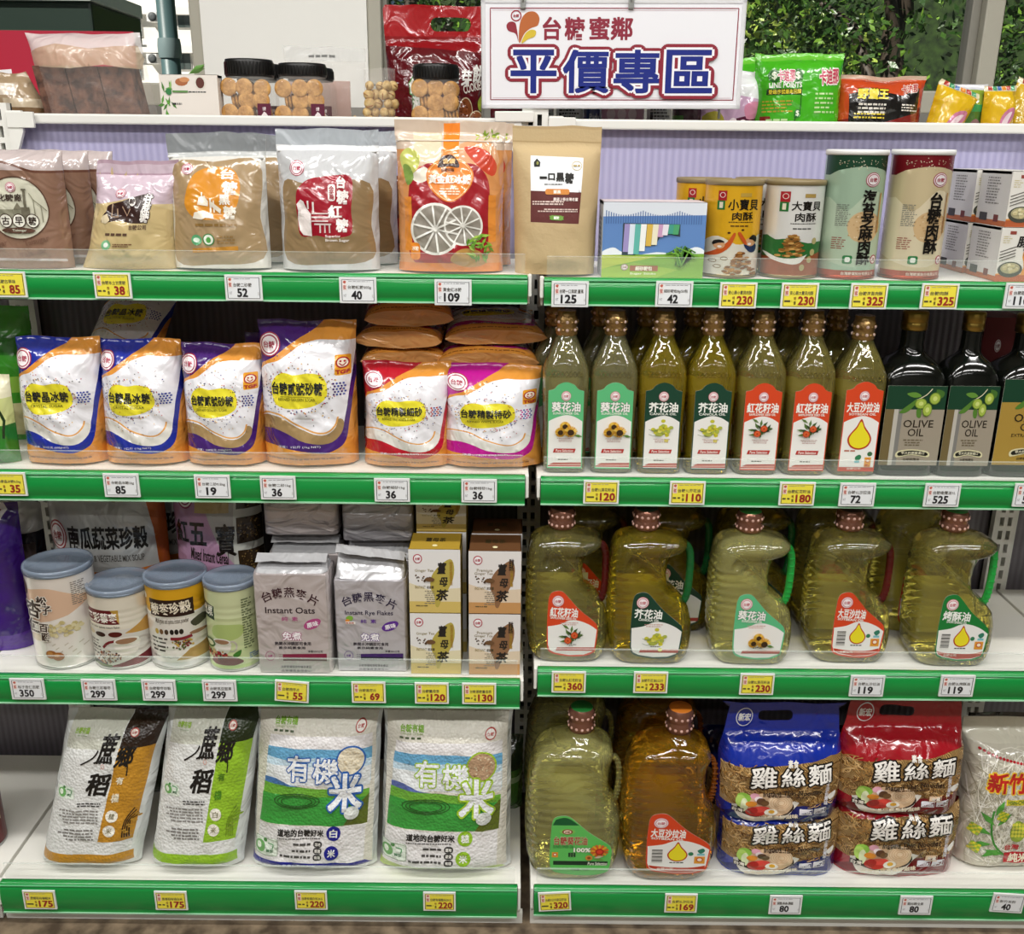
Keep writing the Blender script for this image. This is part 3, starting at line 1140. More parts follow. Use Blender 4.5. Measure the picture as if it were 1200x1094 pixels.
leaf = lambda x, y, a, L, c: O(c, [(x, y), (x + L * .5 * math.cos(a) - L * .16 * math.sin(a), y + L * .5 * math.sin(a) + L * .16 * math.cos(a)), (x + L * math.cos(a), y + L * math.sin(a)),
                                   (x + L * .5 * math.cos(a) + L * .16 * math.sin(a), y + L * .5 * math.sin(a) - L * .16 * math.cos(a))])
rd = random.Random(5)
art = [A('#cdb9a6', R(560, 10, 1030, 130)), A('#e0cdb0', R(640, 60, 760, 200)), A('#d9a37a', smooth_pts([(840, 110), (960, 90), (1010, 180), (930, 230), (850, 190)], 5, True)),
       A('#9c1f28', smooth_pts([(625, 260), (700, 190), (800, 200), (900, 190), (965, 260), (970, 420), (960, 560), (900, 620), (640, 610), (615, 440)], 5, True)),
       A('#c8452e', smooth_pts([(860, 120), (950, 130), (1000, 190), (980, 240), (900, 180)], 4, True)), A('#e9e2d2', smooth_pts([(640, 230), (690, 205), (715, 240), (680, 270), (640, 260)], 4, True)),
       A('#c5ca6a', smooth_pts([(580, 150), (620, 125), (668, 160), (650, 220), (610, 240), (580, 190)], 4, True)), A('#7e9a4a', smooth_pts([(590, 200), (620, 200), (640, 250), (610, 280)], 4, True)),
       A('#d87f2c', R(560, 612, 1030, 650)), A('#dd8a34', R(595, 330, 628, 560)), A('#dd8a34', R(968, 320, 1000, 520)),
       slice_(735, 466, 112), slice_(858, 450, 86),
       A('#e8842a', R(768, 20, 836, 190)), A('#e8842a', smooth_pts([(800, 165), (860, 180), (900, 225), (888, 285), (840, 335), (800, 350), (755, 335), (708, 285), (698, 225), (740, 180)], 5, True)),
       O('#f3c78c', band(smooth_pts([(800, 172), (856, 186), (893, 228), (882, 282), (838, 329), (800, 343), (760, 329), (715, 282), (705, 228), (744, 186), (800, 172)], 4), 3)),
       O('#3a2018', smooth_pts([(748, 195), (760, 165), (790, 152), (815, 158), (836, 185), (836, 205), (795, 200), (750, 206)], 4, True)), T('金鑽', 768, 168, 822, 190, '#e8b872', .03),
       T('台糖特製', 762, 208, 818, 224, '#5a2a18', .02), T('黃金紅冰糖', 706, 236, 890, 274, '#fdf6ea', .035), LN(745, 290, 850, 322, 3, '#fbe6c8', 6, .5, 'c'),
       A('#b58a4a', smooth_pts([(800, 600), (850, 550), (930, 560), (960, 610), (880, 630)], 4, True)), A('#e48a2c', RR(620, 525, 664, 600, 16)), T('冰糖', 626, 540, 658, 560, '#fdf0d8', .02),
       [leaf(880 + rd.random() * 90, 480 + rd.random() * 100, rd.random() * 6.28, 38, rd.choice(('#7fae3a', '#5d8c2c', '#a3c653'))) for _ in range(34)],
       [leaf(915 + rd.random() * 80, 55 + rd.random() * 20, rd.random() * 6.28, 26, rd.choice(('#a9bd3a', '#7d9a2e'))) for _ in range(14)],
       O('#d8cbb8', R(560, 90, 1030, 96))]
t, w, h = place_bag('rock_sugar_pouch', 'clear zip pouch printed with sliced citrus, red fruit and orange drop badge', 'pouch', 'L1', (460, 592, 143), .075, '#cf8e55', art, f, seed=12, b0=.85, bl=.1, top=.9, tl=.6, wr=.0035, pinch=.05, inset=.024, lean=.04,
                    step=.005)
seam(t, w * .97, h, h * .862, h * .874, -.006, film_clear, 'zip_strip')
dup(t, (t.location.x + .012, t.location.y + .085, t.location.z), 'citrus printed rock sugar pouch tucked behind its twin')

# kraft paper pouch
f = (45, 65, 480, 755)
k_ = lambda pts: pts
art = [A('#b39a70', R(45, 65, 480, 78)), A('#ab9266', R(45, 135, 480, 142)), A('#eceef2', [(132, 205), (392, 213), (386, 372), (131, 366)]), A('#5c2320', [(131, 366), (386, 372), (378, 517), (130, 510)]),
       O('#20241c', [(148, 235), (163, 218), (180, 235), (178, 255), (150, 256)]), O('#8a8a42', E(166, 240, 6, 8)), O('#c9b98c', band(E(360, 250, 24, 20) + [(384, 250)], 3)), LN(342, 243, 378, 256, 1, '#b7a36c', 3),
       T('一', 176, 300, 212, 312, '#15130f', .04), T('口', 218, 286, 252, 318, '#15130f', .04), T('黑', 258, 282, 298, 324, '#15130f', .04), T('糖', 302, 282, 346, 332, '#15130f', .04), LN(200, 332, 325, 340, 1, '#5a5a58', 2),
       O('#cf8438', RR(204, 357, 326, 383, 10)), T('薑黑', 245, 362, 282, 378, '#fbf3e4', .03), T('嚴選上等台灣老薑', 245, 396, 370, 412, '#f1e4de', .02), LN(140, 410, 310, 432, 2, '#dcc6bd', 4), LN(160, 446, 370, 464, 2, '#dcc6bd', 5, .6, 'r'),
       O('#6d9a3c', [(225, 480), (235, 480), (235, 477), (290, 479), (290, 482), (300, 482), (296, 490), (300, 498), (290, 498), (290, 501), (235, 499), (235, 497), (226, 496), (230, 488)]), T('薑糖', 248, 482, 276, 496, '#f4f6e8', .03)]
place_bag('kraft_paper_pouch', 'tall kraft paper pouch with white and maroon label beside the post', 'pouch', 'R1', (602, 703, 148), .07, '#bea67c', art, f, 'kraft', seed=15, b0=.75, bl=.1, top=.86, tl=.7, wr=.0018, pinch=.0, inset=.02, lean=.05,
          taper=[(0, .95), (1, 1.05)])


# cartons ---------------------------------------------------------------
def carton(name, label, cat, row, box, depth, front, fr, side='#d8d8d8', top='#e8e8e8', group=None, yb=None, inset=.03, left=(), lfr=(0, 0, 1, 1), tops=(), tfr=(0, 0, 1, 1), Z=None, fin='paper', base='#e8e6e2', dims=None, rot=0.0):
    if dims:
        X, Y, Z0, w, h = dims
    else:
        X, Y, Z0, w, h = spot(row, box[0], box[1], box[2], inset, yb)
    t = thing(name, label, cat, (X, Y + depth / 2, Z0 if Z is None else Z), group, (0, 0, rot))
    b = MB()
    dy = depth / 2
    b.box(-w / 2 + .0004, -dy + .0004, .0004, w / 2 - .0004, dy, h - .0006, M(side, fin))
    sheet(b, w, h, lambda x, z, o: (x, -dy - o, z), base, front, fr, fin)
    sheet(b, depth, h, lambda x, z, o: (-w / 2 - o, -x, z), side, left, lfr, fin)
    sheet(b, depth, h, lambda x, z, o: (w / 2 + o, x, z), side, left, lfr, fin)
    b.build('carton', t)
    lid = MB()
    sheet(lid, w, depth, lambda x, z, o: (x, -dy + z, h + .0006 + o), top, tops, tfr, fin)
    for x in (-w / 2, w / 2 - .0012):
        lid.box(x, -dy + .004, h - .004, x + .0012, dy, h + .0006, M(top, fin))
    lid.build('top_flap', t)
    return t, w, h


f = (450, 415, 915, 757)
cols = ['#9c8fc4', '#d9e3ee', '#5fb3a8', '#f0f0ee', '#d8b24a', '#e9e3c8', '#c89ac0', '#e6e0ea', '#3f9a86', '#4aa06a', '#2f8f7a']
sticks = [O(cols[i % 11], [(545 + 24 * i + 6, 512), (545 + 24 * i + 24, 512), (545 + 24 * i + 20, 640), (545 + 24 * i + 1, 640)]) for i in range(11)]
art = [A('#d9dfe8', R(450, 415, 915, 480)), A('#5c84bf', [(450, 480), (915, 470), (915, 650), (450, 660)]),
       [O('#44689f', R(462 + 11 * i, 452 + 20 * abs(math.sin(i * .21)), 466 + 11 * i, 512)) for i in range(40)],
       A('#e9eef4', smooth_pts([(450, 640), (500, 620), (540, 640), (600, 655), (700, 640), (800, 645), (870, 615), (915, 630), (915, 670), (450, 670)], 4, True)),
       A('#7ba83a', [(450, 655), (915, 645), (915, 757), (450, 757)]), A('#b3c34a', [(450, 655), (700, 660), (520, 700), (450, 720)]), A('#94b544', [(450, 720), (600, 690), (800, 720), (700, 757), (450, 757)]),
       A('#33424c', [(540, 508), (800, 512), (802, 570), (760, 560), (715, 565), (690, 610), (640, 615), (600, 655), (540, 655)]),
       [s for s in sticks if False], [O(cols[i], [(x, 513), (x + 26, 513), (x + 21, y), (x - 4, y)]) for i, (x, y) in enumerate(((548, 640), (572, 650), (596, 650), (622, 635), (650, 612), (676, 606), (702, 570), (722, 562), (748, 556), (770, 558)))],
       [O(rd.choice(('#4f8a2c', '#6fa53a', '#3f7326')), band([(800 + rd.random() * 30 - 15, 700), (760 + rd.random() * 110, 600 + rd.random() * 50), (740 + rd.random() * 150, 640 + rd.random() * 40)], 7)) for _ in range(16)],
       LOGO(555, 710, 17, 15, '#8a4a3a'), O('#a05a42', R(580, 702, 708, 727)), T('細砂糖包', 605, 705, 682, 725, '#f7efe2', .03), T('Sugar Sticks', 582, 734, 700, 746, '#eef2dc', .01)]
carton('sugar_stick_box', 'low box of sugar sticks with window, blue sky and green field print', 'box', 'R1', (706, 826, 237), .075, art, f, '#b9c0c8', '#d9ccd0', inset=.028, left=[LN(.15, .2, .85, .8, 9, '#8a929c', 4)])


# cans --------------------------------------------------------------------
def can(name, label, cat, row, box, art, fr, base, lid='#e8e8e6', rim='#c9c9c9', group=None, yb=None, inset=.03, fin='tin', lidh=.008, lid_fin='plastic', bead=(), lid_clear=False, dims=None):
    X, Y, Z, w, h = dims or spot(row, box[0], box[1], box[2], inset, yb)
    r = w / 2
    t = thing(name, label, cat, (X, Y + r, Z), group)
    b = MB()
    z0 = .004
    H = h - lidh - z0

    def rr(z):
        k = 0
        for zb, wd, dp in bead:
            q = (z / H - zb) / wd
            if abs(q) < 1:
                k += dp * (1 - q * q)
        return r * (1 - k)

    def S(x, z, off):
        R_ = rr(z) * .985 + off
        return (R_ * math.sin(x / r), -R_ * math.cos(x / r), z0 + z)
    sheet(b, w, H, S, base, art, fr, fin, None, .007 if not bead else .003, ux=lambda u: r * math.asin(max(-1, min(1, 2 * u - 1))))
    n = 24
    zs = [H * i / 72 for i in range(73)]
    b.add([(rr(z) * .985 * math.cos(a), rr(z) * .985 * math.sin(a), z0 + z) for z in zs for a in [PI * k / n for k in range(n + 1)]],
          [(i * (n + 1) + k, i * (n + 1) + k + 1, (i + 1) * (n + 1) + k + 1, (i + 1) * (n + 1) + k) for i in range(72) for k in range(n)], M(base, fin), True)
    b.build('body', t)
    b = MB()
    b.lathe([(r * .93, 0), (r, .001), (r, .004), (r * .985, .005)], M(rim, 'metal'), 48)
    b.build('bottom_rim', t)
    b = MB()
    m = clear('clear_lid', lid, .55, .12) if lid_clear else M(lid, lid_fin)
    b.lathe([(r * .985, h - lidh), (r * 1.015, h - lidh + .0005), (r * 1.02, h - lidh * .3), (r * 1.0, h), (r * .93, h), (r * .91, h - .0025), (r * .5, h - .003), (.003, h - .003)], m, 48)
    if lid_clear:
        b.lathe([(r * .97, h - lidh), (r * .97, h - .007), (r * .9, h - .009), (.002, h - .0095)], M('#7f8d9e', 'metal'), 40)
    b.build('lid', t)
    return t


rd = random.Random(8)
heap = lambda x0, x1, yb_, yt, c: [O(rd.choice(c), E(x0 + (x1 - x0) * (.5 + (q - .5) * (1 - v * .85)), yb_ + (yt - yb_) * v, 13, 6, 7)) for q, v in [(rd.random(), rd.random()) for _ in range(70)]]
f = (930, 312, 1192, 757)
art = [A('#e6e0d2', smooth_pts([(930, 600), (980, 560), (1060, 600), (1120, 590), (1192, 560), (1192, 757), (930, 757)], 3, True)), O('#b3242c', R(972, 337, 1006, 385)), O('#2f7a3a', R(970, 385, 1000, 430)), O('#f0e0d8', band(E(989, 358, 10, 12) + [(999, 358)], 3)),
       O('#f3ead0', R(978, 392, 992, 422)), O('#c9a54a', R(1066, 348, 1118, 366)), T('小寶貝', 1014, 376, 1156, 432, '#1c1710', .02), T('肉酥', 1034, 440, 1132, 482, '#1c1710', .02), LN(1020, 487, 1146, 493, 1, '#3a2a12', 3), LN(1030, 504, 1130, 514, 1, '#5a3a18', 5),
       O('#d05a24', smooth_pts([(932, 655), (975, 628), (1020, 590), (1046, 545), (1056, 552), (1035, 610), (990, 650), (940, 660)], 3, True)), O('#e0a87c', E(988, 604, 24, 20)), O('#171312', smooth_pts([(962, 604), (965, 584), (990, 578), (1010, 590), (985, 594)], 3, True)), O('#fff4ee', E(990, 612, 9, 5)),
       O('#26355f', smooth_pts([(1098, 605), (1120, 590), (1160, 600), (1158, 635), (1130, 640)], 3, True)), O('#e0a87c', E(1130, 588, 26, 21)), O('#171312', smooth_pts([(1120, 572), (1140, 553), (1160, 565), (1158, 590), (1140, 578)], 3, True)), O('#fff4ee', E(1124, 598, 9, 6)),
       O('#d05a24', smooth_pts([(1066, 548), (1078, 540), (1110, 590), (1100, 600)], 3, True)), O('#4a2a16', E(1026, 543, 7, 5)), O('#4a2a16', E(1088, 528, 7, 5)), heap(1005, 1170, 752, 640, ('#a06a34', '#8a5526', '#c08a4e')), [O('#8a6a42', band(E(x, y, 15, 8) + [(x + 15, y)], 3)) for x, y in ((965, 684), (1012, 672), (985, 712))]]
can('meat_floss_can', 'yellow floss can with cartoon children cheering, in front of its twin', 'can', 'R1', (830, 898, 211), art, f, '#e6b021', '#8a7a58', '#8a7a58', 'yellow floss cans', inset=.03, lid_fin='satin')
y_can = bpy.data.objects['meat_floss_can']
dup(y_can, (y_can.location.x - .031, y_can.location.y + .085, y_can.location.z), 'yellow floss can half hidden behind the sugar stick box')
f = (85, 228, 345, 660)
art = [A('#2f6f33', smooth_pts([(85, 470), (120, 485), (170, 480), (260, 500), (300, 495), (345, 505), (345, 600), (85, 600)], 3, True)), A('#974721', smooth_pts([(85, 570), (140, 590), (210, 585), (280, 560), (345, 555), (345, 660), (85, 660)], 3, True)),
       O('#b3242c', R(126, 256, 164, 305)), O('#2f7a3a', R(126, 305, 160, 350)), O('#f0e0d8', band(E(146, 278, 11, 12) + [(157, 278)], 3)), O('#f3ead0', R(136, 312, 150, 342)), O('#b79a55', R(226, 266, 276, 284)),
       T('大寶貝', 172, 300, 308, 346, '#1c1710', .02), T('肉酥', 190, 355, 288, 398, '#1c1710', .02), LN(172, 404, 300, 410, 1, '#3a3a38', 3), LN(185, 426, 290, 436, 1, '#5a5a58', 5), A('#eeebe4', smooth_pts([(86, 545), (130, 570), (190, 575), (250, 560), (262, 550), (230, 595), (180, 602), (110, 580)], 4, True)),
       heap(115, 262, 566, 462, ('#b07d38', '#97642a', '#cf9f58')), [O('#b9ad78', E(x, y, 12, 16)) for x, y in ((290, 490), (285, 545), (272, 580), (240, 618))]]
can('meat_floss_can', 'white floss can with heaped bowl and green hills, in front of its twin', 'can', 'R1', (902.5, 972, 211), art, f, '#e4e3df', '#8a7a58', '#8a7a58', 'white floss cans', inset=.03, lid_fin='satin')
w_can = bpy.data.objects['meat_floss_can.002']
dup(w_can, (w_can.location.x - .028, w_can.location.y + .088, w_can.location.z), 'white floss can mostly hidden between yellow and white front cans')


def tall_art(c0, band_c, body2, txt, y0, y1):
    f = (-130, 0, 130, 570)
    return f, [A(band_c, smooth_pts([(-130, 0), (130, 0), (130, 92), (100, 70), (40, 55), (0, 53), (-40, 55), (-100, 70), (-130, 92)], 3, True)), DOTS(0, 40, 120, 28, 50, 2.2, ('#e9dfc4', '#b9a98c'), 3),
               A(body2, smooth_pts([(-130, 200), (-60, 260), (40, 160), (130, 230), (130, 420), (30, 520), (-130, 470)], 4, True)), A('#d8b88a', smooth_pts([(-50, 320), (-20, 270), (40, 258), (90, 290), (100, 345), (70, 395), (20, 405), (-30, 385)], 5, True)),
               DOTS(25, 332, 78, 74, 60, 4, ('#e6cfa8', '#cba674'), 4), LOGO(40, 112, 34, 34, '#b04858'), TV(txt, 0, y0, 66, y1, '#17130f', .03), O('#b98a45', R(84, 172, 91, 360)), LN(-95, 225, -40, 330, 12, '#7d8078', 5, .4), LN(-100, 380, -50, 440, 6, '#a05548', 6, .4),
               O('#2d7d46', RR(-55, 468, -15, 508, 8)), O('#eef3ea', RR(-45, 476, -24, 500, 6)), O('#b2455a', E(88, 488, 18, 22)), O('#f4e6e6', E(88, 488, 13, 17)), T('A', 80, 480, 96, 497, '#7a2232', .02), A('#a2412c', R(-130, 540, 130, 570)),
               T('台灣糖業股份有限公司', -55, 547, 95, 563, '#f1dccf', .01)]


f, a_ = tall_art('', '#1d4630', '#b9cbb2', '海苔芝麻肉酥', 158, 512)
can('tall_floss_can', 'tall floss can with dark green top band and white lid', 'can', 'R1', (973, 1044, 175), a_, f, '#a3bda4', '#f0f0ee', '#9a3d2a', 'tall floss cans', inset=.03)
f, a_ = tall_art('', '#74131d', '#e0d3b4', '台糖肉酥', 168, 458)
can('tall_floss_can', 'tall cream floss can with dark red top band and white lid', 'can', 'R1', (1051, 1122, 175), a_, f, '#d0bf98', '#f0f0ee', '#9a3d2a', 'tall floss cans', inset=.03)

# small soup cartons, two high and two deep at the right end
f = (1085, 190, 1290, 435)
brush = [T('豚', 1150, 228, 1200, 278, '#15120e', .03, .1), T('骨', 1178, 268, 1225, 315, '#15120e', .03, .1), T('高', 1200, 305, 1240, 345, '#15120e', .03, .1), T('湯', 1215, 340, 1255, 385, '#15120e', .03, .1)]
art = [A('#d9913a', smooth_pts([(1180, 300), (1230, 235), (1290, 215), (1290, 435), (1180, 435), (1190, 370)], 3, True)), A('#a9542a', R(1085, 405, 1290, 435)), A('#d9913a', [(1085, 400), (1130, 392), (1200, 405), (1085, 405)]), O('#8a3a30', R(1118, 205, 1142, 220)), LN(1095, 225, 1130, 262, 4, '#c2b78c', 2, .4),
       [O('#55524c', band([(1090, 300 + 14 * k), (1150, 275 + 14 * k)], 4)) for k in range(4)], O('#3d3f34', E(1138, 380, 48, 36)), O('#a9a27c', E(1138, 374, 38, 25)), DOTS(1138, 374, 28, 16, 12, 8, ('#d8d0a8', '#c5b98a'), 3), brush]
side_art = [LN(.25, .1, .7, .62, 10, '#7c7a74', 7, .45), O('#35332f', R(.12, .78, .38, .93)), O('#6a2a20', R(.6, .8, .75, .93)), A('#b0602f', R(0, .9, 1, 1))]
X, Y, Z, w, h = spot('R1', 1170, 1232, 267, .026)
h2 = at(1200, 201, Y).z - Z - h - .001
for i, (dx, dy, dz, hh, lab) in enumerate(((0, 0, 0, h, 'lower soup carton at the front, right of the tall cream can'), (.004, .003, h + .001, h2, 'upper soup carton at the front with bowl and brush lettering'),
                                         (-.004, .106, 0, h, 'lower soup carton in the second row behind the front pair'), (-.002, .106, h + .001, h2, 'upper soup carton in the second row behind the front pair'))):
    carton('soup_carton', lab, 'box', None, None, .1, art, f, '#cfcdc9', '#dcd9d4', 'soup cartons', left=side_art, dims=(X + dx, Y + dy, Z + dz, w, hh), base='#dad7d0')

# ------------------------------------------------------------------ row 2, left: sugar bags
film_tan = M('#d2975a', 'film')
CONF = ('#2b3a8c', '#b5283a', '#e3b23a', '#3a3a44', '#7d5a3a')


def sugar_art(theme, txt, sub, net, sand='#dcd9d2', badge=False, seed=0, org='#d8913c'):
    f = (0, 0, 380, 575)
    a = [A(org, [(0, 215), (20, 165), (75, 138), (130, 95), (175, 60), (215, 35), (255, 0), (380, 0), (380, 120), (200, 120), (60, 200), (0, 240)]),
         A('#e6e5ea', smooth_pts([(0, 228), (14, 190), (45, 166), (95, 150), (145, 115), (185, 86), (240, 70), (300, 72), (380, 74)], 4) + [(380, 110), (372, 190), (362, 260), (352, 330), (340, 400), (318, 440), (262, 455), (200, 440), (140, 408), (90, 386), (40, 392), (0, 410)]),
         A(sand, smooth_pts([(0, 388), (40, 368), (100, 374), (160, 412), (225, 440), (275, 442), (310, 415), (322, 380), (340, 395), (330, 440), (295, 474), (240, 482), (170, 466), (110, 432), (60, 420), (0, 428)], 3, True)),
         A('#d9a05a', band(smooth_pts([(0, 378), (40, 358), (100, 364), (160, 402), (225, 432), (275, 434), (308, 408), (320, 372)], 4), 7)),
         A(org, smooth_pts([(0, 488), (60, 488), (150, 505), (250, 520), (310, 505), (345, 470), (360, 380), (370, 300), (380, 220)], 4) + [(380, 575), (0, 575)]),
         A('#e9dd35', smooth_pts([(62, 262), (75, 220), (110, 196), (160, 204), (210, 196), (262, 205), (282, 240), (280, 290), (245, 320), (190, 335), (120, 338), (75, 315)], 4, True)),
         DOTS(170, 265, 130, 95, 90, 2.6, CONF, seed, .82), DOTS(180, 250, 160, 170, 75, 2.4, CONF, seed + 1, .45),
         T(txt, 66, 232, 268, 282, '#1c2126', .022), O('#8a8420', R(100, 288, 230, 290)), T(sub, 92, 294, 238, 306, '#5a5a1c', .008),
         LOGO(52, 92, 47, 46, '#a8324e'), [[O(theme if x % 2 == 0 else '#3b4a9a', R(304 + 12 * x + (y % 2) * 5, 235 + 11 * y, 311 + 12 * x + (y % 2) * 5, 242 + 11 * y)) for x in range(4)] for y in range(5)],
         T(net, 82, 486, 250, 498, '#e4e0ee', .008), LN(20, 540, 330, 552, 1, '#8f5a20', seed + 2, .6, 'f')]
    if badge:
        a += [A('#e8a12c', RR(312, 128, 368, 208, 6)), O('#b02a30', E(340, 158, 24, 22)), O('#f2e6d2', E(340, 158, 19, 17)), O('#b02a30', band(smooth_pts([(328, 160), (340, 170), (352, 160)], 3), 4)),
              O('#b02a30', E(333, 153, 4, 4)), O('#b02a30', E(347, 153, 4, 4)), T('TGF', 316, 186, 364, 202, '#b02a30', .04)]
    return a, f


BL, PU, RE, MG = '#1f2f96', '#43206e', '#b3182a', '#b5168a'
kwb = dict(b0=.75, bl=.1, top=.955, tl=.42, wr=.0045, pinch=.03, pe=3, folds=.0016, step=.0055)
N5, N1 = '淨重：500公克 (500gNET)', '淨重：1公斤 (1kg NET)'
sb = 'sugar bags on the middle shelf'


def sugar(label, box, d, theme, txt, sub, net, seed, inset=.024, lean=.06, group=None, row='L2', turn=0, **k):
    q = dict(kwb)
    q.update({x: y for x, y in k.items() if x not in ('sand', 'badge')})
    a, f = sugar_art(theme, txt, sub, net, k.get('sand', '#dcd9d2'), k.get('badge', False), seed)
    return place_bag('sugar_bag', label, 'bag', row, box, d, theme, a, f, 'film', group, inset=inset, lean=lean, seed=seed, turn=turn, back=film_tan, **q)


s1 = sugar('blue and orange sugar bag at the left end of the row of sugar bags', (11, 111, 396), .075, BL, '台糖晶冰糖', 'CRYSTAL SUGAR', N5, 21)
s2 = sugar('creased blue and orange sugar bag second from the left in the sugar row', (108, 207, 398), .085, BL, '台糖晶冰糖', 'CRYSTAL SUGAR', N1, 22, folds=.003, taper=[(0, 1.05), (1, .97)])
s3 = sugar('smaller purple and orange sugar bag, left of the tall purple one', (206, 303, 403), .08, PU, '台糖貳號砂糖', 'REFINED GOLDEN SUGAR', N5, 24, sand='#a3875c', badge=True)
s4 = sugar('tall purple and orange sugar bag, largest in the row of sugar bags', (297, 414, 376), .09, PU, '台糖貳號砂糖', 'REFINED GOLDEN SUGAR', N1, 25, sand='#a3875c', badge=True)
s5 = sugar('red and orange sugar bag upright below a pile of flat bags', (421, 527, 424), .085, RE, '台糖精製細砂', 'REFINED FINE WHITE SUGAR', N1, 26, taper=[(0, 1.03), (.5, .98), (1, 1.0)])
s6 = sugar('magenta and orange sugar bag at the right end of the sugar row', (516, 636, 428), .09, MG, '台糖精製特砂', 'REFINED WHITE SUGAR', N1, 27, badge=True, taper=[(0, 1.06), (.5, .96), (1, .98)])


def lie(src, label, px, py, Y, Z, pitch, turn, group='sugar bags lying on the pile', flat_=.42):
    p = at(px, py, Y)
    o = dup(src[0], (p.x, Y, Z), label, group, (pitch, 0, turn))
    o.scale = (1, flat_, .95)
    return o


z2 = ROW['L2'][1] - .003
# bags behind the front row, some upright, some lying on top of the others
sugar('purple and orange sugar bag standing behind the gap left of the tall purple bag', (283, 385, 390), .07, PU, '台糖貳號砂糖', 'REFINED GOLDEN SUGAR', N5, 34, inset=.142, badge=True, sand='#a3875c')
for k, (px, lab, src) in enumerate(((90, 'blue sugar bag standing in the second row behind the two blue ones', s1), (470, 'red sugar bag standing in the second row behind the front red one', s5),
                                   (582, 'magenta sugar bag standing in the second row behind the front magenta one', s6), (205, 'purple sugar bag low in the second row between blue and purple front bags', s3))):
    o = dup(src[0], (at(px, 470, .17).x, .175, z2 + .002), lab, 'sugar bags in the second row', (-.03, 0, 0))
    o.scale = (.95, .9, .86)
h1 = at(130, 400, .13).z
lie(s2, 'blue sugar bag tilted back on top behind the two blue front bags', 132, 400, .115, h1 - .045, -.85, -.12, flat_=.5)
hr = at(470, 424, .08).z
lie(s5, 'red sugar bag lying lowest in the pile above the upright red bag', 474, 424, .075, hr + .002, -1.5, .05)
lie(s5, 'red sugar bag lying in the middle of the pile above the upright red bag', 466, 412, .07, hr + .036, -1.5, -.06)
lie(s5, 'red sugar bag lying topmost in the pile, its face towards the ceiling', 480, 392, .075, hr + .070, -1.36, .1)
hm = at(575, 428, .07).z
lie(s6, 'magenta sugar bag lying bottom end forward on the upright magenta bag', 572, 428, .07, hm + .004, -1.46, .05)
lie(s6, 'magenta sugar bag lying tilted at the back near the post', 582, 400, .08, hm + .042, -1.42, .12, flat_=.36)

# neighbouring bay at the left edge
place_bag('snack_bag', 'bright green bag standing at the left edge on the sugar shelf', 'bag', 'L2', (-40, 33, 358), .06, '#3f9a2e', [A('#2b7a24', R(0, .2, 1, .34)), A('#8fc24a', R(0, .5, 1, .62)), A('#d8d3a0', R(.1, .7, .9, .95))], (0, 0, 1, 1), seed=41, inset=.16)
place_bag('snack_bag', 'green and cream packet at the left edge beside the first blue sugar bag', 'bag', 'L2', (-50, 8, 438), .05, '#c9cf8a', [A('#2f7a2a', R(0, .55, 1, 1)), A('#e4dfc0', R(0, .0, 1, .25)), A('#223a1c', band([(.8, .3), (.9, .5), (.85, .7)], .04))], (0, 0, 1, 1), seed=42, inset=.03)

# ------------------------------------------------------------------ row 2, right: cooking oil bottles


def sring(cx, hx, hy, z, p=4.0, n=44, cy=0.0):
    o = []
    for i in range(n):
        a = 2 * PI * i / n
        c, s = math.cos(a), math.sin(a)
        o.append((cx + hx * math.copysign(abs(c) ** (2 / p), c), cy + hy * math.copysign(abs(s) ** (2 / p), s), z))
    return o


def bottle_mesh(w, h, mat):
    b = MB()
    r = w / 2
    pf = [(0, .86, 5), (.012, .93, 5), (.05, .95, 5), (.3, .95, 5), (.52, 1.0, 5), (.6, 1.0, 4.5), (.65, .98, 4), (.70, .87, 3.4), (.76, .70, 3), (.81, .54, 2.5), (.85, .42, 2.1), (.88, .38, 2)]
    b.loft([sring(0, r * k, r * k, h * z, p) for z, k, p in pf], mat)
    # embossed lattice of little ridges round the shoulder
    for i in range(8):
        x = -r * .62 + i * r * 1.24 / 7
        for s in (-1, 1):
            b.tube([(x - s * r * .08, -r * 1.0, h * .615), (x + s * r * .08, -r * .985, h * .65)], r * .022, mat, 5)
    return b


shrink = {}


def shrink_mat(c0, c1):
    m, nt, bs = node_mat('shrink_wrap', .22)
    bs.inputs['Metallic'].default_value = .55
    bs.inputs['Base Color'].default_value = lin(c0)
    bump(nt, bs, 'crinkle')
    return m


m_shr = shrink_mat('#a4824f', '#7a5a3a')
m_pink = M('#e6c9c0', 'gloss')


def bottle_cap(w, h):
    r = w / 2
    b = MB()
    b.lathe([(r * .37, h * .845), (r * .47, h * .86), (r * .42, h * .90), (r * .41, h * .905), (r * .46, h * .915), (r * .46, h * .955), (r * .43, h * .965), (r * .40, h * .975), (r * .40, h), (r * .33, h * 1.0), (.001, h)], m_shr, 28)
    for zz, rr_, n in ((.935, .462, 7), (.885, .445, 7)):
        for i in range(n * 2):
            a = 2 * PI * (i + .5) / (n * 2)
            b.ball((r * rr_ * .97 * math.cos(a), r * rr_ * .97 * math.sin(a), h * zz), r * .07, m_pink if i % 2 == 0 else m_shr, 8, 6)
    return b


def label_front(w, h, x0, x1, z0, z1, art, fr, outline, base, y, fin='satin', thick=.0006, cx=None):
    b = MB()
    lw, lh = x1 - x0, z1 - z0
    sheet(b, lw, lh, lambda x, z, o: ((x0 + x1) / 2 + x, y - thick - o, z0 + z), base, art, fr, fin, outline=outline)
    sheet(b, lw, lh, lambda x, z, o: ((x0 + x1) / 2 + x, y + .0001, z0 + z), '#d9d6c6', (), fr, 'paper', outline=outline)
    return b


ARCH = [(0, 420), (0, 40), (20, 36), (30, 30)] + smooth_pts([(30, 30), (45, 12), (80, 0), (115, 12), (130, 30)], 4) + [(140, 36), (160, 42), (160, 420)]


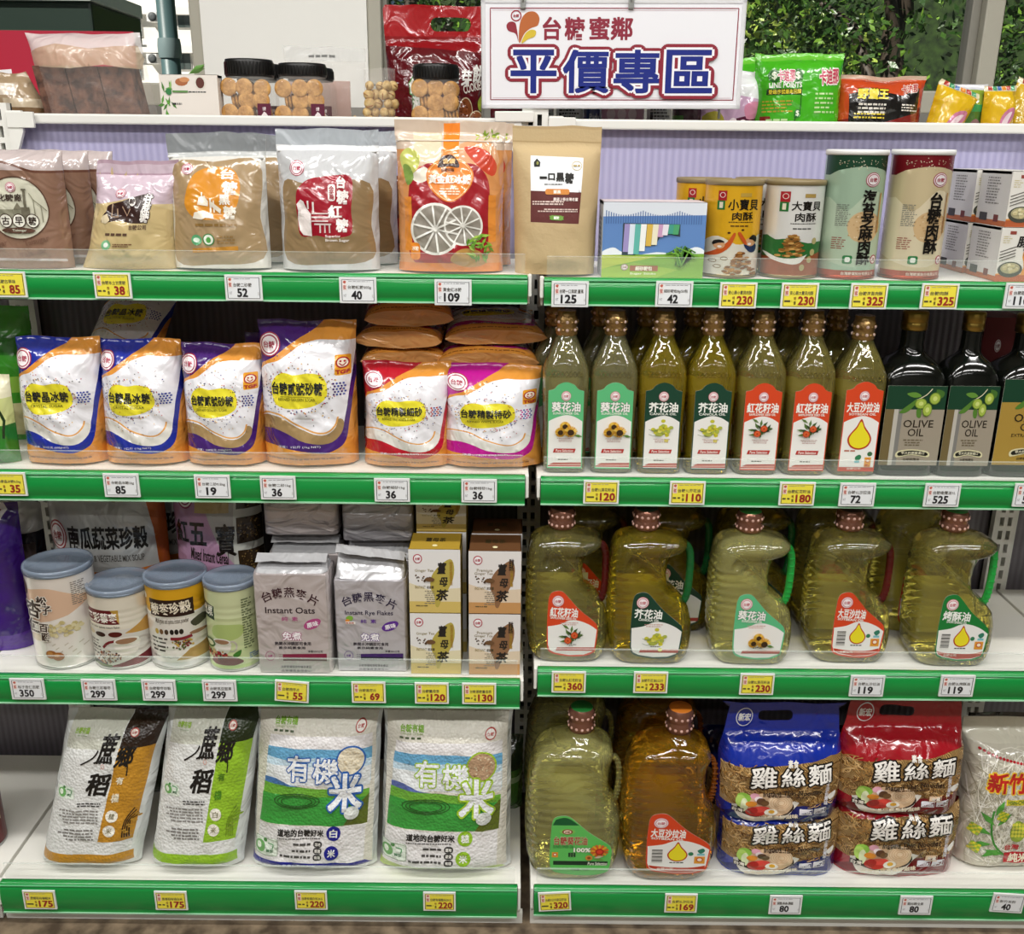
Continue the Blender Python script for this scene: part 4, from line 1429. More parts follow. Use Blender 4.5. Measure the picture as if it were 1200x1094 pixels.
def flower(kind, cx, cy, s, seed=1):
    rd = random.Random(seed)
    o = []
    if kind == 'sunflower':
        for x, y, r in ((-22, 14, 24), (-2, -18, 24), (24, 8, 30)):
            o += [O(rd.choice(('#e2b23e', '#d69a2a', '#eec65a')), band([(cx + x * s, cy + y * s), (cx + (x + r * math.cos(a)) * s, cy + (y + r * math.sin(a)) * s)], 7 * s)) for a in [PI * k / 9 + .1 for k in range(18)]]
            o += [O('#3a2614', E(cx + x * s, cy + y * s, r * .5 * s, r * .5 * s, 14))]
        o.append(leaf(cx + 40 * s, cy + 28 * s, .2, 40 * s, '#5d8a3a'))
    elif kind == 'canola':
        for i in range(26):
            x, y = rd.gauss(0, 19), rd.gauss(0, 19)
            o.append(O(rd.choice(('#d8d23a', '#c3bf34', '#e8e36a', '#a8b048')), E(cx + x * s, cy + y * s, 11 * s, 9 * s, 7)))
        o += [O('#5a6a4a', band([(cx - 62 * s, cy + k * s), (cx - 40 * s, cy + (k + 8) * s), (cx - 20 * s, cy + (k + 4) * s)], 2 * s)) for k in (-2, 22)]
    elif kind == 'safflower':
        o += [leaf(cx + rd.gauss(0, 14) * s, cy + rd.gauss(0, 14) * s, rd.random() * 6.3, 40 * s, rd.choice(('#41592c', '#5c7a3c', '#2f4422'))) for _ in range(26)]
        for x, y in ((12, -12), (-18, 14)):
            o += [O(c, E(cx + x * s, cy + y * s, r * s, r * s, 9)) for c, r in (('#c4441f', 17), ('#dd6a34', 11), ('#b5391c', 6))]
    return o


DROP = lambda cx, cy, r: smooth_pts([(cx, cy - r * 1.75), (cx + r * .35, cy - r * 1.05), (cx + r * .85, cy - r * .35), (cx + r, cy + r * .2), (cx + r * .7, cy + r * .8), (cx, cy + r * 1.05), (cx - r * .7, cy + r * .8), (cx - r, cy + r * .2), (cx - r * .85, cy - r * .35), (cx - r * .35, cy - r * 1.05)], 3, True)


def oil_label(col, txt, eng, kind):
    a = [A('#eceae6', smooth_pts([(4, 188), (35, 172), (80, 158), (120, 166), (156, 188)], 5) + [(156, 414), (4, 414)]), LOGO(80, 66, 22, 24, '#c46a72'),
         T(txt, 16 if len(txt) == 3 else 10, 94, 146 if len(txt) == 3 else 150, 142, '#f4f4ee', .028, 0, 0, ('#2f4a3a', .02) if kind == 'sunflower' else None), T(eng, 22, 144, 140, 155, '#eef0e6', .02)]
    if kind == 'drop':
        a += [O('#b8361e', DROP(80, 262, 52)), O('#eadb28', DROP(80, 262, 45)), LN(20, 316, 70, 328, 1, '#b06a58', 1), O('#2f7a52', smooth_pts([(72, 350), (90, 340), (98, 352), (88, 368), (74, 366)], 3, True)), O('#7cc0c8', R(70, 368, 92, 378)),
              O('#3d6a44', E(134, 336, 11, 11)), O('#e09a32', R(114, 352, 142, 398)), O('#c4402e', E(128, 368, 9, 9)), O('#f5e6cc', E(128, 368, 6, 6)), LN(118, 384, 138, 396, 2, '#b03a2a', 2), O('#b8361e', R(4, 400, 156, 414)), T('台糖公司', 40, 401, 100, 412, '#f0d8cc', .01)]
    else:
        a += [flower(kind, 80, 226, .95 if kind != 'sunflower' else 1.0), LN(42, 268, 120, 290, 3, '#b58a84', 4, .4, 'c'), O('#b3312a', [(32, 322), (130, 322), (124, 342), (26, 342)]), T('Pure Selection', 38, 325, 118, 339, '#f6e6e0', .015, .2), LN(50, 372, 98, 380, 1, '#55504a', 3),
              A('#b0392c', [(30, 392), (156, 390), (156, 398), (10, 400)]), A('#d9806e', [(20, 400), (156, 399), (156, 404), (10, 404)]), A('#b0392c', R(4, 405, 156, 411))]
    return a


spec = [  # px x0, x1, colour of label, text, oil
    ('sunflower', 636, 691, '#5cba7c', '葵花油', 'SUNFLOWER OIL', 'pale', 'mint-labelled sunflower oil bottle, leftmost of the small oil bottles'),
    ('sunflower', 693, 749, '#5cba7c', '葵花油', 'SUNFLOWER OIL', 'pale', 'mint-labelled sunflower oil bottle standing beside the dark green canola bottles'),
    ('canola', 750, 806, '#123f2d', '芥花油', 'CANOLA OIL', 'yellow', 'dark green labelled canola oil bottle beside the mint labels'),
    ('canola', 808, 864, '#123f2d', '芥花油', 'CANOLA OIL', 'yellow', 'dark green labelled canola oil bottle beside the orange labels'),
    ('safflower', 867, 923, '#d4451f', '紅花籽油', 'SAFFLOWER SEED OIL', 'mid', 'orange-labelled safflower oil bottle next to the dark green labels'),
    ('safflower', 925, 981, '#d4451f', '紅花籽油', 'SAFFLOWER SEED OIL', 'mid', 'orange-labelled safflower oil bottle next to the yellow drop label'),
    ('drop', 984, 1041, '#d4451f', '大豆沙拉油', 'SOYBEAN OIL', 'mid', 'soybean oil bottle with a large yellow drop label, beside the black bottles')]
OIL = dict(pale=oil_mat('pale_oil', '#fff8b4', .84), yellow=oil_mat('canola_oil', '#ffe545', .82), mid=oil_mat('safflower_oil', '#fff088', .84), amber=oil_mat('amber_oil', '#ffc030', .82), light=oil_mat('light_oil', '#fffab0', .82))
_cap = None
firsts = []
for kind, x0, x1, col, txt, eng, oil, lab in spec:
    X, Y, Z, w, h = spot('R2', x0, x1, 365 if kind != 'drop' else 371, .028, back=.022)
    t = thing('oil_bottle', lab, 'bottle', (X, Y + w / 2, Z), 'small oil bottles')
    if kind == 'drop':
        bottle_mesh(w, h, OIL[oil]).build('bottle', t)
    elif firsts and firsts[-1][1] == kind:
        c = body_o.copy()
        COL.objects.link(c)
        c.parent = t
    else:
        body_o = bottle_mesh(w, h, OIL[oil]).build('bottle', t)
    bottle_cap(w, h).build('cap', t)
    lw = w * .38
    label_front(w, h, -lw, lw, h * .035, h * (.585 if kind != 'drop' else .615), oil_label(col, txt, eng, kind), (0, 0, 160, 420), ARCH, col, -w / 2 * 1.0).build('label', t)
    bl = MB()
    bl.box(-lw * .9, w / 2 * .985, h * .06, lw * .9, w / 2 * 1.0, h * .56, M('#d8d2b0', 'satin'))
    bl.build('back_label', t)
    firsts.append((t, kind))
for i, (k, dx, lab) in enumerate(((0, -.014, 'oil bottle in the second row behind the leftmost mint label'), (1, -.014, 'oil bottle in the second row behind the other mint label'), (2, -.014, 'oil bottle in the second row seen between mint and dark green labels'),
                                  (3, -.014, 'oil bottle in the second row behind the right dark green label'), (4, -.014, 'oil bottle in the second row left of the first orange label'), (5, -.014, 'oil bottle in the second row between the two orange labels'),
                                  (6, -.014, 'oil bottle in the second row left of the yellow drop label'))):
    s = firsts[k][0]
    dup(s, (s.location.x + dx, s.location.y + .085, s.location.z), lab, 'small oil bottles in the second row')

# dark olive oil bottles
m_black = M('#0b0d0a', 'gloss')
olv = [A('#0f3b26', R(0, 0, 275, 105)), A('#6e5f3c', R(0, 105, 42, 360)), A('#b9b4aa', R(42, 105, 62, 360)), A('#7c7a76', R(62, 105, 82, 360)),
       O('#4f7a2c', smooth_pts([(65, 118), (110, 80), (140, 58), (130, 90), (95, 120)], 3, True)), O('#5d8a34', smooth_pts([(90, 35), (130, 28), (160, 45), (125, 52)], 3, True)), O('#406a28', smooth_pts([(225, 15), (262, 25), (258, 50), (235, 50)], 3, True)), O('#4f7a2c', smooth_pts([(145, 105), (165, 100), (168, 140), (150, 138)], 3, True)),
       O('#d9d3b2', band(smooth_pts([(205, 12), (180, 40), (140, 62)], 3), 4)), [[O(c, E(x, y, rx * k, ry * k, 16)) for c, k in (('#6f8a2e', 1), ('#9fb548', .85), ('#c6d47a', .4))] for x, y, rx, ry in ((160, 78, 28, 24), (222, 55, 26, 27), (192, 105, 22, 30))],
       T('OLIVE', 92, 152, 232, 186, '#241c10', .006), T('OIL', 118, 192, 192, 226, '#241c10', .006), LN(98, 238, 196, 272, 3, '#6a5f4a', 3, .5, 'c'), O('#d6cfa8', smooth_pts([(82, 296), (150, 286), (225, 296), (228, 322), (150, 312), (80, 324)], 3, True)),
       O('#161510', smooth_pts([(88, 300), (150, 291), (218, 300), (218, 316), (150, 308), (90, 317)], 3, True)), T('義大利原裝進口', 100, 296, 208, 309, '#e6e0c4', .01), T('台糖橄欖油', 112, 326, 188, 338, '#2a2418', .008)]


def olive(label, x0, x1, yt, base, lz=(.075, .575), cap='#b0934a'):
    X, Y, Z, w, h = spot('R2', x0, x1, yt, .03, back=.025)
    t = thing('olive_oil_bottle', label, 'bottle', (X, Y + w * .46, Z), 'dark olive oil bottles')
    b = MB()
    r = w / 2
    b.loft([sring(0, r * k, r * k * .92, h * z, p) for z, k, p in ((0, .9, 5), (.01, .96, 5), (.04, .97, 5), (.55, 1.0, 5), (.6, 1, 5), (.645, .95, 4), (.68, .84, 3.5), (.71, .68, 3), (.735, .5, 2.5), (.76, .4, 2.1), (.80, .37, 2), (.89, .36, 2))], m_black)
    b.build('bottle', t)
    b = MB()
    b.lathe([(r * .365, h * .885), (r * .40, h * .89), (r * .40, h * .93), (r * .385, h * .935), (r * .40, h * .94), (r * .40, h * .99), (r * .37, h), (.001, h)], M(cap, 'metal'), 30)
    b.build('cap', t)
    label_front(w, h, -r * .94, r * .94, h * lz[0], h * lz[1], olv if base == '#9a9080' else [A('#0f3b26', R(0, 0, 275, 95)), olv[4:10], T('OLIVE', 70, 142, 215, 176, '#241c10', .006), T('OIL', 105, 182, 180, 214, '#241c10', .006), T('EXTRA VIRGIN', 70, 226, 220, 240, '#3a2e14', .005), olv[-4:]],
                (0, 0, 275, 360), None, base, -r * .925).build('label', t)
    return t


olive('black olive oil bottle with silver label, beside the soybean oil bottle', 1037, 1111, 366, '#9a9080')
olive('black olive oil bottle with silver label, next to the gold labelled one', 1110, 1172, 366, '#9a9080')
olive('black olive oil bottle with gold label at the right end of the row', 1172, 1246, 370, '#a5863a', (.085, .63))
carton('gift_box', 'dark red box standing behind the black olive oil bottles', 'box', 'R2', (1143, 1188, 372), .06, [LOGO(.4, .2, .09, .05, '#7a1c24')], (0, 0, 1, 1), '#5c0f16', '#5c0f16', inset=.16, base='#6b1219')

# ------------------------------------------------------------------ row 3, left: cereal bags, cans, foil packs, tea boxes
f = (190, 50, 720, 560)
art = [A('#c9752a', R(190, 50, 720, 110)), A('#b9bab8', R(190, 110, 720, 335)), A('#c9742a', smooth_pts([(190, 350), (350, 335), (500, 340), (720, 318), (720, 560), (190, 560)], 1)), A('#a4521c', [(640, 50), (720, 50), (720, 330), (690, 330), (680, 200)]),
       LOGO(253, 222, 46, 50, '#a83a3e'), T('南瓜蔬菜珍穀', 308, 185, 656, 262, '#16130f', .03), T('PUMPKIN & VEGETABLE MIX SOUP', 330, 280, 636, 302, '#55524c', .005)]
pk, pw, ph = place_bag('cereal_bag', 'large silver and orange pumpkin cereal bag behind the cream cans', 'bag', 'L3', (50, 192, 560), .07, '#c2c3c1', art, f, 'foil', seed=51, inset=.145, b0=.8, top=.97, tl=.3)
dup(pk, (pk.location.x + .055, pk.location.y + .076, pk.location.z), 'silver and orange pumpkin cereal bag half hidden behind its twin')
f = (745, 50, 1140, 560)
art = [A('#b98fae', smooth_pts([(790, 50), (850, 60), (900, 110), (960, 240), (1020, 310), (1040, 380), (745, 560), (745, 50)], 2)), A('#cfd0c8', [(1040, 50), (1140, 50), (1140, 560), (1010, 560)]), LOGO(820, 85, 42, 50, '#9c4468'), O('#c9b07a', R(865, 110, 1015, 145)),
       T('五', 835, 175, 912, 250, '#1a1512', .03), T('寶', 955, 178, 1040, 285, '#1a1512', .02), T('紅', 770, 170, 830, 245, '#1a1512', .03), T('Mixed Instant Cereal', 835, 264, 1004, 305, '#2a2420', .012, 0, 6),
       [[O('#3a2c1c', R(1046, y, 1140, y + 84)), DOTS(1094, y + 42, 44, 40, 60, 3, ('#6a5230', '#8a6f42', '#221a10'), y)] for y in (50, 160, 268)]]
place_bag('cereal_bag', 'pink and grey mixed cereal bag behind the green can', 'bag', 'L3', (199, 306, 560), .065, '#b7b4b0', art, f, 'film', seed=53, inset=.15, b0=.8, top=.97, tl=.3)
f = (0, 0, 100, 170)
art = [A('#d9d4da', smooth_pts([(0, 0), (80, 0), (70, 30), (40, 50), (30, 90), (0, 110)], 3)), O('#7d1f3c', R(0, 8, 76, 34)), T('健康食材', 6, 12, 70, 30, '#f0e2e6', .03), O('#151018', band(smooth_pts([(10, 44), (30, 50), (20, 70), (5, 85)], 4), 9)), A('#4a1c8c', R(0, 150, 100, 170))]
place_bag('cereal_bag', 'purple bag with white top standing at the left edge on the can shelf', 'bag', 'L3', (-60, 21, 588), .065, '#34126e', art, f, seed=55, inset=.08, b0=.8, top=.95, tl=.3)
place_bag('cereal_bag', 'black and white bag behind the purple bag at the left edge', 'bag', 'L3', (-5, 47, 588), .06, '#23222a', [A('#c9c8c4', R(0, 0, 1, .22)), A('#c9c8c4', R(.0, .62, 1, .7)), A('#3f3430', R(.2, .3, .9, .55))], (0, 0, 1, 1), seed=57, inset=.175, b0=.8)

kcan = dict(row='L3', lid='#9aa9bd', rim='#d6d6d2', lid_clear=True, lidh=.011, group='cereal cans')
f = (80, 385, 370, 805)
art = [A('#e3c0a4', smooth_pts([(80, 470), (150, 440), (240, 430), (330, 470), (370, 500), (300, 560), (180, 590), (80, 610)], 4, True)), A('#f0ebe4', smooth_pts([(80, 640), (160, 600), (300, 560), (370, 540), (370, 805), (80, 805)], 2)),
       O('#4a3220', E(106, 440, 22, 36)), O('#b9995a', band(E(106, 440, 15, 26) + [(121, 440)], 3)), LN(320, 410, 362, 520, 12, '#8a827a', 4, .45),
       DOTS(270, 620, 70, 34, 46, 9, ('#d9cd9a', '#cdbf86', '#e6dcb2'), 2), [O('#cfc6b6', band([(220 + 13 * k, 700 + 18 * (k % 4)), (236 + 13 * k, 690 + 18 * (k % 4))], 4)) for k in range(10)],
       O('#faf6ee', E(148, 695, 44, 62)), O('#e9dcc4', E(148, 665, 38, 18)), [[O('#a8672c', E(x, y, 26, 20)), O('#c98a48', E(x - 5, y - 5, 13, 9))] for x, y in ((210, 742), (240, 750))],
       T('松', 170, 466, 224, 508, '#3d2a20', .03, .1, 0, ('#faf4ea', .05)), T('子', 192, 508, 240, 550, '#3d2a20', .03, .1, 0, ('#faf4ea', .05)), T('杏', 108, 488, 196, 570, '#3d2a20', .03, .1, 0, ('#faf4ea', .05)), T('仁', 110, 575, 178, 645, '#3d2a20', .03, .1, 0, ('#faf4ea', .05)),
       T('百', 176, 592, 218, 632, '#3d2a20', .03, .1, 0, ('#faf4ea', .05)), T('匯', 180, 634, 216, 674, '#3d2a20', .03, .1, 0, ('#faf4ea', .05))]
kc = lambda name, lab, box, yb, art, f, base, **k: can(name, lab, 'can', box=box, yb=yb, art=art, fr=f, base=base, fin='tin', **{**kcan, **k})
kc('cereal_can', 'tall cream almond powder can, leftmost of the front cans', (19.5, 97, 672), 784.7, art, f, '#ebe4dc')
ribs = [(.62, .03, .018), (.70, .03, .018), (.78, .03, .018), (.3, .03, .018), (.22, .03, .018)]
mug = lambda x, y, s: [O('#c9c2b8', band(E(x + 62 * s, y - 4 * s, 26 * s, 34 * s) + [(x + 88 * s, y - 4 * s)], 10 * s)), O('#e6e0d6', smooth_pts([(x - 52 * s, y - 38 * s), (x + 52 * s, y - 38 * s), (x + 44 * s, y + 30 * s), (x, y + 50 * s), (x - 44 * s, y + 30 * s)], 3, True)),
                      O('#f2eee6', E(x, y - 36 * s, 54 * s, 20 * s)), O('#a07a5c', E(x, y - 34 * s, 46 * s, 15 * s))]
f = (345, 465, 625, 805)
art = [A('#e8e2d2', R(345, 465, 625, 620)), A('#dedad2', R(345, 620, 625, 805)), A('#c99a4c', smooth_pts([(540, 640), (625, 560), (625, 660)], 1)), A('#6e1420', R(358, 525, 524, 595)), A('#c9a14a', [(490, 525), (524, 525), (524, 595)]), T('三彩藜麥', 362, 540, 518, 588, '#f6efe6', .025, 0, -2), T('Three color quinoa instant flakes', 366, 602, 524, 616, '#4a3a30', .005),
       O('#3a1c14', E(430, 644, 26, 12)), O('#5a1a14', E(500, 642, 30, 13)), O('#d9c8a4', E(380, 640, 20, 11)), O('#7a1a22', band(smooth_pts([(435, 710), (470, 680), (540, 670)], 3), 12)), mug(540, 708, .9), DOTS(455, 755, 62, 30, 90, 4, ('#7a3a24', '#3a2018', '#d9c8a4', '#a4603a'), 4),
       LN(372, 670, 425, 750, 5, '#55504a', 3, .35), A('#6e1420', smooth_pts([(440, 805), (540, 775), (625, 735), (625, 790), (560, 805)], 1)), A('#3a3634', R(345, 778, 450, 792)), A('#5a6a3a', R(345, 792, 470, 805))]
kc('cereal_can', 'short cream can with dark red name band and ribbed side', (93, 167, 694), 784.7, art, f, '#e4dcc6', bead=ribs)
f = (608, 425, 880, 805)
art = [A('#e0a91e', R(608, 425, 880, 545)), A('#ece8e0', smooth_pts([(608, 545), (700, 560), (800, 560), (880, 535), (880, 780), (608, 780)], 1)), A('#2e1a12', R(655, 476, 846, 556)), T('藜麥珍穀', 660, 488, 838, 546, '#f3e8d4', .025, 0, -4), T('Multi grains and quinoa instant powder', 680, 566, 824, 596, '#4a3a20', .006),
       [O(c, E(x, 630, 9, 13)) for x, c in ((682, '#c9a84a'), (704, '#7a5a3a'), (728, '#4a3a2a'), (752, '#1c1714'), (772, '#1c1714'), (792, '#2a2018'))], mug(850, 665, .62), DOTS(790, 690, 45, 28, 50, 5, ('#7a4a2a', '#c9a84a', '#8a2a2a', '#4f6a2c'), 4), O('#8a2430', band(smooth_pts([(745, 660), (790, 662), (830, 655)], 3), 14)),
       LN(650, 655, 735, 735, 4, '#4a4640', 3, .4), A('#b9975a', smooth_pts([(760, 770), (820, 720), (880, 690), (880, 770)], 1)), T('淨重 Net weight: 450g (15.7oz)', 650, 748, 770, 762, '#55504a', .004), A('#dcdcda', R(608, 780, 880, 805)), O('#e9e2d2', E(626, 474, 14, 16)), O('#4a4a3a', smooth_pts([(830, 590), (870, 570), (878, 600), (845, 618)], 3, True))]
kc('cereal_can', 'yellow-topped grain can with dark brown name plate', (162, 234.7, 684), 784.7, art, f, '#e4e0d6', bead=ribs)
f = (880, 430, 1120, 815)
art = [A('#d3dcae', R(880, 430, 1120, 560)), A('#b4c97c', smooth_pts([(940, 600), (1010, 590), (1070, 600), (1060, 650), (1000, 670), (930, 650)], 3, True)), A('#193a22', [(880, 478), (945, 505), (945, 575), (880, 560)]), T('堅果', 882, 504, 940, 556, '#f0f0e2', .03, 0, 5), mug(972, 702, .75), DOTS(940, 745, 55, 22, 40, 6, ('#8a1f24', '#3a2a20', '#c9a06a', '#a83232'), 3),
       A('#6a1c1c', smooth_pts([(920, 770), (990, 745), (1040, 760), (1060, 785), (980, 800), (920, 790)], 3, True)), LN(1068, 470, 1105, 720, 20, '#6d7a55', 8, .5), O('#4a6a34', E(915, 690, 26, 22)), O('#dfe4c4', E(915, 690, 18, 14)), LN(1085, 745, 1118, 775, 3, '#7a93b4', 2, .6), O('#3f7a2c', smooth_pts([(1020, 740), (1055, 720), (1050, 745), (1030, 755)], 3, True)), A('#b8cf86', R(880, 795, 1120, 815))]
kc('cereal_can', 'pale green nut can partly behind the silver oat pack', (233.5, 297, 687), 787, art, f, '#cfdaa6', bead=ribs)

# vacuum foil packs
m_foil = M('#c9c9cc', 'foil')


def foil_pack(label, row, box, yb, art, fr, base, depth=.07, ridge=.02, slope=0.0, group='foil cereal packs', dims=None, inset=.03, seed=0):
    X, Y, Z, w, h = dims or spot(row, box[0], box[1], box[2], inset, yb)
    t = thing('foil_pack', label, 'packet', (X, Y + depth / 2, Z), group)
    hb, r, d2 = h, w / 2, depth / 2
    b = MB()
    b.loft([sring(0, r * .98, d2 * .96, 0, 9, 60), sring(0, r, d2, .004, 9, 60), sring(0, r, d2, hb * .5, 9, 60), sring(0, r * .995, d2, hb - .004, 9, 60), sring(0, r * .97, d2 * .95, hb, 9, 60)], M(base, 'foil'))
    sheet(b, w * .93, hb * .985, lambda x, z, o: (x, -d2 - .0004 - o + .0012 * noise.noise(Vector((x * 40, z * 40, seed))) * 0, z + hb * .008), base, art, fr, 'foil', 'satin')
    b.build('pack', t)
    b = MB()
    rd = random.Random(seed)
    rings = []
    for k, (z, dd, yy) in enumerate(((0, .93, 0), (.35, .72, 0), (.7, .4, .1), (.9, .14, .2), (1.0, .08, .25))):
        ring = sring(0, r * (.96 - .02 * k), d2 * dd, hb - .001 + ridge * z, 6, 40, d2 * yy)
        rings.append([(x, y, zz + slope * x * z + .0035 * noise.noise(Vector((x * 45, y * 45, k + seed)))) for x, y, zz in ring])
    b.loft(rings, m_foil, smooth=False)
    fz = hb + ridge - .002
    b.add([(x * r * .93, d2 * .25 + a, fz + bz + slope * x * r * .93 + .002 * noise.noise(Vector((x * 5, bz * 90, seed)))) for a, bz in ((0, 0), (-.012, .012), (-.03, .004)) for x in [q / 6 - 1 for q in range(13)]],
          [(i * 13 + k, i * 13 + k + 1, i * 13 + 14 + k, i * 13 + 13 + k) for i in range(2) for k in range(12)], m_foil)
    b.build('folded_top', t)
    return t, w, h


def oat_art(txt, sub, c, c2, big, extra):
    a = []
    for i, (ch, x, y, rr_) in enumerate(zip(txt, (82, 130, 183, 236, 288), (450, 436, 432, 440, 462), (-24, -10, 0, 12, 26))):
        a += T(ch, x - 23, y - 21, x + 23, y + 21, c, .012, 0, rr_)
    return a + [T(sub, 72, 494, 292, 520, '#2a1a22' if c == '#37141f' else c, .012), T('純  素', 142, 534, 214, 552, c2, .012), O(c2, smooth_pts([(238, 574), (258, 550), (300, 540), (316, 552), (296, 578), (256, 588)], 3, True)), T('原味', 252, 554, 304, 576, '#f4eef2', .025, 0, -14),
                T('免煮', 140, 598, 226, 634, '#f4f0f2', .02, 0, 0, (c2, .04)), T('熱開水沖調即可食用', 104, 640, 266, 656, '#26202a', .02), T('素京純素食用', 120, 660, 240, 672, '#26202a', .015), T('淨重500公克', 250, 676, 318, 686, '#26202a', .01),
                O(c2, band(E(80, 702, 20, 20) + [(100, 702)], 2)), T('台糖', 70, 696, 90, 708, c2, .01), O(big[0], [(136, 694), (334, 690), (334, 708), (136, 708)]), O(big[1], R(136, 708, 334, 722)), [O(big[0], R(118 + 6 * (k % 3), 695 + 9 * (k // 3), 121 + 6 * (k % 3), 698 + 9 * (k // 3))) for k in range(9)],
                T('台糖榮獲經濟部優良產品', 126, 742, 262, 754, '#4a4450', .008), T('品質優良食用安心', 126, 760, 262, 770, '#4a4450', .008)] + extra


fo = (32, 362, 345, 772)
oat = foil_pack('silver instant oats pack with dark red stripe in front', 'L3', (298.5, 387, 673), 788, oat_art('台糖燕麥片', 'Instant Oats', '#37141f', '#a8487c', ('#7d1a3c', '#4a1a1c'), []), fo, '#c9bfbe', ridge=.014, seed=1)
rye_x = [O('#7aa83a', smooth_pts([(74, 530), (90, 518), (108, 524), (100, 540)], 3, True)), O('#d98a3a', E(82, 540, 10, 7)), O('#e8e4dc', R(72, 544, 118, 556)), LN(74, 546, 116, 554, 1, '#a83a2a', 3)]
rye = foil_pack('silver instant rye flakes pack with dark purple stripe in front', 'L3', (392, 477.5, 680), 786, oat_art('台糖黑麥片', 'Instant Rye Flakes', '#231a3a', '#5a2a8a', ('#3a1a5e', '#150f28'), rye_x), fo, '#c3bfc4', ridge=.034, slope=-.12, seed=2)
for s, lab, labu in ((oat, 'silver oats pack in the second row behind the front oats pack', 'crumpled silver oats pack lying topmost behind the front oats pack'),
                     (rye, 'silver rye pack in the second row behind the front rye pack', 'silver rye pack stacked topmost behind the front rye pack')):
    o = s[0]
    dup(o, (o.location.x + .006, o.location.y + .082, o.location.z), lab, 'foil packs in the second row')
    q = dup(o, (o.location.x + .004, o.location.y + .08, o.location.z + s[2] + .036), labu, 'foil packs in the second row', (0, 0, PI + .03))
    q.scale = (1, 1, .42)


# ginger tea boxes
def tea_art(gold, island, txt2, prem):
    f = (672, 262, 888, 525)
    a = [A(gold[0], smooth_pts([(672, 400), (760, 430), (888, 420), (888, 525), (672, 525)], 1)), A(gold[1], R(672, 478, 888, 525)), A(island, smooth_pts([(846, 300), (862, 330), (858, 380), (835, 430), (812, 460), (796, 500), (782, 495), (778, 455), (762, 420), (768, 370), (800, 330)], 3, True)),
         O('#b03a4a', E(710, 300, 19, 19)), O('#f0eef0', E(710, 300, 15, 15)), T('台糖', 699, 294, 721, 306, '#b03a4a', .02), T('薑', 790, 314, 830, 362, '#1a1410', .025, .15), T('母', 800, 376, 836, 414, '#1a1410', .025, .15), T('茶', 784, 426, 838, 474, '#1a1410', .025, .15),
         TV(txt2, 842, 310, 856, 410, '#a5822c', .015), DOTS(716, 378, 24, 14, 9, 3.4, ('#3a2a1c', '#6a4a2c'), 5), [O('#4a3320', band(smooth_pts([(735 + 10 * k, 395 - 4 * k), (750 + 10 * k, 380 - 2 * k), (768 + 7 * k, 386)], 3), 9)) for k in range(2)], O('#6a4a2c', E(760, 385, 20, 9)),
         LN(735, 430, 780, 490, 7, '#7d766a', 4, .4, 'r'), LN(700, 492, 770, 500, 1, '#6a5a3a', 2), T('INSTANT', 698, 412, 742, 424, '#8a7a44', .004), T('速溶薑', 746, 412, 776, 424, '#4a3a20', .01)]
    a += [T('Premium', 706, 336, 770, 348, '#8a7a5a', .004), T('Ginger Tea', 696, 350, 772, 364, '#8a7a5a', .004)] if prem else [T('Ginger Tea', 698, 343, 776, 357, '#8a7a44', .004)]
    return a, f


ta, tf = tea_art(('#dcd0ae', '#cfb564'), '#b3a248', '精選老薑薑母茶', False)
ba, bf = tea_art(('#dcc9b0', '#c4925a'), '#8a6242', '嚴選台灣黑糖薑', True)
ba = ba + T('黑糖', 838, 292, 858, 344, '#2a1c14', .02)
gtop = [T('薑母茶', .3, .3, .7, .55, '#3a2e10', .02), O('#e6dcae', E(.5, .78, .05, .06))]
X, Y, Z, w, h = spot('L3', 481, 540, 718.5, yb=789)
hu = at(511, 644, Y).z - Z - h - .001
for i, (dy, dz, hh, lab) in enumerate(((0, 0, h, 'lower yellow ginger tea box at the front'), (0, h + .0015, hu, 'upper yellow ginger tea box stacked at the front'), (.075, 0, h, 'yellow ginger tea box at the bottom of the second row'),
                                      (.075, h + .0015, hu, 'yellow ginger tea box in the middle of the second row'), (.078, h * 2 + .003, hu * .6, 'yellow ginger tea box topmost under the price rail'))):
    carton('tea_box', lab, 'box', None, None, .068, ta, tf, '#b39a3a', '#a8892a', 'yellow ginger tea boxes', tops=gtop, dims=(X + (.006 if i > 1 else .0), Y + dy, Z + dz, w, hh), base='#e2e0de')
X, Y, Z, w, h = spot('L3', 549.5, 609.5, 719.5, yb=790)
hu = at(580, 646, Y).z - Z - h - .001
for i, (dy, dz, hh, lab) in enumerate(((0, 0, h, 'lower brown sugar ginger tea box at the front'), (0, h + .0015, hu, 'upper brown sugar ginger tea box stacked at the front'), (.075, 0, h, 'brown ginger tea box at the bottom of the second row'),
                                      (.075, h + .0015, hu, 'brown ginger tea box topmost in the second row near the post'))):
    carton('tea_box', lab, 'box', None, None, .068, ba, bf, '#6b4424', '#5f3c1e', 'brown sugar ginger tea boxes', tops=gtop, dims=(X + (.002 if i > 1 else 0), Y + dy, Z + dz, w, hh), base='#e2dedc')

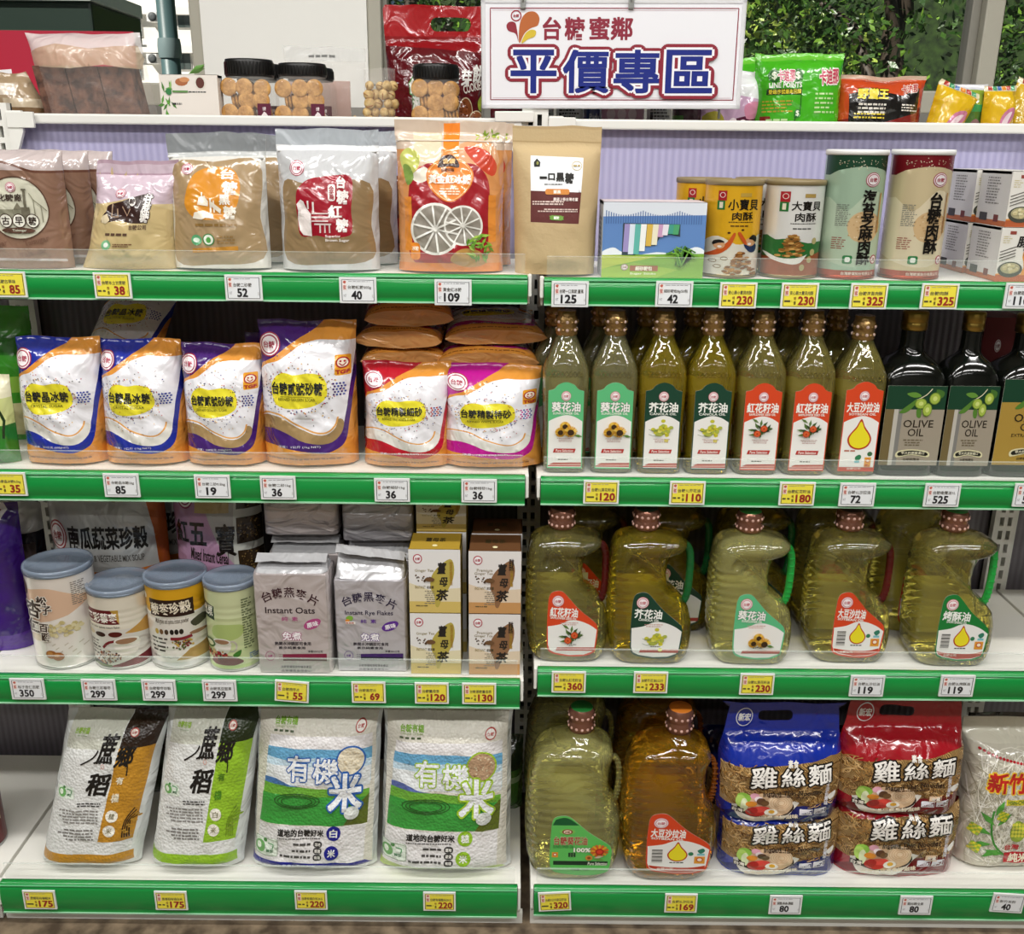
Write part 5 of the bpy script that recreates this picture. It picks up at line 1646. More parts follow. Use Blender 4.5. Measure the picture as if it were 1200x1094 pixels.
# ------------------------------------------------------------------ rows 3 and 4, right: handled oil jugs
JUG2 = [(0, .13, .90, .86, 4), (.012, .10, .93, .95, 4), (.05, .055, .97, 1, 4), (.10, .03, .99, 1, 4), (.18, .01, 1.0, 1, 4), (.27, .005, .99, 1, 4), (.35, 0, .95, 1, 4), (.41, 0, .87, 1, 4), (.45, 0, .77, 1, 4), (.49, 0, .70, 1, 4), (.57, .005, .675, 1, 4),
        (.65, .01, .69, 1, 4), (.71, .02, .74, 1, 4), (.75, .03, .84, .98, 4), (.78, .045, .89, .95, 3.8), (.805, .07, .89, .9, 3.6), (.825, .11, .83, .8, 3.2), (.842, .17, .74, .64, 2.8), (.855, .23, .63, .46, 2.3), (.865, .26, .57, .36, 2), (.88, .27, .56, .34, 2)]
JUG3 = [(0, .13, .83, .86, 4), (.012, .09, .88, .95, 4), (.05, .045, .95, 1, 4), (.12, .01, .985, 1, 4), (.25, 0, 1.0, 1, 4), (.36, 0, .99, 1, 4), (.41, .005, .95, 1, 4), (.46, .01, .89, 1, 4), (.54, .02, .86, 1, 4), (.62, .035, .86, 1, 4), (.68, .06, .88, .98, 4),
        (.73, .095, .90, .94, 3.8), (.765, .14, .88, .86, 3.4), (.79, .20, .84, .76, 3), (.815, .29, .76, .58, 2.6), (.835, .37, .71, .42, 2.2), (.848, .43, .69, .36, 2), (.87, .44, .68, .34, 2)]


JOIL = dict(yellow=oil_mat('canola_jug_oil', '#ffea58', .82, clear_=.66), mid=oil_mat('jug_oil', '#fff69c', .82, clear_=.66), amber=oil_mat('amber_jug_oil', '#ffc638', .82, clear_=.55), light=oil_mat('light_jug_oil', '#fffba8', .62, clear_=.6))


def jug_mesh(w, h, d, prof, mat, ribs=True):
    b = MB()
    rings = []
    zs = [p[0] for p in prof]

    def at_z(z):
        for p, q in zip(prof, prof[1:]):
            if p[0] <= z <= q[0]:
                t = (z - p[0]) / (q[0] - p[0])
                return [p[i] + (q[i] - p[i]) * t for i in range(1, 5)]
        return prof[-1][1:]
    zz = sorted(set(zs + [.08 + .0125 * i for i in range(50) if .08 + .0125 * i < .68]))
    for z in zz:
        x0, x1, k, p = at_z(z)
        rib = .012 * math.cos(2 * PI * z / .05) * (1 if ribs and .16 < z < .66 else 0)
        rings.append(sring((x0 + x1) / 2 * w - w / 2 - rib * w * .35, (x1 - x0) / 2 * w + rib * w * .35, d / 2 * k + rib * w * .3, h * z, p, 96))
    for ring in rings:
        for i, (x, y, z) in enumerate(ring):
            u, v = x / w + .5, z / h
            k = sstep(0, .022, v - (.70 - .47 * (u - .2))) * (1 - sstep(.70, .76, v)) * sstep(.04, .10, u)
            ring[i] = (x, y - math.copysign(min(abs(y), .015 * k), y), z)
    b.loft(rings, mat)
    return b


def jug_cap(cx, r, z0, z1, top):
    b = MB()
    H = z1 - z0
    b.lathe([(r * .8, z0), (r * .98, z0 + H * .06), (r * 1.02, z0 + H * .2), (r * .96, z0 + H * .42), (r * .93, z0 + H * .48), (r * 1.0, z0 + H * .55), (r * .99, z0 + H * .85), (r * .9, z0 + H * .95), (r * .84, z1)], m_shr_red, 36, (cx, 0, 0), cap1=False)
    for zz, q in ((.24, 1.0), (.7, .99)):
        for i in range(14):
            a = 2 * PI * (i + .5) / 14
            b.ball((cx + r * q * .96 * math.cos(a), r * q * .96 * math.sin(a), z0 + H * zz), r * .13, m_pink2, 8, 6)
    b.lathe([(r * .84, z1), (r * .8, z1 + .0012), (.0005, z1 + .0014)], M(top, 'plastic'), 28, (cx, 0, 0))
    return b


m_shr_red = shrink_mat('#9a6a58', '#7a4a3a')
m_pink2 = M('#e9bcae', 'gloss')
JLAB = smooth_pts([(22, 8), (50, 0), (75, 8), (105, 40), (150, 90), (222, 150), (236, 172), (240, 200), (232, 285), (222, 305), (180, 322), (110, 325), (40, 314), (12, 300), (2, 270), (0, 180), (4, 60), (10, 24)], 3, True)


def jug_label(col, txt, eng, kind, rim=None):
    wv_ = smooth_pts([(4, 175), (60, 165), (105, 145), (150, 146), (200, 165), (236, 190)], 4)
    a = [A('#ecebe8', wv_ + [(234, 210), (227, 280), (216, 300), (178, 315), (110, 318), (42, 307), (16, 294), (7, 268), (5, 185)]), LOGO(50, 50, 28, 28, '#c8717a'), T(txt, 14, 82, 144 if len(txt) > 3 else 142, 128, '#f5f5f0', .028, 0, 3, ('#2f5a44', .02) if kind == 'sunflower' else None), T(eng, 34 if len(txt) == 3 else 16, 128, 130 if len(txt) == 3 else 140, 140, '#f0f2ea', .02, 0, 4)]
    if kind == 'drop':
        a += [O('#b8361e', DROP(118, 216, 38)), O('#eadb28', DROP(118, 216, 33)), O('#e8e6e2', R(20, 190, 64, 268)), [O('#2a2826', R(22, 192 + 6 * k, 62, 192 + 6 * k + (2 if k % 3 else 4))) for k in range(12)], LN(90, 258, 146, 266, 1, '#3a3432', 3), O('#2f7a52', E(168, 214, 10, 10)), O('#2f7a62', smooth_pts([(192, 196), (212, 184), (220, 198), (205, 212)], 3, True)),
              O('#7cc0c8', R(192, 212, 220, 222)), O('#e09a32', R(182, 228, 222, 266)), O('#c4402e', E(202, 244, 13, 12)), O('#f5e6cc', E(202, 244, 9, 8)), A('#b8361e', smooth_pts([(12, 278), (60, 286), (120, 290), (180, 288), (226, 276)], 3) + [(220, 298), (178, 312), (110, 316), (44, 304), (18, 292)]), T('台糖公司', 44, 290, 104, 302, '#f0d8cc', .015)]
    else:
        a += [LN(60, 152, 150, 170, 2, '#c9968e', 4, .4, 'c'), flower(kind, 118, 226, 1.0), LN(96, 262, 146, 268, 1, '#4a4440', 3), A('#b0382c', [(50, 280), (228, 278), (225, 296), (44, 296)])]
    return a


def jug(label, row, box, yb, d, prof, oil, handle_col, col, txt, eng, kind, cap_col, group, lab=(.25, .86, .05, .51), capr=.155, yt=None, name='oil_jug', lart=None, capx=.415, turn=0.0, lw=None):
    X, Y, Z, w, h = spot(row, box[0], box[1], yt or box[2], yb=yb, back=d * .42)
    t = thing(name, label, 'jug', (X, Y + d / 2, Z), group, (0, 0, turn))
    jug_mesh(w, h, d, prof, oil).build('jug_body', t)
    ztop = prof[-1][0]
    jug_cap((capx - .5) * w, w * capr, h * (ztop - .012), h, cap_col).build('cap', t)
    big = prof is JUG3
    b = MB()
    if not big:
        pts = [(.82, .765), (.90, .755), (.95, .70), (.962, .6), (.96, .5), (.95, .43), (.92, .375), (.88, .36)]
    else:
        pts = [(.86, .69), (.92, .685), (.96, .64), (.972, .57), (.97, .51), (.96, .46), (.94, .42), (.92, .40)]
    p = smooth_pts([((x - .5) * w, z * h) for x, z in pts], 4)
    b.tube([(x, 0, z) for x, z in p], w * (.03 if big else .046), handle_col, 12, 1.0 if big else .8)
    hd = b.build('handle', t)
    b = MB()
    for i in range(3, len(p) - 3, 2):
        b.box(p[i][0] - w * .03, -w * .045, p[i][1] - .001, p[i][0] + w * .03, -w * .03, p[i][1] + .001, handle_col)
    b.build('grip_rib', hd)
    x0, x1, z0, z1 = ((lab[0] - .5) * w, (lab[1] - .5) * w, lab[2] * h, lab[3] * h)
    label_front(w, h, x0, x1, z0, z1, lart or jug_label(col, txt, eng, kind), (0, 0, 240, 325), JLAB, col, -d / 2 - .0006).build('label', t)
    b = MB()
    b.box(-.36 * w, d / 2 - .0005, .06 * h, .28 * w, d / 2 + .0004, .47 * h, M('#dcd8b8', 'satin'))
    b.build('back_label', t)
    return t, w, h


h_red, h_grn, h_brt, h_amb = (clear('handle_' + n, c, .88, .2) for n, c in (('red', '#5e0a10'), ('green', '#0f6a34'), ('bright', '#22b04a'), ('amber', '#8a4a10')))
g2 = 'handled oil jugs on the third shelf'
J = [jug('orange-labelled safflower oil jug with red handle beside the post', 'R3', (617, 716, 596), 776.5, .095, JUG2, JOIL['mid'], h_red, '#d4451f', '紅花籽油', 'SAFFLOWER SEED OIL', 'safflower', '#3a2a22', g2),
     jug('dark green labelled canola oil jug with green handle', 'R3', (715.5, 817, 597), 780, .095, JUG2, JOIL['yellow'], h_grn, '#0f3b2a', '芥花油', 'CANOLA OIL', 'canola', '#143a2a', g2),
     jug('mint-labelled sunflower oil jug with bright green handle', 'R3', (838, 938, 600), 780, .095, JUG2, JOIL['light'], h_brt, '#5cba84', '葵花油', 'SUNFLOWER OIL', 'sunflower', '#2f9a44', g2),
     jug('orange-labelled soybean oil jug with drop and dark red handle', 'R3', (956, 1056, 598), 778, .095, JUG2, JOIL['mid'], h_red, '#d4451f', '大豆沙拉油', 'SOYBEAN OIL', 'drop', '#3a2420', g2),
     jug('green-labelled shortening oil jug with drop, rightmost of the handled jugs', 'R3', (1080, 1180, 599), 782, .095, JUG2, JOIL['mid'], h_brt, '#177a34', '烤酥油', 'SHORTENING OIL', 'drop', '#2f9a44', g2)]
for i, (k, px, lab) in enumerate(((0, 688, 'oil jug in the second row behind the safflower jug'), (1, 784, 'oil jug in the second row between canola and sunflower jugs'), (1, 879, 'oil jug in the second row behind the mint-labelled jug'),
                                 (3, 974, 'oil jug in the second row left of the soybean jug'), (3, 1068, 'oil jug in the second row between soybean and shortening jugs'), (4, 1128, 'oil jug in the second row behind the shortening jug'))):
    s = J[k][0]
    if i == 5:
        continue
    dup(s, (at(px, 690, .11).x, s.location.y + .115, s.location.z), lab, 'oil jugs in the second row of the third shelf')

# three litre jugs on the bottom shelf
lart = [A('#0f5a2e', smooth_pts([(20, 22), (50, 10), (78, 20), (108, 50)], 2) + [(112, 52), (8, 52)]), A('#1d8a3c', R(0, 0, 1, 1)), O('#7ec45c', E(66, 86, 30, 16)), O('#8a2a24', E(66, 86, 20, 14)), O('#f2e0c4', E(66, 86, 15, 10)), T('台糖', 56, 81, 76, 91, '#8a2a24', .02), T('台糖葵花油', 14, 112, 144, 158, '#a32420', .02, 0, 0, ('#dff0c4', .02)),
        T('SUNFLOWER OIL', 12, 160, 92, 176, '#1d6a2c', .01, .1), T('100%', 92, 172, 158, 196, '#f6f8ea', .035, 0, 0, ('#3a6a2c', .03)), flower('safflower', 0, 0, .001), [O(c, band([(192, 185), (192 + r * math.cos(a), 185 + r * math.sin(a))], 9)) for k in range(16) for a, r, c in [(PI * k / 8, 36, '#d9602a' if k % 2 else '#e8a22c')]],
        O('#a8281c', E(192, 185, 17, 17, 16)), O('#d9402a', E(192, 185, 11, 11, 14)), O('#c98a3a', E(152, 224, 14, 14)), O('#8a4a1c', E(152, 224, 7, 7)), leaf(168, 232, .2, 46, '#6a9a4a'), leaf(170, 225, -.3, 40, '#d9c9b0'), O('#e09a32', R(8, 198, 32, 226)), O('#c4402e', E(20, 210, 8, 8)), O('#f5e6cc', E(20, 210, 5, 5)),
        O('#123a20', R(72, 200, 100, 224)), [O('#a8e08a', [(86 + a, 212 + b), (86 + a * 3, 212 + b * 2.4), (86 + a * 1.4, 212 + b * 2.6)]) for a, b in ((3, 3), (-3, 3), (3, -3), (-3, -3))], O('#0f2a18', R(14, 246, 226, 268)), T('Pure Selection', 148, 250, 224, 268, '#e4e8d6', .015, .2), T('內容量：3公升', 84, 286, 158, 298, '#1d4a24', .008)]
lart = [x for x in flat(lart) if x != ('A', '#1d8a3c', R(0, 0, 1, 1))]
B1 = jug('huge pale oil jug with light green sunflower label, on the bottom shelf', 'R4', (617, 732, 831), 1034, .125, JUG3, JOIL['light'], JOIL['light'], '#5fbf5c', '', '', 'sunflower', '#1f7a34', 'big oil jugs on the bottom shelf', lab=(.25, .89, .045, .44), capr=.135, capx=.56, lart=lart)
B2 = jug('huge amber soybean oil jug with orange cap and red drop label', 'R4', (734, 848, 832), 1036.5, .125, JUG3, JOIL['amber'], h_amb, '#d4451f', '大豆沙拉油', 'SOYBEAN OIL', 'drop', '#f08a2c', 'big oil jugs on the bottom shelf', lab=(.23, .90, .06, .46), capr=.14, capx=.56)
dup(B1[0], (B1[0].location.x + .0, B1[0].location.y + .14, B1[0].location.z), 'huge pale oil jug in the second row behind the sunflower labelled one')
dup(B2[0], (B2[0].location.x + .0, B2[0].location.y + .14, B2[0].location.z), 'huge amber oil jug in the second row behind the soybean one')

# noodle packs ----------------------------------------------------------
m_noodle = strands('instant_noodle', '#6e4a22', '#d0a868', 130, .6, 26, .4, .9)
m_vermi = strands('rice_vermicelli', '#a8a288', '#efebdc', 170, .9, 18, .4, .8)


def noodle_art(col, dark, veg):
    f = (65, 75, 540, 520)
    bowl = [O('#e9e4dc', smooth_pts([(120, 470), (150, 510), (220, 520), (300, 505), (345, 455), (345, 425), (130, 440)], 3, True)), O('#3a2a24', E(236, 450, 108, 46)), O('#d9b894', E(240, 440, 98, 52)), O('#e8cfae', E(290, 428, 46, 34)), [O('#cfa880', band(E(292, 428, 40 - 9 * k, 28 - 6 * k, 20) + [(332 - 9 * k, 428)], 2)) for k in range(4)],
            [O(c, E(x, y, rx, ry, 12)) for x, y, rx, ry, c in ((150, 410, 26, 20, '#8fc24a'), (140, 425, 20, 26, '#b5d86a'), (152, 440, 14, 30, '#e6efc4'), (190, 400, 18, 12, '#e6a8bc'), (205, 412, 16, 11, '#f4e4e8'), (178, 432, 22, 12, '#d98a2c'), (215, 420, 18, 14, '#5a3a24'), (230, 428, 16, 12, '#6a4a2a'),
                                                               (200, 466, 42, 22, '#c02a24'), (215, 455, 36, 14, '#d9443a'), (185, 460, 20, 16, '#a81f1c'), (256, 468, 26, 14, '#f2ede2'), (258, 466, 12, 8, '#eab23a'))]]
    t3 = [T(ch, x0, y0, x1, y1, '#f4f0ea', .016, .05, -4, ('#14100e', .05)) for ch, x0, y0, x1, y1 in (('雞', 170, 288, 270, 368), ('絲', 284, 290, 374, 360), ('麵', 386, 278, 482, 350))]
    a = [A(m_noodle, smooth_pts([(70, 300), (200, 292), (400, 275), (536, 258), (538, 400), (520, 445), (345, 458), (75, 455)], 2)), A(dark, smooth_pts([(110, 480), (250, 470), (345, 452), (530, 430), (528, 520), (66, 520)], 2)),
         STRANDS(72, 280, 534, 452, 330, ('#c9a066', '#b98c50', '#dcb880', '#7a5228', '#a87c44', '#5e3c1a'), 3.2, 7 if veg else 9, 14, 46), bowl,
         t3, T('素食', 310, 262, 350, 290, '#f0ece4', .03), T('Instant Thin Noodles', 220, 374, 440, 396, '#2a1a12', .02, .1, -3), LN(240, 398, 400, 406, 1, '#4a3020', 3), O('#2a2420', R(110, 455, 152, 474)), T('台灣', 112, 457, 150, 472, '#f0e8dc', .02),
         O('#e8e6ee', band(R(368, 460, 416, 482) + [(368, 460)], 3)), T('White', 372, 463, 412, 479, '#e8e6ee', .03), O('#e8e6ee', band(R(424, 456, 470, 480) + [(424, 456)], 3)), T('4~2', 428, 459, 466, 477, '#e8e6ee', .03), TV('正宗台灣味', 456, 350, 472, 440, '#e8e6ee', .02), O('#f2f0ea', smooth_pts([(470, 400), (500, 388), (502, 410), (480, 420)], 3, True)),
         T('台灣道地素食好滋味', 150, 482, 360, 500, '#e8dcc4', .03, 0, -5)]
    if veg:
        a += [O('#e8c9a8', band(R(395, 434, 438, 456) + [(395, 434)], 3)), T('全素', 400, 437, 434, 453, '#e8e0d4', .03)]
    top = [O('#e8ecf2', E(138, 135, 36, 40)), O(col, E(138, 135, 32, 36)), T('新宏', 112, 118, 164, 152, '#f0f0ec', .035)]
    return f, a, top


def noodle_pack(label, box, yb, col, dark, veg, upper=True, Z=None, dims=None, seed=0):
    f, a, top = noodle_art(col, dark, veg)
    if upper:
        X, Y, Z0, w, h = dims
        holes = [RR(196, 108, 342, 150, 18)]
        t = thing('noodle_pack', label, 'noodles', (X, Y, Z0), 'instant noodle packs')
        pouch('bag', t, w, h, .1, col, [a, top], f, 'film', M(dark, 'film'), .006, holes, None, None, seed=seed, b0=.92, bl=.06, top=.72, tl=.42, wr=.0035, pinch=.0, pe=5, taper=[(0, .97), (.1, 1), (.55, 1.0), (.75, .93), (1, .86)], ff=.5)
    else:
        X, Y, Z0, w, h = dims
        t = thing('noodle_pack', label, 'noodles', (X, Y, Z0), 'instant noodle packs')
        f2 = (f[0], 262, f[2], f[3] + 8)
        pouch('bag', t, w, h, .1, col, [a], f2, 'film', M(dark, 'film'), .006, (), None, None, seed=seed, b0=.92, bl=.08, top=1.02, tl=.2, wr=.003, pinch=.0, pe=5, ff=.5)
    return t


for nm, col, dark, veg, lo, up, sd in (('blue', '#122c9a', '#101c66', False, (848, 990, 962), (850, 997, 823), 61), ('red', '#9c1420', '#6e0f18', True, (985, 1132, 953), (993, 1142, 818), 65)):
    X, Y, Z, w, h = spot('R4', *lo, yb=1027)
    noodle_pack('lower %s wheat noodle pack, flattened under the other %s pack' % (nm, nm), None, None, col, dark, veg, False, dims=(X, Y + .05, Z, w, h), seed=sd)
    pz = Z + h - .002
    Xu = (at((up[0] + up[1]) / 2, 890, Y).x)
    wu = at(up[1], 930, Y).x - at(up[0], 930, Y).x
    hu = at((up[0] + up[1]) / 2, up[2], Y + .05).z - pz
    noodle_pack('upper %s noodle pack with carrying handle standing on the lower one' % nm, None, None, col, dark, veg, True, dims=(Xu, Y + .05, pz, wu, hu), seed=sd + 1)

f = (985, 170, 1330, 750)
rp = [A('#d9d5c4', R(985, 170, 1330, 250)), A('#cfcaba', R(985, 250, 1330, 750)), STRANDS(988, 255, 1326, 746, 420, ('#efebde', '#dedac8', '#bdb7a2', '#f4f1e8', '#aaa48e'), 3, 5, 60, 260, 1.4), [O('#b5242c', E(1025 + 13 * k, 268 + 46 * math.sin(min(1, k / 16) * PI * .5) * .9, 6, 5, 8)) for k in range(24)], T('新竹', 1048, 340, 1200, 424, '#c4261f', .035, 0, 0, ('#f2c93a', .04)), T('米粉', 1206, 346, 1310, 424, '#c4261f', .035, 0, 0, ('#f2c93a', .04)),
      O('#e3d23a', R(1124, 448, 1330, 472)), T('HSIN-CHU RICE NOODLE', 1130, 451, 1310, 468, '#3a7a3a', .02),
      [O('#3f8a34', band(smooth_pts([(1150, 690), (1100, 640), (1080, 560), (1085, 500)], 4), 8)), [leaf(x, y, a, 75, '#4f9a3c') for x, y, a in ((1092, 560, -2.4), (1085, 600, -2.8), (1090, 640, 3.0), (1120, 660, 2.6), (1100, 560, -.8), (1090, 520, -1.2), (1140, 680, 3.3))]],
      [[O(c, E(x + 7 * i - 3 * j, y + 9 * j + 2 * i, 7, 6, 8)) for i in range(4) for j in range(4) for c in ('#d9cf3a' if (i + j) % 2 else '#8fae34',)] for x, y in ((1110, 500), (1020, 570), (1025, 645))],
      O('#8fa63a', E(1185, 585, 30, 45)), [O('#d4cf4a', E(1165 + 13 * (k % 4), 555 + 15 * (k // 4), 6, 7, 8)) for k in range(16)], O('#b5242c', [(1140, 672), (1330, 668), (1330, 720), (1146, 718)]), T('純米', 1160, 676, 1240, 714, '#f4e9d2', .03), T('台灣', 1140, 640, 1200, 662, '#b5242c', .02)]
place_bag('rice_vermicelli_bag', 'clear bag of white rice vermicelli with corn print at the right end', 'noodles', 'R4', (1134, 1240, 842), .09, '#cfcab8', rp, f, 'film', yb=1021, seed=71, b0=.85, bl=.06, top=.9, tl=.25, wr=.003, pe=4, lean=.08, back=M('#d8d4c4', 'film'))
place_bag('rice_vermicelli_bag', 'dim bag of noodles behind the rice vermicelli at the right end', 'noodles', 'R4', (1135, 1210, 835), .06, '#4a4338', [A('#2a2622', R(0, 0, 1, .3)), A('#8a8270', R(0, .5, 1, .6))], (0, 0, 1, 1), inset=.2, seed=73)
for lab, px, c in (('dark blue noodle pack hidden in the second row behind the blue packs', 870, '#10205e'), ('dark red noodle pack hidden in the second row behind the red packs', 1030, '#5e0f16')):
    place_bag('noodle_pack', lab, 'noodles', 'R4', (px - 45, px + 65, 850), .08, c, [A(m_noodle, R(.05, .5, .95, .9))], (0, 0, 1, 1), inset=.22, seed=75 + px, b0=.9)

# ------------------------------------------------------------------ row 4, left: rice
kr = dict(b0=.55, bl=.06, top=.965, tl=.2, wr=.003, pe=3.5, pinch=.02, step=.007)
m_edge = M('#dfe3e2', 'film')


def rice_band(band_c, dark, plate, rice2, f, sxf, low):
    P = lambda p: sxf(p)
    return [A('#d9dad3', P([(200, 100), (640, 80), (640, 265), (180, 265)])), A('#e4e2e2', P(R(60, 265, 640, 770))), A(dark, P([(470, 140), (620, 110), (600, 265), (440, 265)])), A(band_c, P([(438, 262), (602, 262), (480, 718), (326, 718)])),
            A(band_c, P([(20, 770), (475, 775), (468, 840), (20, 825)]))]


def rice_a(label, box, yb, col, dark, fr, off, seed, name2):
    # unshear: the crop drawing leans right, u along the bag's own axis
    x_b, x_t = fr

    def U(p):
        return [(x - ((860 - y) / 740) * (x_t - x_b), y) for x, y in p]
    f = (x_b, 115, x_b + 480, 862)
    D = off
    S_ = lambda x, y: (x + D * (y / 860 * -.0), y)
    br = lambda s, a, b, c, d, bo=.03: T(s, *[U([(a, (b + d) / 2)])[0][0], b, U([(c, (b + d) / 2)])[0][0], d], '#16120f', bo, .12)
    tt = lambda s, a, b, c, d, co, bo=.02: T(s, *[U([(a, (b + d) / 2)])[0][0], b, U([(c, (b + d) / 2)])[0][0], d], co, bo)
    ln = lambda a, b, c, d, rows, co, sd: [('O', co, U(o[2])) for o in LN(a, b, c, d, rows, co, sd, .5, 'r')]
    art = [A('#c9cabd', U([(205, 115), (470, 115), (438, 268), (180, 268)])), A('#dfe0de', U([(180, 268), (440, 268), (330, 720), (480, 720), (470, 775), (30, 775), (60, 700)])), A(dark, U([(474, 115), (640, 115), (590, 268), (440, 268)])), A(col, U([(440, 262), (592, 262), (480, 718), (328, 718)])),
           A(col, U([(28, 778), (480, 780), (474, 832), (24, 822)])), A('#d9dcda', U([(20, 832), (480, 836), (480, 870), (10, 870)])),
           tt('台糖有機', 225, 178, 295, 202, '#8fb53a', .03), ln(218, 206, 286, 214, 1, '#9aa88a', 2), br('蔗', 345, 195, 432, 335), br('鄉', 425, 250, 512, 350), br('稻', 285, 380, 398, 490),
           O('#16120f', U(band(smooth_pts([(345, 270), (320, 305), (258, 340)], 3), 7))), O('#16120f', U(band(smooth_pts([(478, 300), (478, 350), (470, 396)], 3), 5))), O('#16120f', U(band(smooth_pts([(322, 330), (350, 322), (405, 325)], 3), 8))),
           O('#b0433a', U(E(505, 193, 20, 20))), O('#f2e6dc', U(E(505, 193, 15, 15))), tt('台糖', 494, 187, 516, 199, '#b0433a'), O('#d98a7a', U(band(E(365, 345, 7, 11) + [(372, 345)], 2))),
           tt('有', 424, 398, 458, 434, '#efe6cc' if name2 == '糙' else '#4f7a1c', .03), tt('機', 400, 478, 436, 522, '#efe6cc' if name2 == '糙' else '#4f8a1c', .03), [[O('#f0ece0', U(E(x, y, 28, 29))), tt(ch, x - 13, y - 14, x + 13, y + 14, '#8a8468', .02)] for ch, x, y in ((name2, 399, 590), ('米', 384, 662))],
           O('#dfe9dc', U(RR(134, 450, 224, 508, 8))), O('#6fae62', U(E(160, 480, 22, 22))), O('#e8f2e2', U(E(156, 478, 10, 13))), O('#4a9a5a', U(band(smooth_pts([(185, 462), (212, 466), (208, 482)], 3), 4))), tt('轉型', 186, 484, 210, 496, '#4a7a52'), O('#4f8a4a', U(E(172, 455, 7, 6))),
           ln(230, 522, 350, 546, 2, '#3a3836', 3), ln(130, 558, 335, 630, 5, '#8d8a86', 4), ln(135, 652, 308, 712, 4, '#7d7a76', 5), [O(dark if name2 == '糙' else '#7a9a24', U(band(smooth_pts([(440 + 10 * k, 700), (455 + 8 * k, 620), (500 + 5 * k, 560 + 14 * k)], 3), 5))) for k in range(4)],
           [O('#b58a34' if name2 == '糙' else '#8fae34', U(E(452 + 9 * k, 660 - 11 * k + 22 * (k % 2), 9, 5))) for k in range(8)]]
    X0 = (x_t - x_b)
    t, w, h = place_bag('rice_bag', label, 'rice', 'L4', box, .075, m_edge, art, f, 'rice', 'vacuum packed rice bags', yb=yb, seed=seed, sh=off, lean=.16, wmul=.95, back=M('#dfe3e2', 'film'), **kr)
    return t


rice_a('vacuum rice bag with brown-gold stripe, leaning at the left end of the bottom shelf', (28, 155, 832), 1028, '#c08a2a', '#2a1a0e', (10, 160), .225, 81, '糙')
rice_a('vacuum rice bag with lime green stripe beside the gold striped one', (160, 279, 824), 1030, '#94c02e', '#23300f', (10, 160), .15, 83, '白')


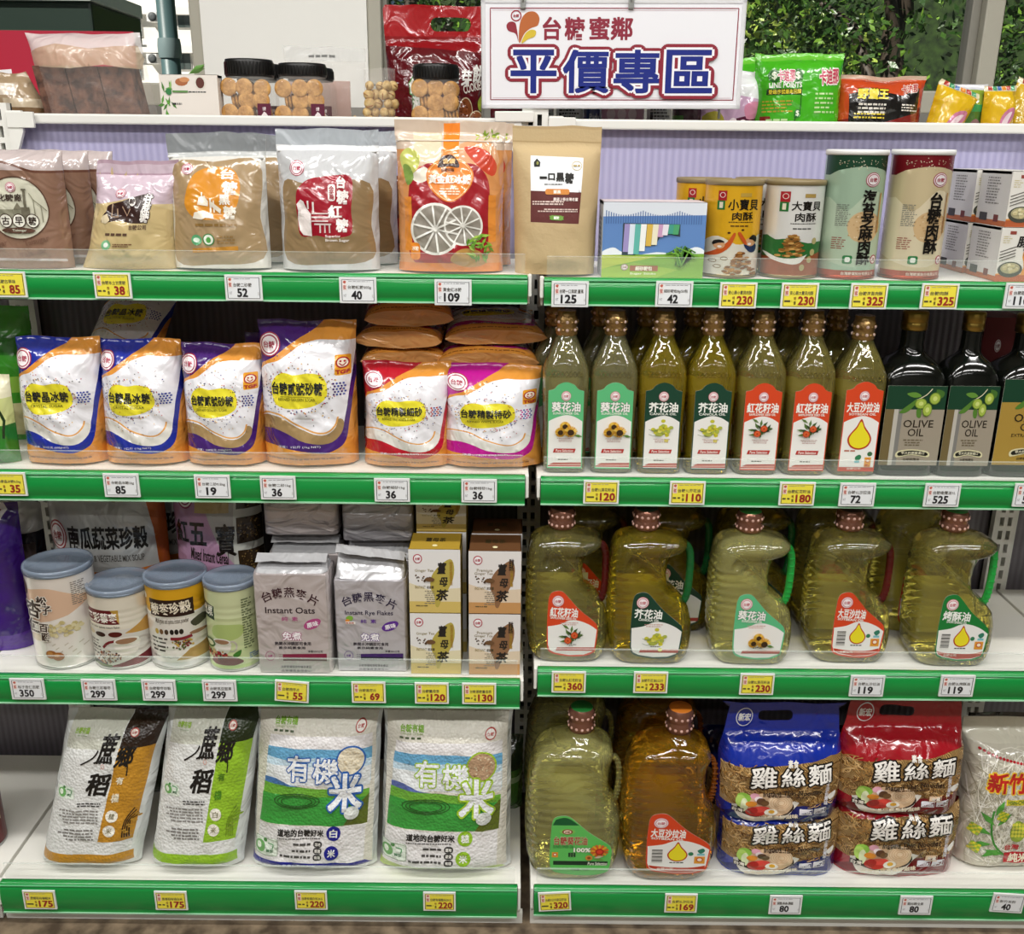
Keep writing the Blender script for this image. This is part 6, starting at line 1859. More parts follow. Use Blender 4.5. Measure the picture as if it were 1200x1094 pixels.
def rice_b(label, box, yb, f, accent, sun_c, seed, foot, name2, dx=0, dy=0, sky_dark=False):
    q = lambda p: [(x + dx, y + dy) for x, y in p]
    tt = lambda s, a, b, c, d, co, bo=.02, ol=None: T(s, a + dx, b + dy, c + dx, d + dy, co, bo, 0, 0, ol)
    art = [A('#dcd8cc', R(f[0] + 16, f[1] + 8, f[2] - 16, f[3] - 20)), A('#e6e3e4', q([(95, 195), (545, 195), (545, 250), (90, 250)])), A('#6aa9d0', q([(90, 240), (545, 250), (545, 300), (84, 300)])), A('#c4dcea', q(smooth_pts([(86, 285), (200, 295), (330, 280), (545, 300), (545, 400), (80, 400)], 1))), A('#e4e8ea', q([(84, 315), (544, 330), (542, 415), (80, 390)])),
           A('#4a7ab5' if not sky_dark else '#5a6aa8', q(smooth_pts([(78, 372), (130, 372), (200, 400), (260, 412), (78, 412)], 2))), A('#6fae3c', q([(76, 395), (200, 405), (540, 430), (540, 470), (72, 470)])), A('#3c9a3e', q([(72, 440), (540, 460), (440, 575), (60, 570)])), A('#5d6a22', q([(540, 450), (535, 580), (435, 575), (490, 490)])),
           A('#e4e2e2', q([(60, 575), (530, 580), (525, 745), (45, 740)])), A(foot if foot != '#94c02e' else '#b9cf7a', q([(20, 735), (530, 742), (560, 770), (0, 775)])),
           tt('台糖有機', 112, 132, 214, 158, '#7fae34', .035), tt('Taisugar Organic', 112, 158, 212, 170, '#a8b884', .01), [O('#4a5a3a', q(R(110 + 25 * k, 175, 126 + 25 * k, 183))) for k in range(4)], O('#b0433a', q(E(494, 162, 24, 24))), O('#f2ece6', q(E(494, 162, 19, 19))), tt('台糖', 480, 155, 508, 169, '#b0433a'),
           O(accent, q(E(458, 295, 64, 64, 36))), O(sun_c, q(E(458, 295, 57, 57, 36))), DOTS(458 + dx, 295 + dy, 52, 52, 60, 4, (sun_c, '#d9c9a8', '#e9dcc0' if not sky_dark else '#b08a6a'), 5),
           [O('#2a5a22', q(band(E(228, 468, 100 - 16 * k, 32 - 6 * k, 40) + [(328 - 16 * k, 468)], 4))) for k in range(3)],
           tt('有', 180, 268, 280, 382, '#eef1f4', .02, (accent, .035)), tt('機', 296, 282, 408, 388, '#eef1f4', .02, (accent, .035)), tt('米', 366, 345, 512, 512, '#eef1f4', .03, (accent, .035)), O('#cfd4d0', q(E(470, 518, 32, 28))), O('#e6eae6', q(E(462, 512, 18, 16))),
           tt('道地的台糖好米', 148, 590, 352, 622, '#22201e', .035), [('O', '#5a5856', q(o[2])) for o in LN(148, 627, 352, 635, 1, '#5a5856', 4)], [[O(foot, q(E(x, y, 31, 33))), tt(ch, x - 17, y - 18, x + 17, y + 18, '#eef0ea', .03)] for ch, x, y in ((name2, 395, 606), ('米', 388, 694))],
           [[('O', '#4a4846', q(o[2])) for o in LN(a, y, 296, y + 14, 1, '#4a4846', 6 + i, .7, 'f')] for i, (a, y) in enumerate(((220, 648), (215, 677), (160, 704)))], [[O('#22201e', q(RR(308, y, 346, y + 27, 12))), tt(ch, 314, y + 6, 340, y + 21, '#eeece6', .02)] for ch, y in (('道地', 642), ('嚴選', 670), ('有機', 699))],
           O('#dfe9dc', q(RR(44, 640, 150, 714, 8))), O('#9aa894', q(band(RR(44, 640, 150, 714, 8) + [(150, 648)], 3))), O('#6fae62', q(E(68, 680, 24, 26))), O('#e8f2e2', q(E(63, 677, 11, 15))), O('#4f8a4a', q(E(92, 650, 9, 8))), O('#4a9a5a', q(band(smooth_pts([(105, 662), (130, 664), (126, 684)], 3), 4))), tt('轉型', 98, 686, 130, 700, '#4a7a52'),
           tt('品名：有機白米' if name2 == '白' else '品名：有機糙米', 175, 746, 320, 758, '#c9d0ea' if name2 == '白' else '#5a7a1c', .02)]
    return place_bag('rice_bag', label, 'rice', 'L4', box, .075, m_edge, art, f, 'rice', 'vacuum packed rice bags', yb=yb, seed=seed, lean=.13, back=M('#dfe3e2', 'film'), **{**kr, 'taper': [(0, 1.02), (.1, 1.0), (1, .97)], 'sh': .06 if dx == 0 else .02})


rice_b('vacuum rice bag with blue sky, green paddy and navy foot', (285, 437, 826), 1030, (22, 95, 575, 790), '#2a62b0', '#e6dcc4', 85, '#161a8c', '白')
rice_b('vacuum rice bag with paddy print and lime lettering, beside the post', (441, 599, 828), 1031, (585, 97, 1130, 795), '#a3c832', '#b9997a', 87, '#94c02e', '糙', 548, 22, True)
t = can('drink_can', 'dark red can cut off by the left edge of the bottom shelf', 'can', 'L4', (-78, -16, 930), [A('#d8cfae', R(0, .1, 1, .62)), A('#2a2a2a', R(0, .06, 1, .1)), LN(.3, .2, .9, .55, 7, '#8a8468', 3)], (0, 0, 1, 1), '#5e0f18', '#c9c9c9', '#c9c9c9', inset=.06)
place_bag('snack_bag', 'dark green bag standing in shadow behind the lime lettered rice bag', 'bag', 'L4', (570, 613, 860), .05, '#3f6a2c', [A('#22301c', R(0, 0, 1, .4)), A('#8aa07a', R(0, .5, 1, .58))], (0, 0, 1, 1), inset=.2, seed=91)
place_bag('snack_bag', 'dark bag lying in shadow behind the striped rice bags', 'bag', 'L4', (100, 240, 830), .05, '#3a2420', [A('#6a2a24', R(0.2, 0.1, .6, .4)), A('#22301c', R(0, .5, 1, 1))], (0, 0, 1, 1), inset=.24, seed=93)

# ------------------------------------------------------------------ on top of the shelving: snacks, cookie jars and the hanging sign
ZT = rail_z1 - .0292


def top_spot(x0, x1, yt, Y):
    h = at((x0 + x1) / 2, yt, Y).z - ZT
    p, q = at(x0, (yt + 137) / 2, Y), at(x1, (yt + 137) / 2, Y)
    return (p.x + q.x) / 2, Y, ZT, q.x - p.x, h


def top_bag(name, label, cat, box, Y, d, base, art, fr, fin='film', turn=0.0, lean=0.03, group=None, **kw):
    X, Y, Z, w, h = top_spot(*box, Y)
    t = thing(name, label, cat, (X, Y + d * .57, Z + .001), group, (-lean, turn, 0))
    pouch('bag', t, w, h, d, base, art, fr, fin, **kw)
    return t, w, h


# sliced brown cake in a clear bag
X, Y, Z, w, h = top_spot(42, 178, 38, .335)
m_cake = mottled('brown_cake_crumb', '#3a241c', '#7a5442', 60, .8, .6)
t = thing('sliced_cake_bag', 'clear bag of dark brown sliced cake leaning on the red board', 'bag', (X, Y + .035, Z + .002))
b = MB()
SHX = -.026
for i in range(3):
    x0, x1 = -w / 2 + .008 + i * (w - .03) / 3, -w / 2 + .006 + (i + 1) * (w - .03) / 3
    b.loft([[(xx + SHX * (z / h), yy, z) for xx, yy in ((x0, -.026), (x1, -.026), (x1, .02), (x0, .02))] for z in (.028, h * .3, h * .5, h * .66)], m_cake, smooth=False)
b.build('cake_slice', t)
b = MB()
b.loft([[(xx + SHX * (z / h), yy, z) for xx, yy in ((-w / 2 + .004, -.028), (w / 2 - .012, -.028), (w / 2 - .012, .022), (-w / 2 + .004, .022))] for z in (.004, .028)], M('#b08a42', 'soft'), smooth=False)
b.build('paper_tray', t)
Sf, Sb = bag_S(w * 1.0, h, .075, 101, b0=.9, bl=.05, top=.98, tl=.3, wr=.003, sh=SHX / h * 1.0)
b = MB()
film2 = clear('cellophane', '#f3ebe6', .10, .12, 'crinkle')
sheet(b, w, h, Sf, film2, [A(clear('frosted_film', '#f1ebe8', .7, .3, 'crinkle'), R(0, 0, 1, .2)), A(clear('crumb_film', '#cbb79c', .72, .3, 'crinkle'), smooth_pts([(.02, .2), (.3, .12), (.6, .17), (.98, .13), (.98, .36), (.7, .33), (.4, .37), (.02, .34)], 2)), T('BGR', .18, .9, .32, .975, '#3a2a1c', .01)], (0, 0, 1, 1), 'film', None, .007, lift=.0008)
sheet(b, w, h, Sb, film2, (), (0, 0, 1, 1), 'film', None, .012)
b.build('wrapper', t)
t, w, h = top_bag('snack_bag', 'crumpled clear bag of light brown snacks at the left edge on top', 'bag', (-40, 45, 84), .34, .05, '#a68f72', [A('#7a5f42', R(0, .6, 1, .75)), A('#d9cdbd', R(.2, .2, .7, .4)), A('#c9b79c', R(.5, .45, 1, .6))], (0, 0, 1, 1), seed=103, wr=.007, taper=[(0, 1), (.5, .95), (1, .5)])

# red board behind it, against the window
p, q = at(-60, 82, .62), at(156, 37, .62)
t = thing('red_board', 'red sign board with white and blue lower edge by the window', 'sign', ((p.x + q.x) / 2, .62, ZT))
b = MB()
b.box(p.x - t.location.x, 0, 0, q.x - t.location.x, .006, q.z - ZT, M('#a81f30', 'satin'), .002)
sheet(b, q.x - p.x, q.z - ZT, lambda x, z, o: (x, -.0002 - o, z), '#b3203a', [A('#f0eef0', [(-60, 79), (12, 74), (12, 84), (18, 84), (18, 137), (-60, 137)]), A('#1f2f9a', [(-60, 85), (10, 84), (17, 88), (17, 137), (-60, 137)])] + T('L', 147, 42, 152, 51, '#f0eef0', .03), (-60, 37, 156, 137), 'satin')
b.build('board', t)
b = MB()
for x in (-.12, .12):
    b.box(x - .02, -.0, -.0, x + .02, .07, .004, M('#8a8a88', 'satin'))
b.build('foot', t)

# seasoning packet with a white card
f = (755, 350, 1030, 530)
art = [A('#e2dad2', R(755, 350, 1030, 530)), [leaf(770 + rd.random() * 40, 390 + rd.random() * 100, rd.random() * 6.28, 34, rd.choice(('#5d9a3a', '#8fb86a', '#4a7f30'))) for _ in range(16)], [O(c, E(x, y, rx, ry, 12)) for x, y, rx, ry, c in ((860, 372, 30, 12, '#a8643c'), (875, 365, 24, 8, '#c98a5a'), (948, 374, 26, 22, '#d9d4c8'), (948, 374, 20, 17, '#5a2a20'))],
       O('#2f7a42', E(797, 402, 14, 10)), O('#5d8a4a', R(815, 398, 888, 404)), LN(890, 398, 978, 406, 1, '#4a4a48', 1, .5), LN(808, 434, 872, 444, 1, '#2a2a28', 2, .6), LN(785, 480, 1010, 526, 5, '#6a6660', 3, .4), O('#6a6660', R(785, 480, 830, 490)), O('#6a6660', R(872, 484, 915, 494)), O('#6a6660', R(960, 482, 1005, 492))]
carton('seasoning_packet', 'flat white seasoning packet with printed herbs and meat, beside the cake bag', 'packet', None, None, .03, art, f, '#dcd4cc', '#e8e2da', dims=(lambda s: (s[0], s[1], s[2] + .0005, s[3], s[4]))(top_spot(188, 256, 88, .34)), base='#e2dad2')
b = MB()
o_ = bpy.data.objects['seasoning_packet']
sx_, sy_, sz_, sw_, sh_ = top_spot(188, 256, 88, .34)
for a in (-.3, .2, .5):
    b.add([(-.002 + .0, -.004, sh_ + .002), (.012, -.006 + a * .01, sh_ + .012 + .008 * a), (.028, -.004, sh_ + .014 * (1 + a * .6)), (.014, .002, sh_ + .004)], [(0, 1, 2, 3)], M('#5d8f3a', 'soft'))
b.build('herb_sprig', o_)

# cookie jars with black lids: glass, lid, label; every cookie inside is a thing of its own
m_jar = clear('jar_plastic', '#f4f1ea', .10, .04)
m_lid = M('#151413', 'plastic')
m_cookie = mottled('golden_cookie', '#a8763a', '#d2a05c', 120, .75, .5)
m_cookie_e = M('#96642c', 'soft')


def jar(label, px0, px1, yl0, yl1, Y, lab_side=1, group='cookie jars with black lids', maroon=True):
    h = at((px0 + px1) / 2, yl0, Y).z - ZT
    hb = at((px0 + px1) / 2, yl1, Y).z - ZT
    p, q = at(px0, 110, Y), at(px1, 110, Y)
    X, w = (p.x + q.x) / 2, q.x - p.x
    r = w / 2
    t = thing('cookie_jar', label, 'jar', (X, Y + r, ZT + .0005), group)
    b = MB()
    b.loft([sring(0, r * k, r * k, z, pw) for z, k, pw in ((0, .93, 4), (.004, .98, 4.5), (hb * .85, .99, 4.5), (hb * .93, .95, 4), (hb * .97, .88, 2.6), (hb, .86, 2.2))], m_jar, cap1=False)
    b.build('jar_body', t)
    b = MB()
    b.lathe([(r * .90, hb - .002), (r * .93, hb), (r * .93, h - .004), (r * .90, h), (r * .8, h), (r * .78, h - .002), (.001, h - .002)], m_lid, 44)
    for i in range(44):
        a = 2 * PI * i / 44
        b.box(r * .925, -.0012, hb + .002, r * .955, .0012, h - .005, m_lid, 0, Matrix.Rotation(a, 4, 'Z'))
    b.build('lid', t)
    if maroon:
        b = MB()
        art = [O('#e9dfe0', smooth_pts([(.2, .75), (.2, .5), (.4, .35), (.5, .3), (.75, .45), (.82, .75)], 2, True)), O('#5a1230', R(.42, .55, .5, .75)), O('#5a1230', R(.6, .55, .68, .7)), T('台糖', .38, .12, .62, .26, '#e9dfe0', .03)]
        sheet(b, r * .52, hb * .46, lambda x, z, o: (r * .72 + x, -r * .985 - o, .006 + z), '#5a1230', art, (0, 0, 1, 1), 'satin')
        b.build('label', t)
    return t, r, hb


_ck = None


def cookie(label, group, loc, rot, s=1.0):
    global _ck
    if _ck is None:
        b = MB()
        b.lathe([(.001, 0), (.0118, 0), (.0134, .0012), (.0136, .003), (.0126, .0045), (.009, .0052), (.001, .0052)], m_cookie, 26)
        for i in range(7):
            a = 2 * PI * i / 7
            b.ball((.007 * math.cos(a), .007 * math.sin(a), .0050), .0008, m_cookie_e, 6, 4)
        _ck = b.build('cookie')
        o = _ck
    else:
        o = _ck.copy()
        COL.objects.link(o)
    o.location, o.rotation_euler, o.scale = loc, rot, (s, s, s)
    tag(o, label, 'cookie', group)


def fill(j, label, group, seed):
    t, r, hb = j
    rd = random.Random(seed)
    X, Y, Z = t.location
    n = 0
    for row in range(4):
        z = Z + .012 + row * .0215
        if z + .010 > Z + hb:
            break
        for k in range(3):
            x = (-.62 + .62 * k) * r + rd.uniform(-.002, .002)
            if row == 2 and k == 0 or row == 1 and k == 2:
                for q in range(4):     # stacked on edge, seen from the side
                    cookie(label, group, (X - r * .62 + q * .0062 + (r * 1.0 if k == 2 else 0), Y - r * .48, z), (0, PI / 2 - .15, .15))
            else:
                cookie(label, group, (X + x, Y - r * .90 + .006 + rd.random() * .003, z + rd.uniform(-.002, .002)), (PI / 2 + rd.uniform(-.12, .12), rd.random() * 3, rd.uniform(-.12, .12)), 1.12)
        cookie(label, group, (X + rd.uniform(-.01, .01), Y - r * .1, z), (PI / 2 + .2, 0, rd.uniform(-.6, .6)))


j1 = jar('cookie jar with maroon label and black lid, left of its neighbour', 256, 317, 68, 88, .345)
fill(j1, 'round golden cookie inside the leftmost cookie jar', 'cookies in the leftmost jar', 1)
j2 = jar('cookie jar with maroon label and black lid, beside the clear wafer bag', 319, 380, 73, 88, .345)
fill(j2, 'round golden cookie inside the jar beside the clear wafer bag', 'cookies in the second jar', 2)
j3 = jar('cookie jar with black lid standing in front of the maroon bag', 480, 538, 74, 92, .325, maroon=False)
fill(j3, 'round golden cookie inside the jar before the maroon bag', 'cookies in the jar before the maroon bag', 3)
for s, dx, lab in ((j1, -.008, 'cookie jar standing behind the leftmost cookie jar'), (j2, -.006, 'cookie jar standing behind the jar beside the clear wafer bag')):
    dup(s[0], (s[0].location.x + dx, s[0].location.y + .105, s[0].location.z), lab, 'cookie jars in the second row')

# clear bag with a pink card, bag of puffs
X, Y, Z, w, h = top_spot(332, 428, 54, .575)
t = thing('wafer_bag', 'tall clear bag with pink card and wafers between jar and puffs', 'bag', (X, Y + .02, Z + .001))
b = MB()
b.box(-w * .46, -.006, .012, w * .30, -.004, h * .62, M('#c9a79c', 'satin'), .0005)
b.build('card', t)
b = MB()
rd = random.Random(4)
for i in range(14):
    M4 = Matrix.Translation((-w * .4 + rd.random() * w * .8, -.012 + rd.random() * .008, .012 + rd.random() * .022)) @ Matrix.Rotation(rd.random() * 3, 4, 'Y')
    b.box(-.008, -.002, -.005, .008, .002, .005, M('#d2b070', 'soft'), .001, M4)
tag(b.build('wafer_crumbs', t), None, None, None, 'stuff')
Sf, Sb = bag_S(w, h, .05, 111, b0=.9, bl=.05, top=.8, tl=.6, wr=.003)
b = MB()
sheet(b, w, h, Sf, film2, [A(clear('header_film', '#eeeeec', .4, .2, 'crinkle'), R(0, 0, 1, .16))] + LN(.3, .08, .65, .13, 1, '#8a8a88', 3), (0, 0, 1, 1), 'film', None, .008)
sheet(b, w, h, Sb, film2, (), (0, 0, 1, 1), 'film', None, .014)
b.build('wrapper', t)
X, Y, Z, w, h = top_spot(424, 462, 80, .36)
t = thing('puff_bag', 'clear bag holding round golden puffs left of the maroon bag', 'bag', (X, Y + .025, Z + .001))
Sf, Sb = bag_S(w, h, .055, 113, b0=.9, bl=.05, top=1.02, tl=.3, wr=.003)
b = MB()
sheet(b, w, h, Sf, film2, (), (0, 0, 1, 1), 'film', None, .008)
sheet(b, w, h, Sb, film2, (), (0, 0, 1, 1), 'film', None, .014)
b.build('wrapper', t)
pf = None
m_puff = mottled('golden_puff', '#b08a4a', '#e0c48a', 90, .7, .4)
for i in range(24):
    r_, c_ = divmod(i, 4)
    loc = (X - w * .36 + c_ * w * .24 + rd.uniform(-.003, .003) + (r_ % 2) * .006, Y + .012 + (i % 2) * .010 + rd.uniform(0, .004), Z + .010 + r_ * .0148)
    if pf is None:
        b = MB()
        b.ball((0, 0, 0), .0075, m_puff, 14, 10)
        b.tube([(-.002, -.0072, -.004), (0, -.0078, 0), (.002, -.0072, .004)], .0006, M('#a4682c', 'soft'), 5)
        pf = b.build('puff')
        o = pf
    else:
        o = pf.copy()
        COL.objects.link(o)
    o.location = loc
    o.rotation_euler = (rd.random() * 3, rd.random() * 3, rd.random() * 3)
    o.scale = [1.0 + rd.random() * .35] * 3
    tag(o, 'round golden puff inside the clear bag left of the maroon bag', 'puff', 'puffs in the clear bag')

# big maroon cookie bag with a carrying hole
f = (555, 5, 1070, 550)
art = [A('#a5141c', R(555, 5, 1070, 130)), A('#8a1018', [(555, 130), (1070, 130), (1070, 200), (560, 170)]),
       T('台', 676, 305, 732, 375, '#f2f0e6', .04, .05, 0, ('#3f8a3a', .06)), T('灣', 690, 385, 735, 445, '#f2f0e6', .03, .05, 0, ('#3f8a3a', .06)), T('麥', 880, 280, 942, 350, '#f2eee8', .03, .05), T('芽', 948, 272, 1004, 342, '#f2eee8', .03, .05), T('餅', 1008, 248, 1066, 325, '#f2eee8', .03, .05), T('COOKIES', 960, 325, 1060, 362, '#f0e6dc', .025, 0, -16),
       O('#e0cfa8', E(975, 455, 40, 68)), O('#8a4a24', E(975, 455, 36, 63)), O('#e0cfa8', E(1035, 488, 40, 48)), O('#96542a', E(1035, 488, 36, 43)), DOTS(975, 455, 26, 48, 14, 4, ('#6a341a',), 3), DOTS(1035, 488, 26, 32, 12, 4, ('#6a341a',), 4), O('#a8b83a', smooth_pts([(1040, 400), (1066, 370), (1068, 440), (1046, 435)], 3, True))]
top_bag('cookie_bag', 'large maroon cookie bag with oval carrying hole beside the hanging sign', 'bag', (449, 570, 4), .43, .06, '#5e0f18', art, f, 'film', seed=121, holes=[RR(786, 52, 985, 108, 27)], b0=.9, top=.72, tl=.5, wr=.005, pinch=0, taper=[(0, .9), (1, 1.04)], back=M('#4e0c14', 'film'))

# the hanging sign
YS = .262
p, q = at(566, 124.5, YS), at(875, 1.5, YS)
SW, SHh = (q.x - p.x), q.z - p.z
t = thing('hanging_price_sign', 'large white sign with blue characters outlined in red, above the middle of the shelving', 'sign', ((p.x + q.x) / 2, YS, p.z), None, (0, -.008, 0))
f = (22, 5, 1110, 440)
art = [A('#e9e9ee', R(22, 5, 1110, 440)), O('#8a2036', band([(55, 38), (1083, 38)], 4)), O('#8a2036', band([(55, 408), (1083, 408)], 4)), O('#8a2036', band([(55, 38), (55, 408)], 4)), O('#8a2036', band([(1083, 38), (1083, 408)], 4)),
       O('#c4a0a8', band([(64, 46), (1074, 46)], 1.5)), O('#c4a0a8', band([(64, 400), (1074, 400)], 1.5)),
       O('#b5622c', smooth_pts([(176, 178), (174, 130), (182, 85), (205, 56), (238, 52), (258, 74), (252, 106), (222, 118), (196, 140)], 4, True)), O('#8e2434', smooth_pts([(172, 172), (160, 140), (130, 128), (122, 106), (136, 92), (158, 96), (166, 124)], 4, True)), O('#d4b834', smooth_pts([(184, 178), (200, 140), (222, 124), (244, 128), (240, 150), (214, 160)], 4, True)),
       O('#9e3040', band(E(162, 68, 20, 20) + [(182, 68)], 5)), T('台糖', 150, 62, 174, 74, '#9e3040', .03)]
for ch, x0, x1 in (('台', 272, 350), ('糖', 364, 448), ('蜜', 466, 552), ('鄰', 556, 648)):
    art += T(ch, x0, 72, x1, 165, '#8a2036', .028)
for ch, x0, x1 in (('平', 138, 334), ('價', 358, 556), ('專', 572, 772), ('區', 790, 992)):
    art += [('T', '#8a1c30', ch, (x0, 202, x1, 382), .11, 0, 0, .03), ('T', '#f2f2f6', ch, (x0, 202, x1, 382), .06, 0, 0, .03), ('T', '#08207e', ch, (x0, 202, x1, 382), .024, 0, 0, .03)]
b = MB()
b.box(-SW / 2, 0, 0, SW / 2, .004, SHh, M('#dcdcdc', 'satin'), .001)
sheet(b, SW, SHh, lambda x, z, o: (x, -.0004 - o, z), '#e4e4ea', art, f, 'satin', eps=.0003)
b.build('board', t)
b = MB()
fw = .007
for q4 in ((-SW / 2 - .002, -.002, -.002, SW / 2 + .002, .0065, fw - .002), (-SW / 2 - .002, -.002, SHh - fw + .002, SW / 2 + .002, .0065, SHh + .002), (-SW / 2 - .002, -.002, -.002, -SW / 2 + fw - .002, .0065, SHh + .002), (SW / 2 - fw + .002, -.002, -.002, SW / 2 + .002, .0065, SHh + .002)):
    b.box(*q4, clear('sign_sleeve', '#f0f0f2', .6, .15), .001)
b.build('sleeve_frame', t)
for u in (.155, .565):
    b = MB()
    x = (u - .5) * SW
    b.box(x - .0045, -.005, SHh - .014, x + .0045, .010, SHh + .012, M('#c4c6c4', 'metal'), .0015)
    b.tube([(x, -.006, SHh - .004), (x, -.009, SHh + .004), (x, -.004, SHh + .012), (x, .004, SHh + .010)], .0012, M('#c4c6c4', 'metal'), 8)
    b.build('clip', t)
b = MB()
zr = rail_z1 - p.z
b.tube([(-SW / 2 - .001, .010, zr + .001), (-SW / 2 - .001, .010, SHh + .06), (0, .010, SHh + .06), (SW / 2 - .03, .010, SHh + .06), (SW / 2 - .03, .010, zr + .001)], .0022, M('#b9bbb8', 'metal'), 8)
b.build('wire_stand', t)
b = MB()
b.box(-SW / 2 + .02, -.008, zr - .005, -SW / 2 + .085, .012, zr + .012, white_steel, .002)
b.build('stand_base', t)

# small packets seen between the sign and the rail
for x0, x1, yt, base, art, lab, Y in (
        (574, 622, 92, '#5a1420', [], 'maroon packet behind the foot of the hanging sign', .36), (618, 650, 96, '#dcdce0', [LN(.1, .5, .9, .95, 8, '#6a6a70', 1)], 'white packet with small print below the left half of the sign', .33),
        (652, 685, 95, '#d6d8dc', [LN(.1, .5, .9, .95, 8, '#5a5a60', 2), O('#2a2a2e', R(.1, .6, .2, .9))], 'white packet with small print left of the blue packet', .335), (684, 708, 92, '#1c2f6a', [A('#3f7ab5', R(.3, .7, 1, 1)), T('Pudu', .3, .6, .8, .72, '#e0e6f0', .02)], 'dark blue packet below the sign', .36),
        (706, 758, 90, '#d09ab2', [O('#e9cdd8', E(.2, .62, .1, .1)), O('#e9cdd8', E(.45, .62, .1, .1)), O('#e9cdd8', E(.7, .62, .1, .1)), LN(.1, .78, .9, .9, 2, '#6a2a44', 4, .5)], 'pink packet with pale circles below the sign', .34),
        (760, 790, 92, '#d9dadc', [LN(.1, .5, .9, .95, 8, '#5a5a60', 5), O('#2a2a2e', R(.1, .6, .2, .9))], 'white packet with small print right of the pink packet', .335),
        (790, 830, 96, '#3a1c2a', [A('#3f6a2a', R(0, .6, .3, 1))], 'dark purple packet near the right end of the sign', .37)):
    top_bag('snack_packet', lab, 'packet', (x0, x1, yt), Y, .03, base, art, (0, 0, 1, 1), 'film', seed=int(x0), b0=.8, top=.95, tl=.4, wr=.003)
f = (0, 0, 100, 100)
top_bag('snack_bag', 'white and lilac snack bag partly behind the right end of the sign', 'bag', (808, 897, 78), .36, .05, '#cfa9c8', [A('#ececee', R(0, 0, 100, 38)), A('#b5a83a', smooth_pts([(10, 75), (35, 65), (48, 90), (20, 100)], 3, True)), A('#5a1a3a', smooth_pts([(62, 70), (100, 60), (100, 100), (70, 100)], 2)), A('#d98aa8', smooth_pts([(70, 50), (90, 42), (95, 62), (78, 68)], 3, True)), [O('#f2dfe8', E(x, 78, 7, 8)) for x in (58, 74, 90)]], f, seed=131, turn=.15, taper=[(0, .8), (1, 1.1)])
f = (110, 215, 480, 500)
green_art = [A('#6cc23a', R(110, 215, 480, 240)), O('#2a6a24', E(176, 292, 24, 22)), O('#2a6a24', E(272, 292, 22, 22)), T('$', 166, 278, 186, 306, '#e6efd6', .03), T('$', 262, 278, 282, 306, '#e6efd6', .03), T('卡迪那', 188, 272, 260, 312, '#c4506a', .035, 0, 0, ('#f0e8e0', .05)), T('卡迪那', 362, 270, 452, 322, '#c4405a', .035, 0, -4, ('#f2ece2', .06)),
             T('LINE POINTS', 156, 314, 288, 332, '#eef2e4', .035), O('#1f3a1a', R(148, 335, 290, 354)), T('登錄序號最高回饋', 154, 337, 286, 352, '#e6d23a', .02), O('#174a1e', band([(288, 330), (288, 410), (268, 425), (268, 500)], 3)), LN(134, 370, 262, 414, 4, '#b5a02c', 4, .45), O('#8a2a20', R(128, 424, 166, 440)), O('#8a2a20', R(120, 462, 158, 476)),
             LN(150, 430, 256, 444, 1, '#bfe09a', 5, .5), LN(160, 455, 262, 490, 4, '#bfe09a', 6, .45), LN(348, 345, 440, 420, 5, '#bfe09a', 7, .4), O('#dfe8d0', RR(322, 472, 390, 500, 3)), [O('#1a1a18', R(350 + 4 * k, 478, 352 + 4 * k, 500)) for k in range(9)], O('#2a7a30', E(277, 416, 14, 14)), T('$', 270, 406, 284, 426, '#e6efd6', .03)]
g = top_bag('snack_bag', 'bright green crisp bag with pink and white lettering on the top deck', 'bag', (890, 996, 61), .345, .06, '#45b01e', green_art, f, seed=133, turn=-.02, wr=.004, b0=.9, top=.94, tl=.35, folds=.002)
dup(g[0], (g[0].location.x - .040, g[0].location.y + .075, g[0].location.z), 'bright green crisp bag half hidden behind the sign and its green twin')
f = (445, 310, 815, 506)
org = [A('#c9b09a', R(445, 310, 815, 322)), A('#7d1f1a', smooth_pts([(445, 450), (600, 430), (815, 400), (815, 506), (445, 506)], 1)), A('#171514', smooth_pts([(482, 370), (560, 356), (700, 372), (785, 345), (780, 420), (640, 452), (560, 470), (492, 478)], 1)), T('野蠻王', 512, 352, 640, 386, '#e8d23a', .04, .1, 0, ('#171514', .05)),
       LN(520, 395, 640, 430, 3, '#e0d9ce', 3, .5), LN(506, 424, 640, 446, 2, '#d9c23a', 4, .45), LN(700, 395, 780, 420, 3, '#e0d9ce', 5, .5), T('卡迪那', 700, 338, 776, 362, '#b02a2a', .03, 0, -6, ('#f0e6da', .05)), O('#d98a2c', smooth_pts([(535, 480), (560, 462), (600, 458), (612, 466), (580, 478), (550, 492)], 3, True)), O('#e4e0da', R(566, 496, 634, 506))]
top_bag('snack_bag', 'orange and black crisp bag, right of the bright green bag', 'bag', (985, 1091, 88), .35, .06, '#c4471e', org, f, seed=135, turn=.02, wr=.004, b0=.9, top=.93, tl=.35)
yel = [A('#d9d2b0', R(0, 0, 100, 10)), [A(c, R(10 + 14 * k, 0, 22 + 14 * k, 8)) for k, c in enumerate(('#b5443a', '#4a9a6a', '#3f6aa8', '#d98a2c', '#b5443a', '#4a9a6a'))], O('#c97a9a', smooth_pts([(35, 80), (50, 50), (80, 40), (85, 55), (65, 75), (45, 90)], 3, True)), O('#f0d8e0', smooth_pts([(45, 72), (58, 54), (76, 48), (66, 66), (52, 80)], 3, True)), LN(20, 82, 60, 90, 1, '#6a4a1c', 3)]
f = (0, 0, 100, 100)
ys = top_bag('snack_bag', 'yellow snack bag tilted beside the orange and black bag', 'bag', (1086, 1136, 97), .345, .045, '#dcb21e', yel, f, seed=137, turn=.32, wr=.004, taper=[(0, .8), (1, 1.1)])
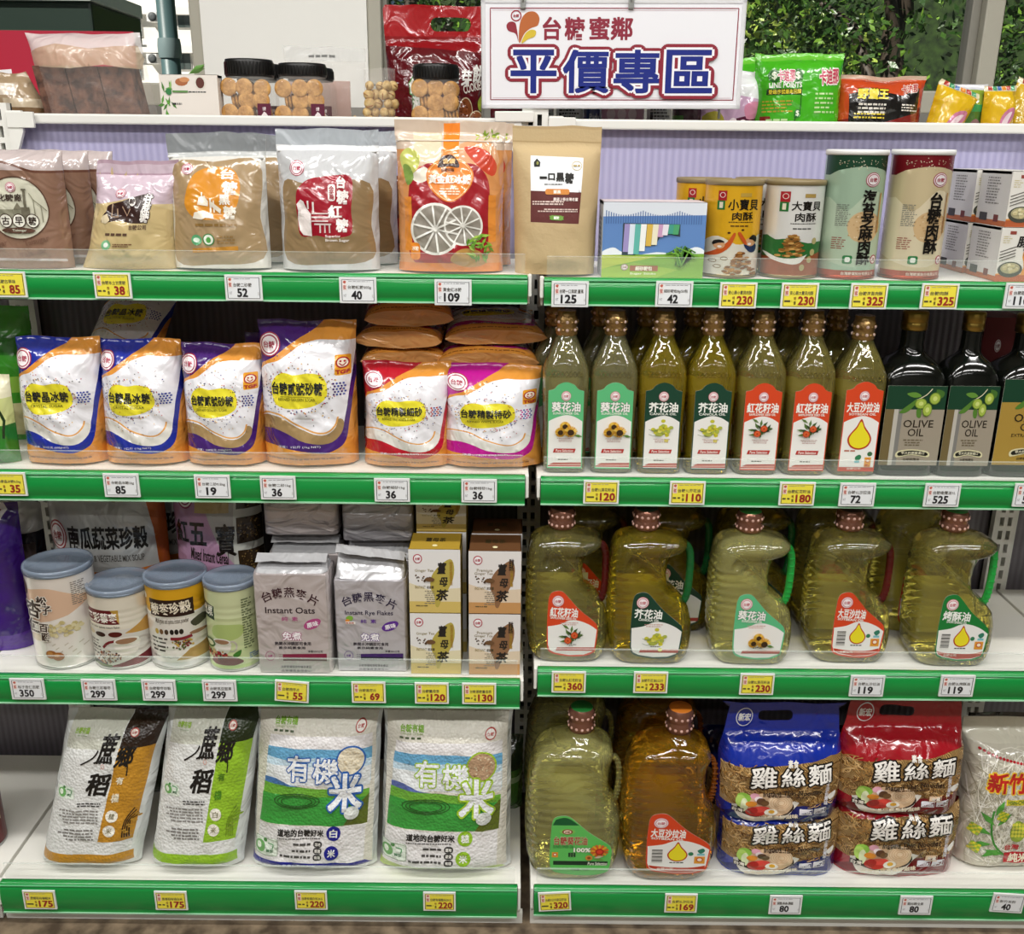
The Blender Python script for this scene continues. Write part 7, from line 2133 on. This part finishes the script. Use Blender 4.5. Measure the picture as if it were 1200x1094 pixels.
top_bag('snack_bag', 'green and yellow snack bag between the two yellow bags', 'bag', (1122, 1164, 97), .375, .045, '#8fa83a', [A('#d9dade', R(0, 0, 100, 12)), A('#d9b21e', R(0, 12, 40, 60)), A('#4f7a34', R(20, 48, 100, 100)), O('#8a6a72', smooth_pts([(40, 75), (60, 62), (85, 80), (60, 92)], 3, True)), O('#e9e2dc', E(62, 78, 10, 8)), A('#3fa05a', R(40, 38, 90, 50))], f, seed=139)
top_bag('snack_bag', 'yellow snack bag standing upright near the right end of the top deck', 'bag', (1160, 1198, 100), .345, .045, '#dcb21e', yel, f, seed=141, wr=.004)
top_bag('snack_bag', 'yellow snack bag leaning away behind the upright yellow one', 'bag', (1178, 1236, 95), .40, .045, '#d2ab24', yel, f, seed=143, turn=.3)

# ------------------------------------------------------------------ price tags
TAGS = {
    'L1': [(9, 333, 'y', '85', '黑糖古早味', 0), (132, 334.5, 'y', '38', '台糖本土甘蔗糖', 0), (285.5, 337, 'w', '52', '台糖二砂糖', 0), (419.5, 340, 'w', '40', '台糖紅糖500g', 0), (531, 342.5, 'w', '109', '黃金紅冰糖', 0)],
    'R1': [(668, 344.5, 'w', '125', '台糖一口黑糖.薑黑', 0), (790, 344.5, 'w', '42', '細砂糖包8g/50包', 0), (865, 346, 'y', '230', '安心豚小寶貝肉酥', 0), (937, 346.5, 'y', '230', '安心豚大寶貝肉酥', 0), (1018, 347, 'y', '325', '台糖海苔肉酥', 0), (1101, 347, 'y', '325', '台糖肉酥', 0), (1199, 346.5, 'w', '110', '台糖豚骨高湯', 0)],
    'L2': [(10, 567, 'y', '35', '台糖晶冰糖0.5kg', 0), (142.5, 568.5, 'w', '85', '台糖晶冰糖1kg', 0), (249, 570, 'w', '19', '台糖二砂0.5kg', 0), (326, 571.5, 'w', '36', '台糖二砂1kg', 0), (459.5, 574, 'w', '36', '台糖細砂1kg', 0), (561.5, 575, 'w', '36', '台糖特砂1kg', 0)],
    'R2': [(704.5, 576.5, 'y', '120', '台糖1L葵花籽油', 0), (805.5, 577.5, 'y', '110', '台糖1L芥花油', 0), (934, 578.5, 'y', '180', '台糖紅花籽油', 0), (1004.5, 579.5, 'w', '72', '台糖1L沙拉油', 0), (1104, 580, 'w', '525', '台糖橄欖油1L', 0), (1209, 580, 'w', '535', '台糖橄欖油', 0)],
    'L3': [(32.5, 807, 'w', '350', '松子杏仁百匯', 0), (116, 808, 'w', '299', '台糖三彩藜麥', 0), (186.5, 808.5, 'w', '299', '台糖藜麥珍穀', 0), (257.5, 809, 'w', '299', '台糖黑豆堅果', 0), (342, 810, 'y', '55', '台糖燕麥片', .08), (432, 811, 'y', '69', '台糖黑麥片', 0), (506, 812, 'y', '120', '台糖薑母茶', 0), (561.5, 812.5, 'y', '130', '台糖黑糖薑母茶', 0)],
    'R3': [(666.5, 799, 'y', '360', '台糖2L紅花籽油', 0), (762.5, 799.5, 'y', '233', '台糖芥花油2公升', 0), (887, 801.5, 'y', '230', '台糖2L葵花籽油', 0), (1016, 803.5, 'w', '119', '台糖2L沙拉油', 0), (1121.5, 803.5, 'w', '119', '台糖2L烤酥油', 0)],
    'L4': [(46.5, 1054, 'y', '175', '蔗鄉稻有機糙米', 0), (200.5, 1055, 'y', '175', '蔗鄉稻有機白米', 0), (364.5, 1054.5, 'y', '220', '台糖有機白米2KG', 0), (515, 1056, 'y', '220', '台糖有機糙米2KG', 0)],
    'R4': [(650, 1056, 'y', '320', '台糖3公升葵花籽油', -.07), (798, 1058, 'y', '169', '台糖3L沙拉油', 0), (920.5, 1060, 'w', '80', '雞絲麵', 0), (1073, 1060.5, 'w', '80', '雞絲麵全素', 0), (1181, 1058, 'w', '40', '新竹米粉', .06)]}
ordw = dict(L1='under the sugar pouches', R1='under the floss cans', L2='under the upright sugar bags', R2='under the small oil bottles', L3='under the cereal cans and boxes', R3='under the handled oil jugs', L4='under the rice bags', R4='on the bottom rail at the right')
beside = {('R1', 2): 'left', ('R1', 3): 'right', ('R1', 4): 'left', ('R1', 5): 'right', ('L2', 3): 'the tall purple bag', ('L2', 4): 'the red bag', ('L2', 5): 'the magenta bag', ('L3', 1): 'the red banded can', ('L3', 2): 'the yellow topped can', ('L3', 3): 'the pale green can',
          ('R3', 3): 'the soybean jug', ('R3', 4): 'the shortening jug', ('L4', 0): 'the gold striped rice', ('L4', 1): 'the lime striped rice', ('L4', 2): 'the blue lettered rice', ('L4', 3): 'the lime lettered rice', ('R4', 2): 'the blue noodles', ('R4', 3): 'the red noodles'}
for rk, tags in TAGS.items():
    yf, zt, zb = ROW[rk]
    for i, (px, py, kind, num, nm, rot) in enumerate(tags):
        Y = yf - .0098
        p = at(px, py, Y)
        w, h = .0555, .0385
        yel_ = kind == 'y'
        be = beside.get((rk, i))
        lab = ('yellow' if yel_ else 'white') + ' price tag reading %s ' % num
        if rk == 'R1' and i in (2, 3):
            lab += 'below the %s' % ('yellow floss can' if i == 2 else 'white floss can')
        elif rk == 'R1' and i in (4, 5):
            lab += 'below the %s tall can' % ('green' if i == 4 else 'cream')
        elif be:
            lab += 'below ' + be
        else:
            lab += ordw[rk]
        t = thing('price_tag', lab, 'price tag', (p.x, Y, p.z), 'price tags on the green rails', (0, rot * 1.0, 0))
        b = MB()
        b.box(-w / 2, -.0006, -h / 2, w / 2, .0022, h / 2, M('#e8ebea', 'gloss'), .0003)
        b.build('sleeve', t)
        cw, ch = w * .9, h * .86
        bg = '#f2e44a' if yel_ else '#eceff2'
        nc = '#9a2a24' if yel_ else '#26262a'
        x0 = .5 - .08 * len(num) + (.2 if yel_ else -.04)
        art = [O('#33363a', band(RR(.02, .025, .98, .975, .02) + [(.98, .045)], .018)), O('#f2dcd2' if yel_ else '#f4e9e6', R(.04, .05, .17, .5)), O('#c25a4a', smooth_pts([(.06, .14), (.1, .07), (.15, .1), (.12, .2)], 3, True)), T('蜜', .06, .27, .15, .46, '#c25a4a', .01),
               LN(.22, .06, .92, .14, 1, '#a8a890' if yel_ else '#9a9aa0', i, .3), T(nm, .2 if len(nm) < 9 else .19, .28, .9 if len(nm) > 5 else .75, .46, '#55504a', .01), T(num, x0, .52, x0 + .16 * len(num), .92, nc, .035),
               T('元', .92, .7, .96, .84, '#8a8478', .0)]
        art += [LN(.05, .68, .28, .8, 1, '#5a5230', i + 2, .7, 'f'), T('特', .33, .54, .4, .7, '#8a3a24', .01), T('價', .33, .74, .4, .9, '#3a2a1c', .01)] if yel_ else T('NT', .07, .68, .15, .8, '#8a8a90', .0)
        b = MB()
        sheet(b, cw, ch, lambda x, z, o: (x, -.0008 - o, z - ch / 2), bg, art, (0, 0, 1, 1), 'gloss' if False else 'satin', eps=.00012, lift=.00015)
        b.build('card', t)
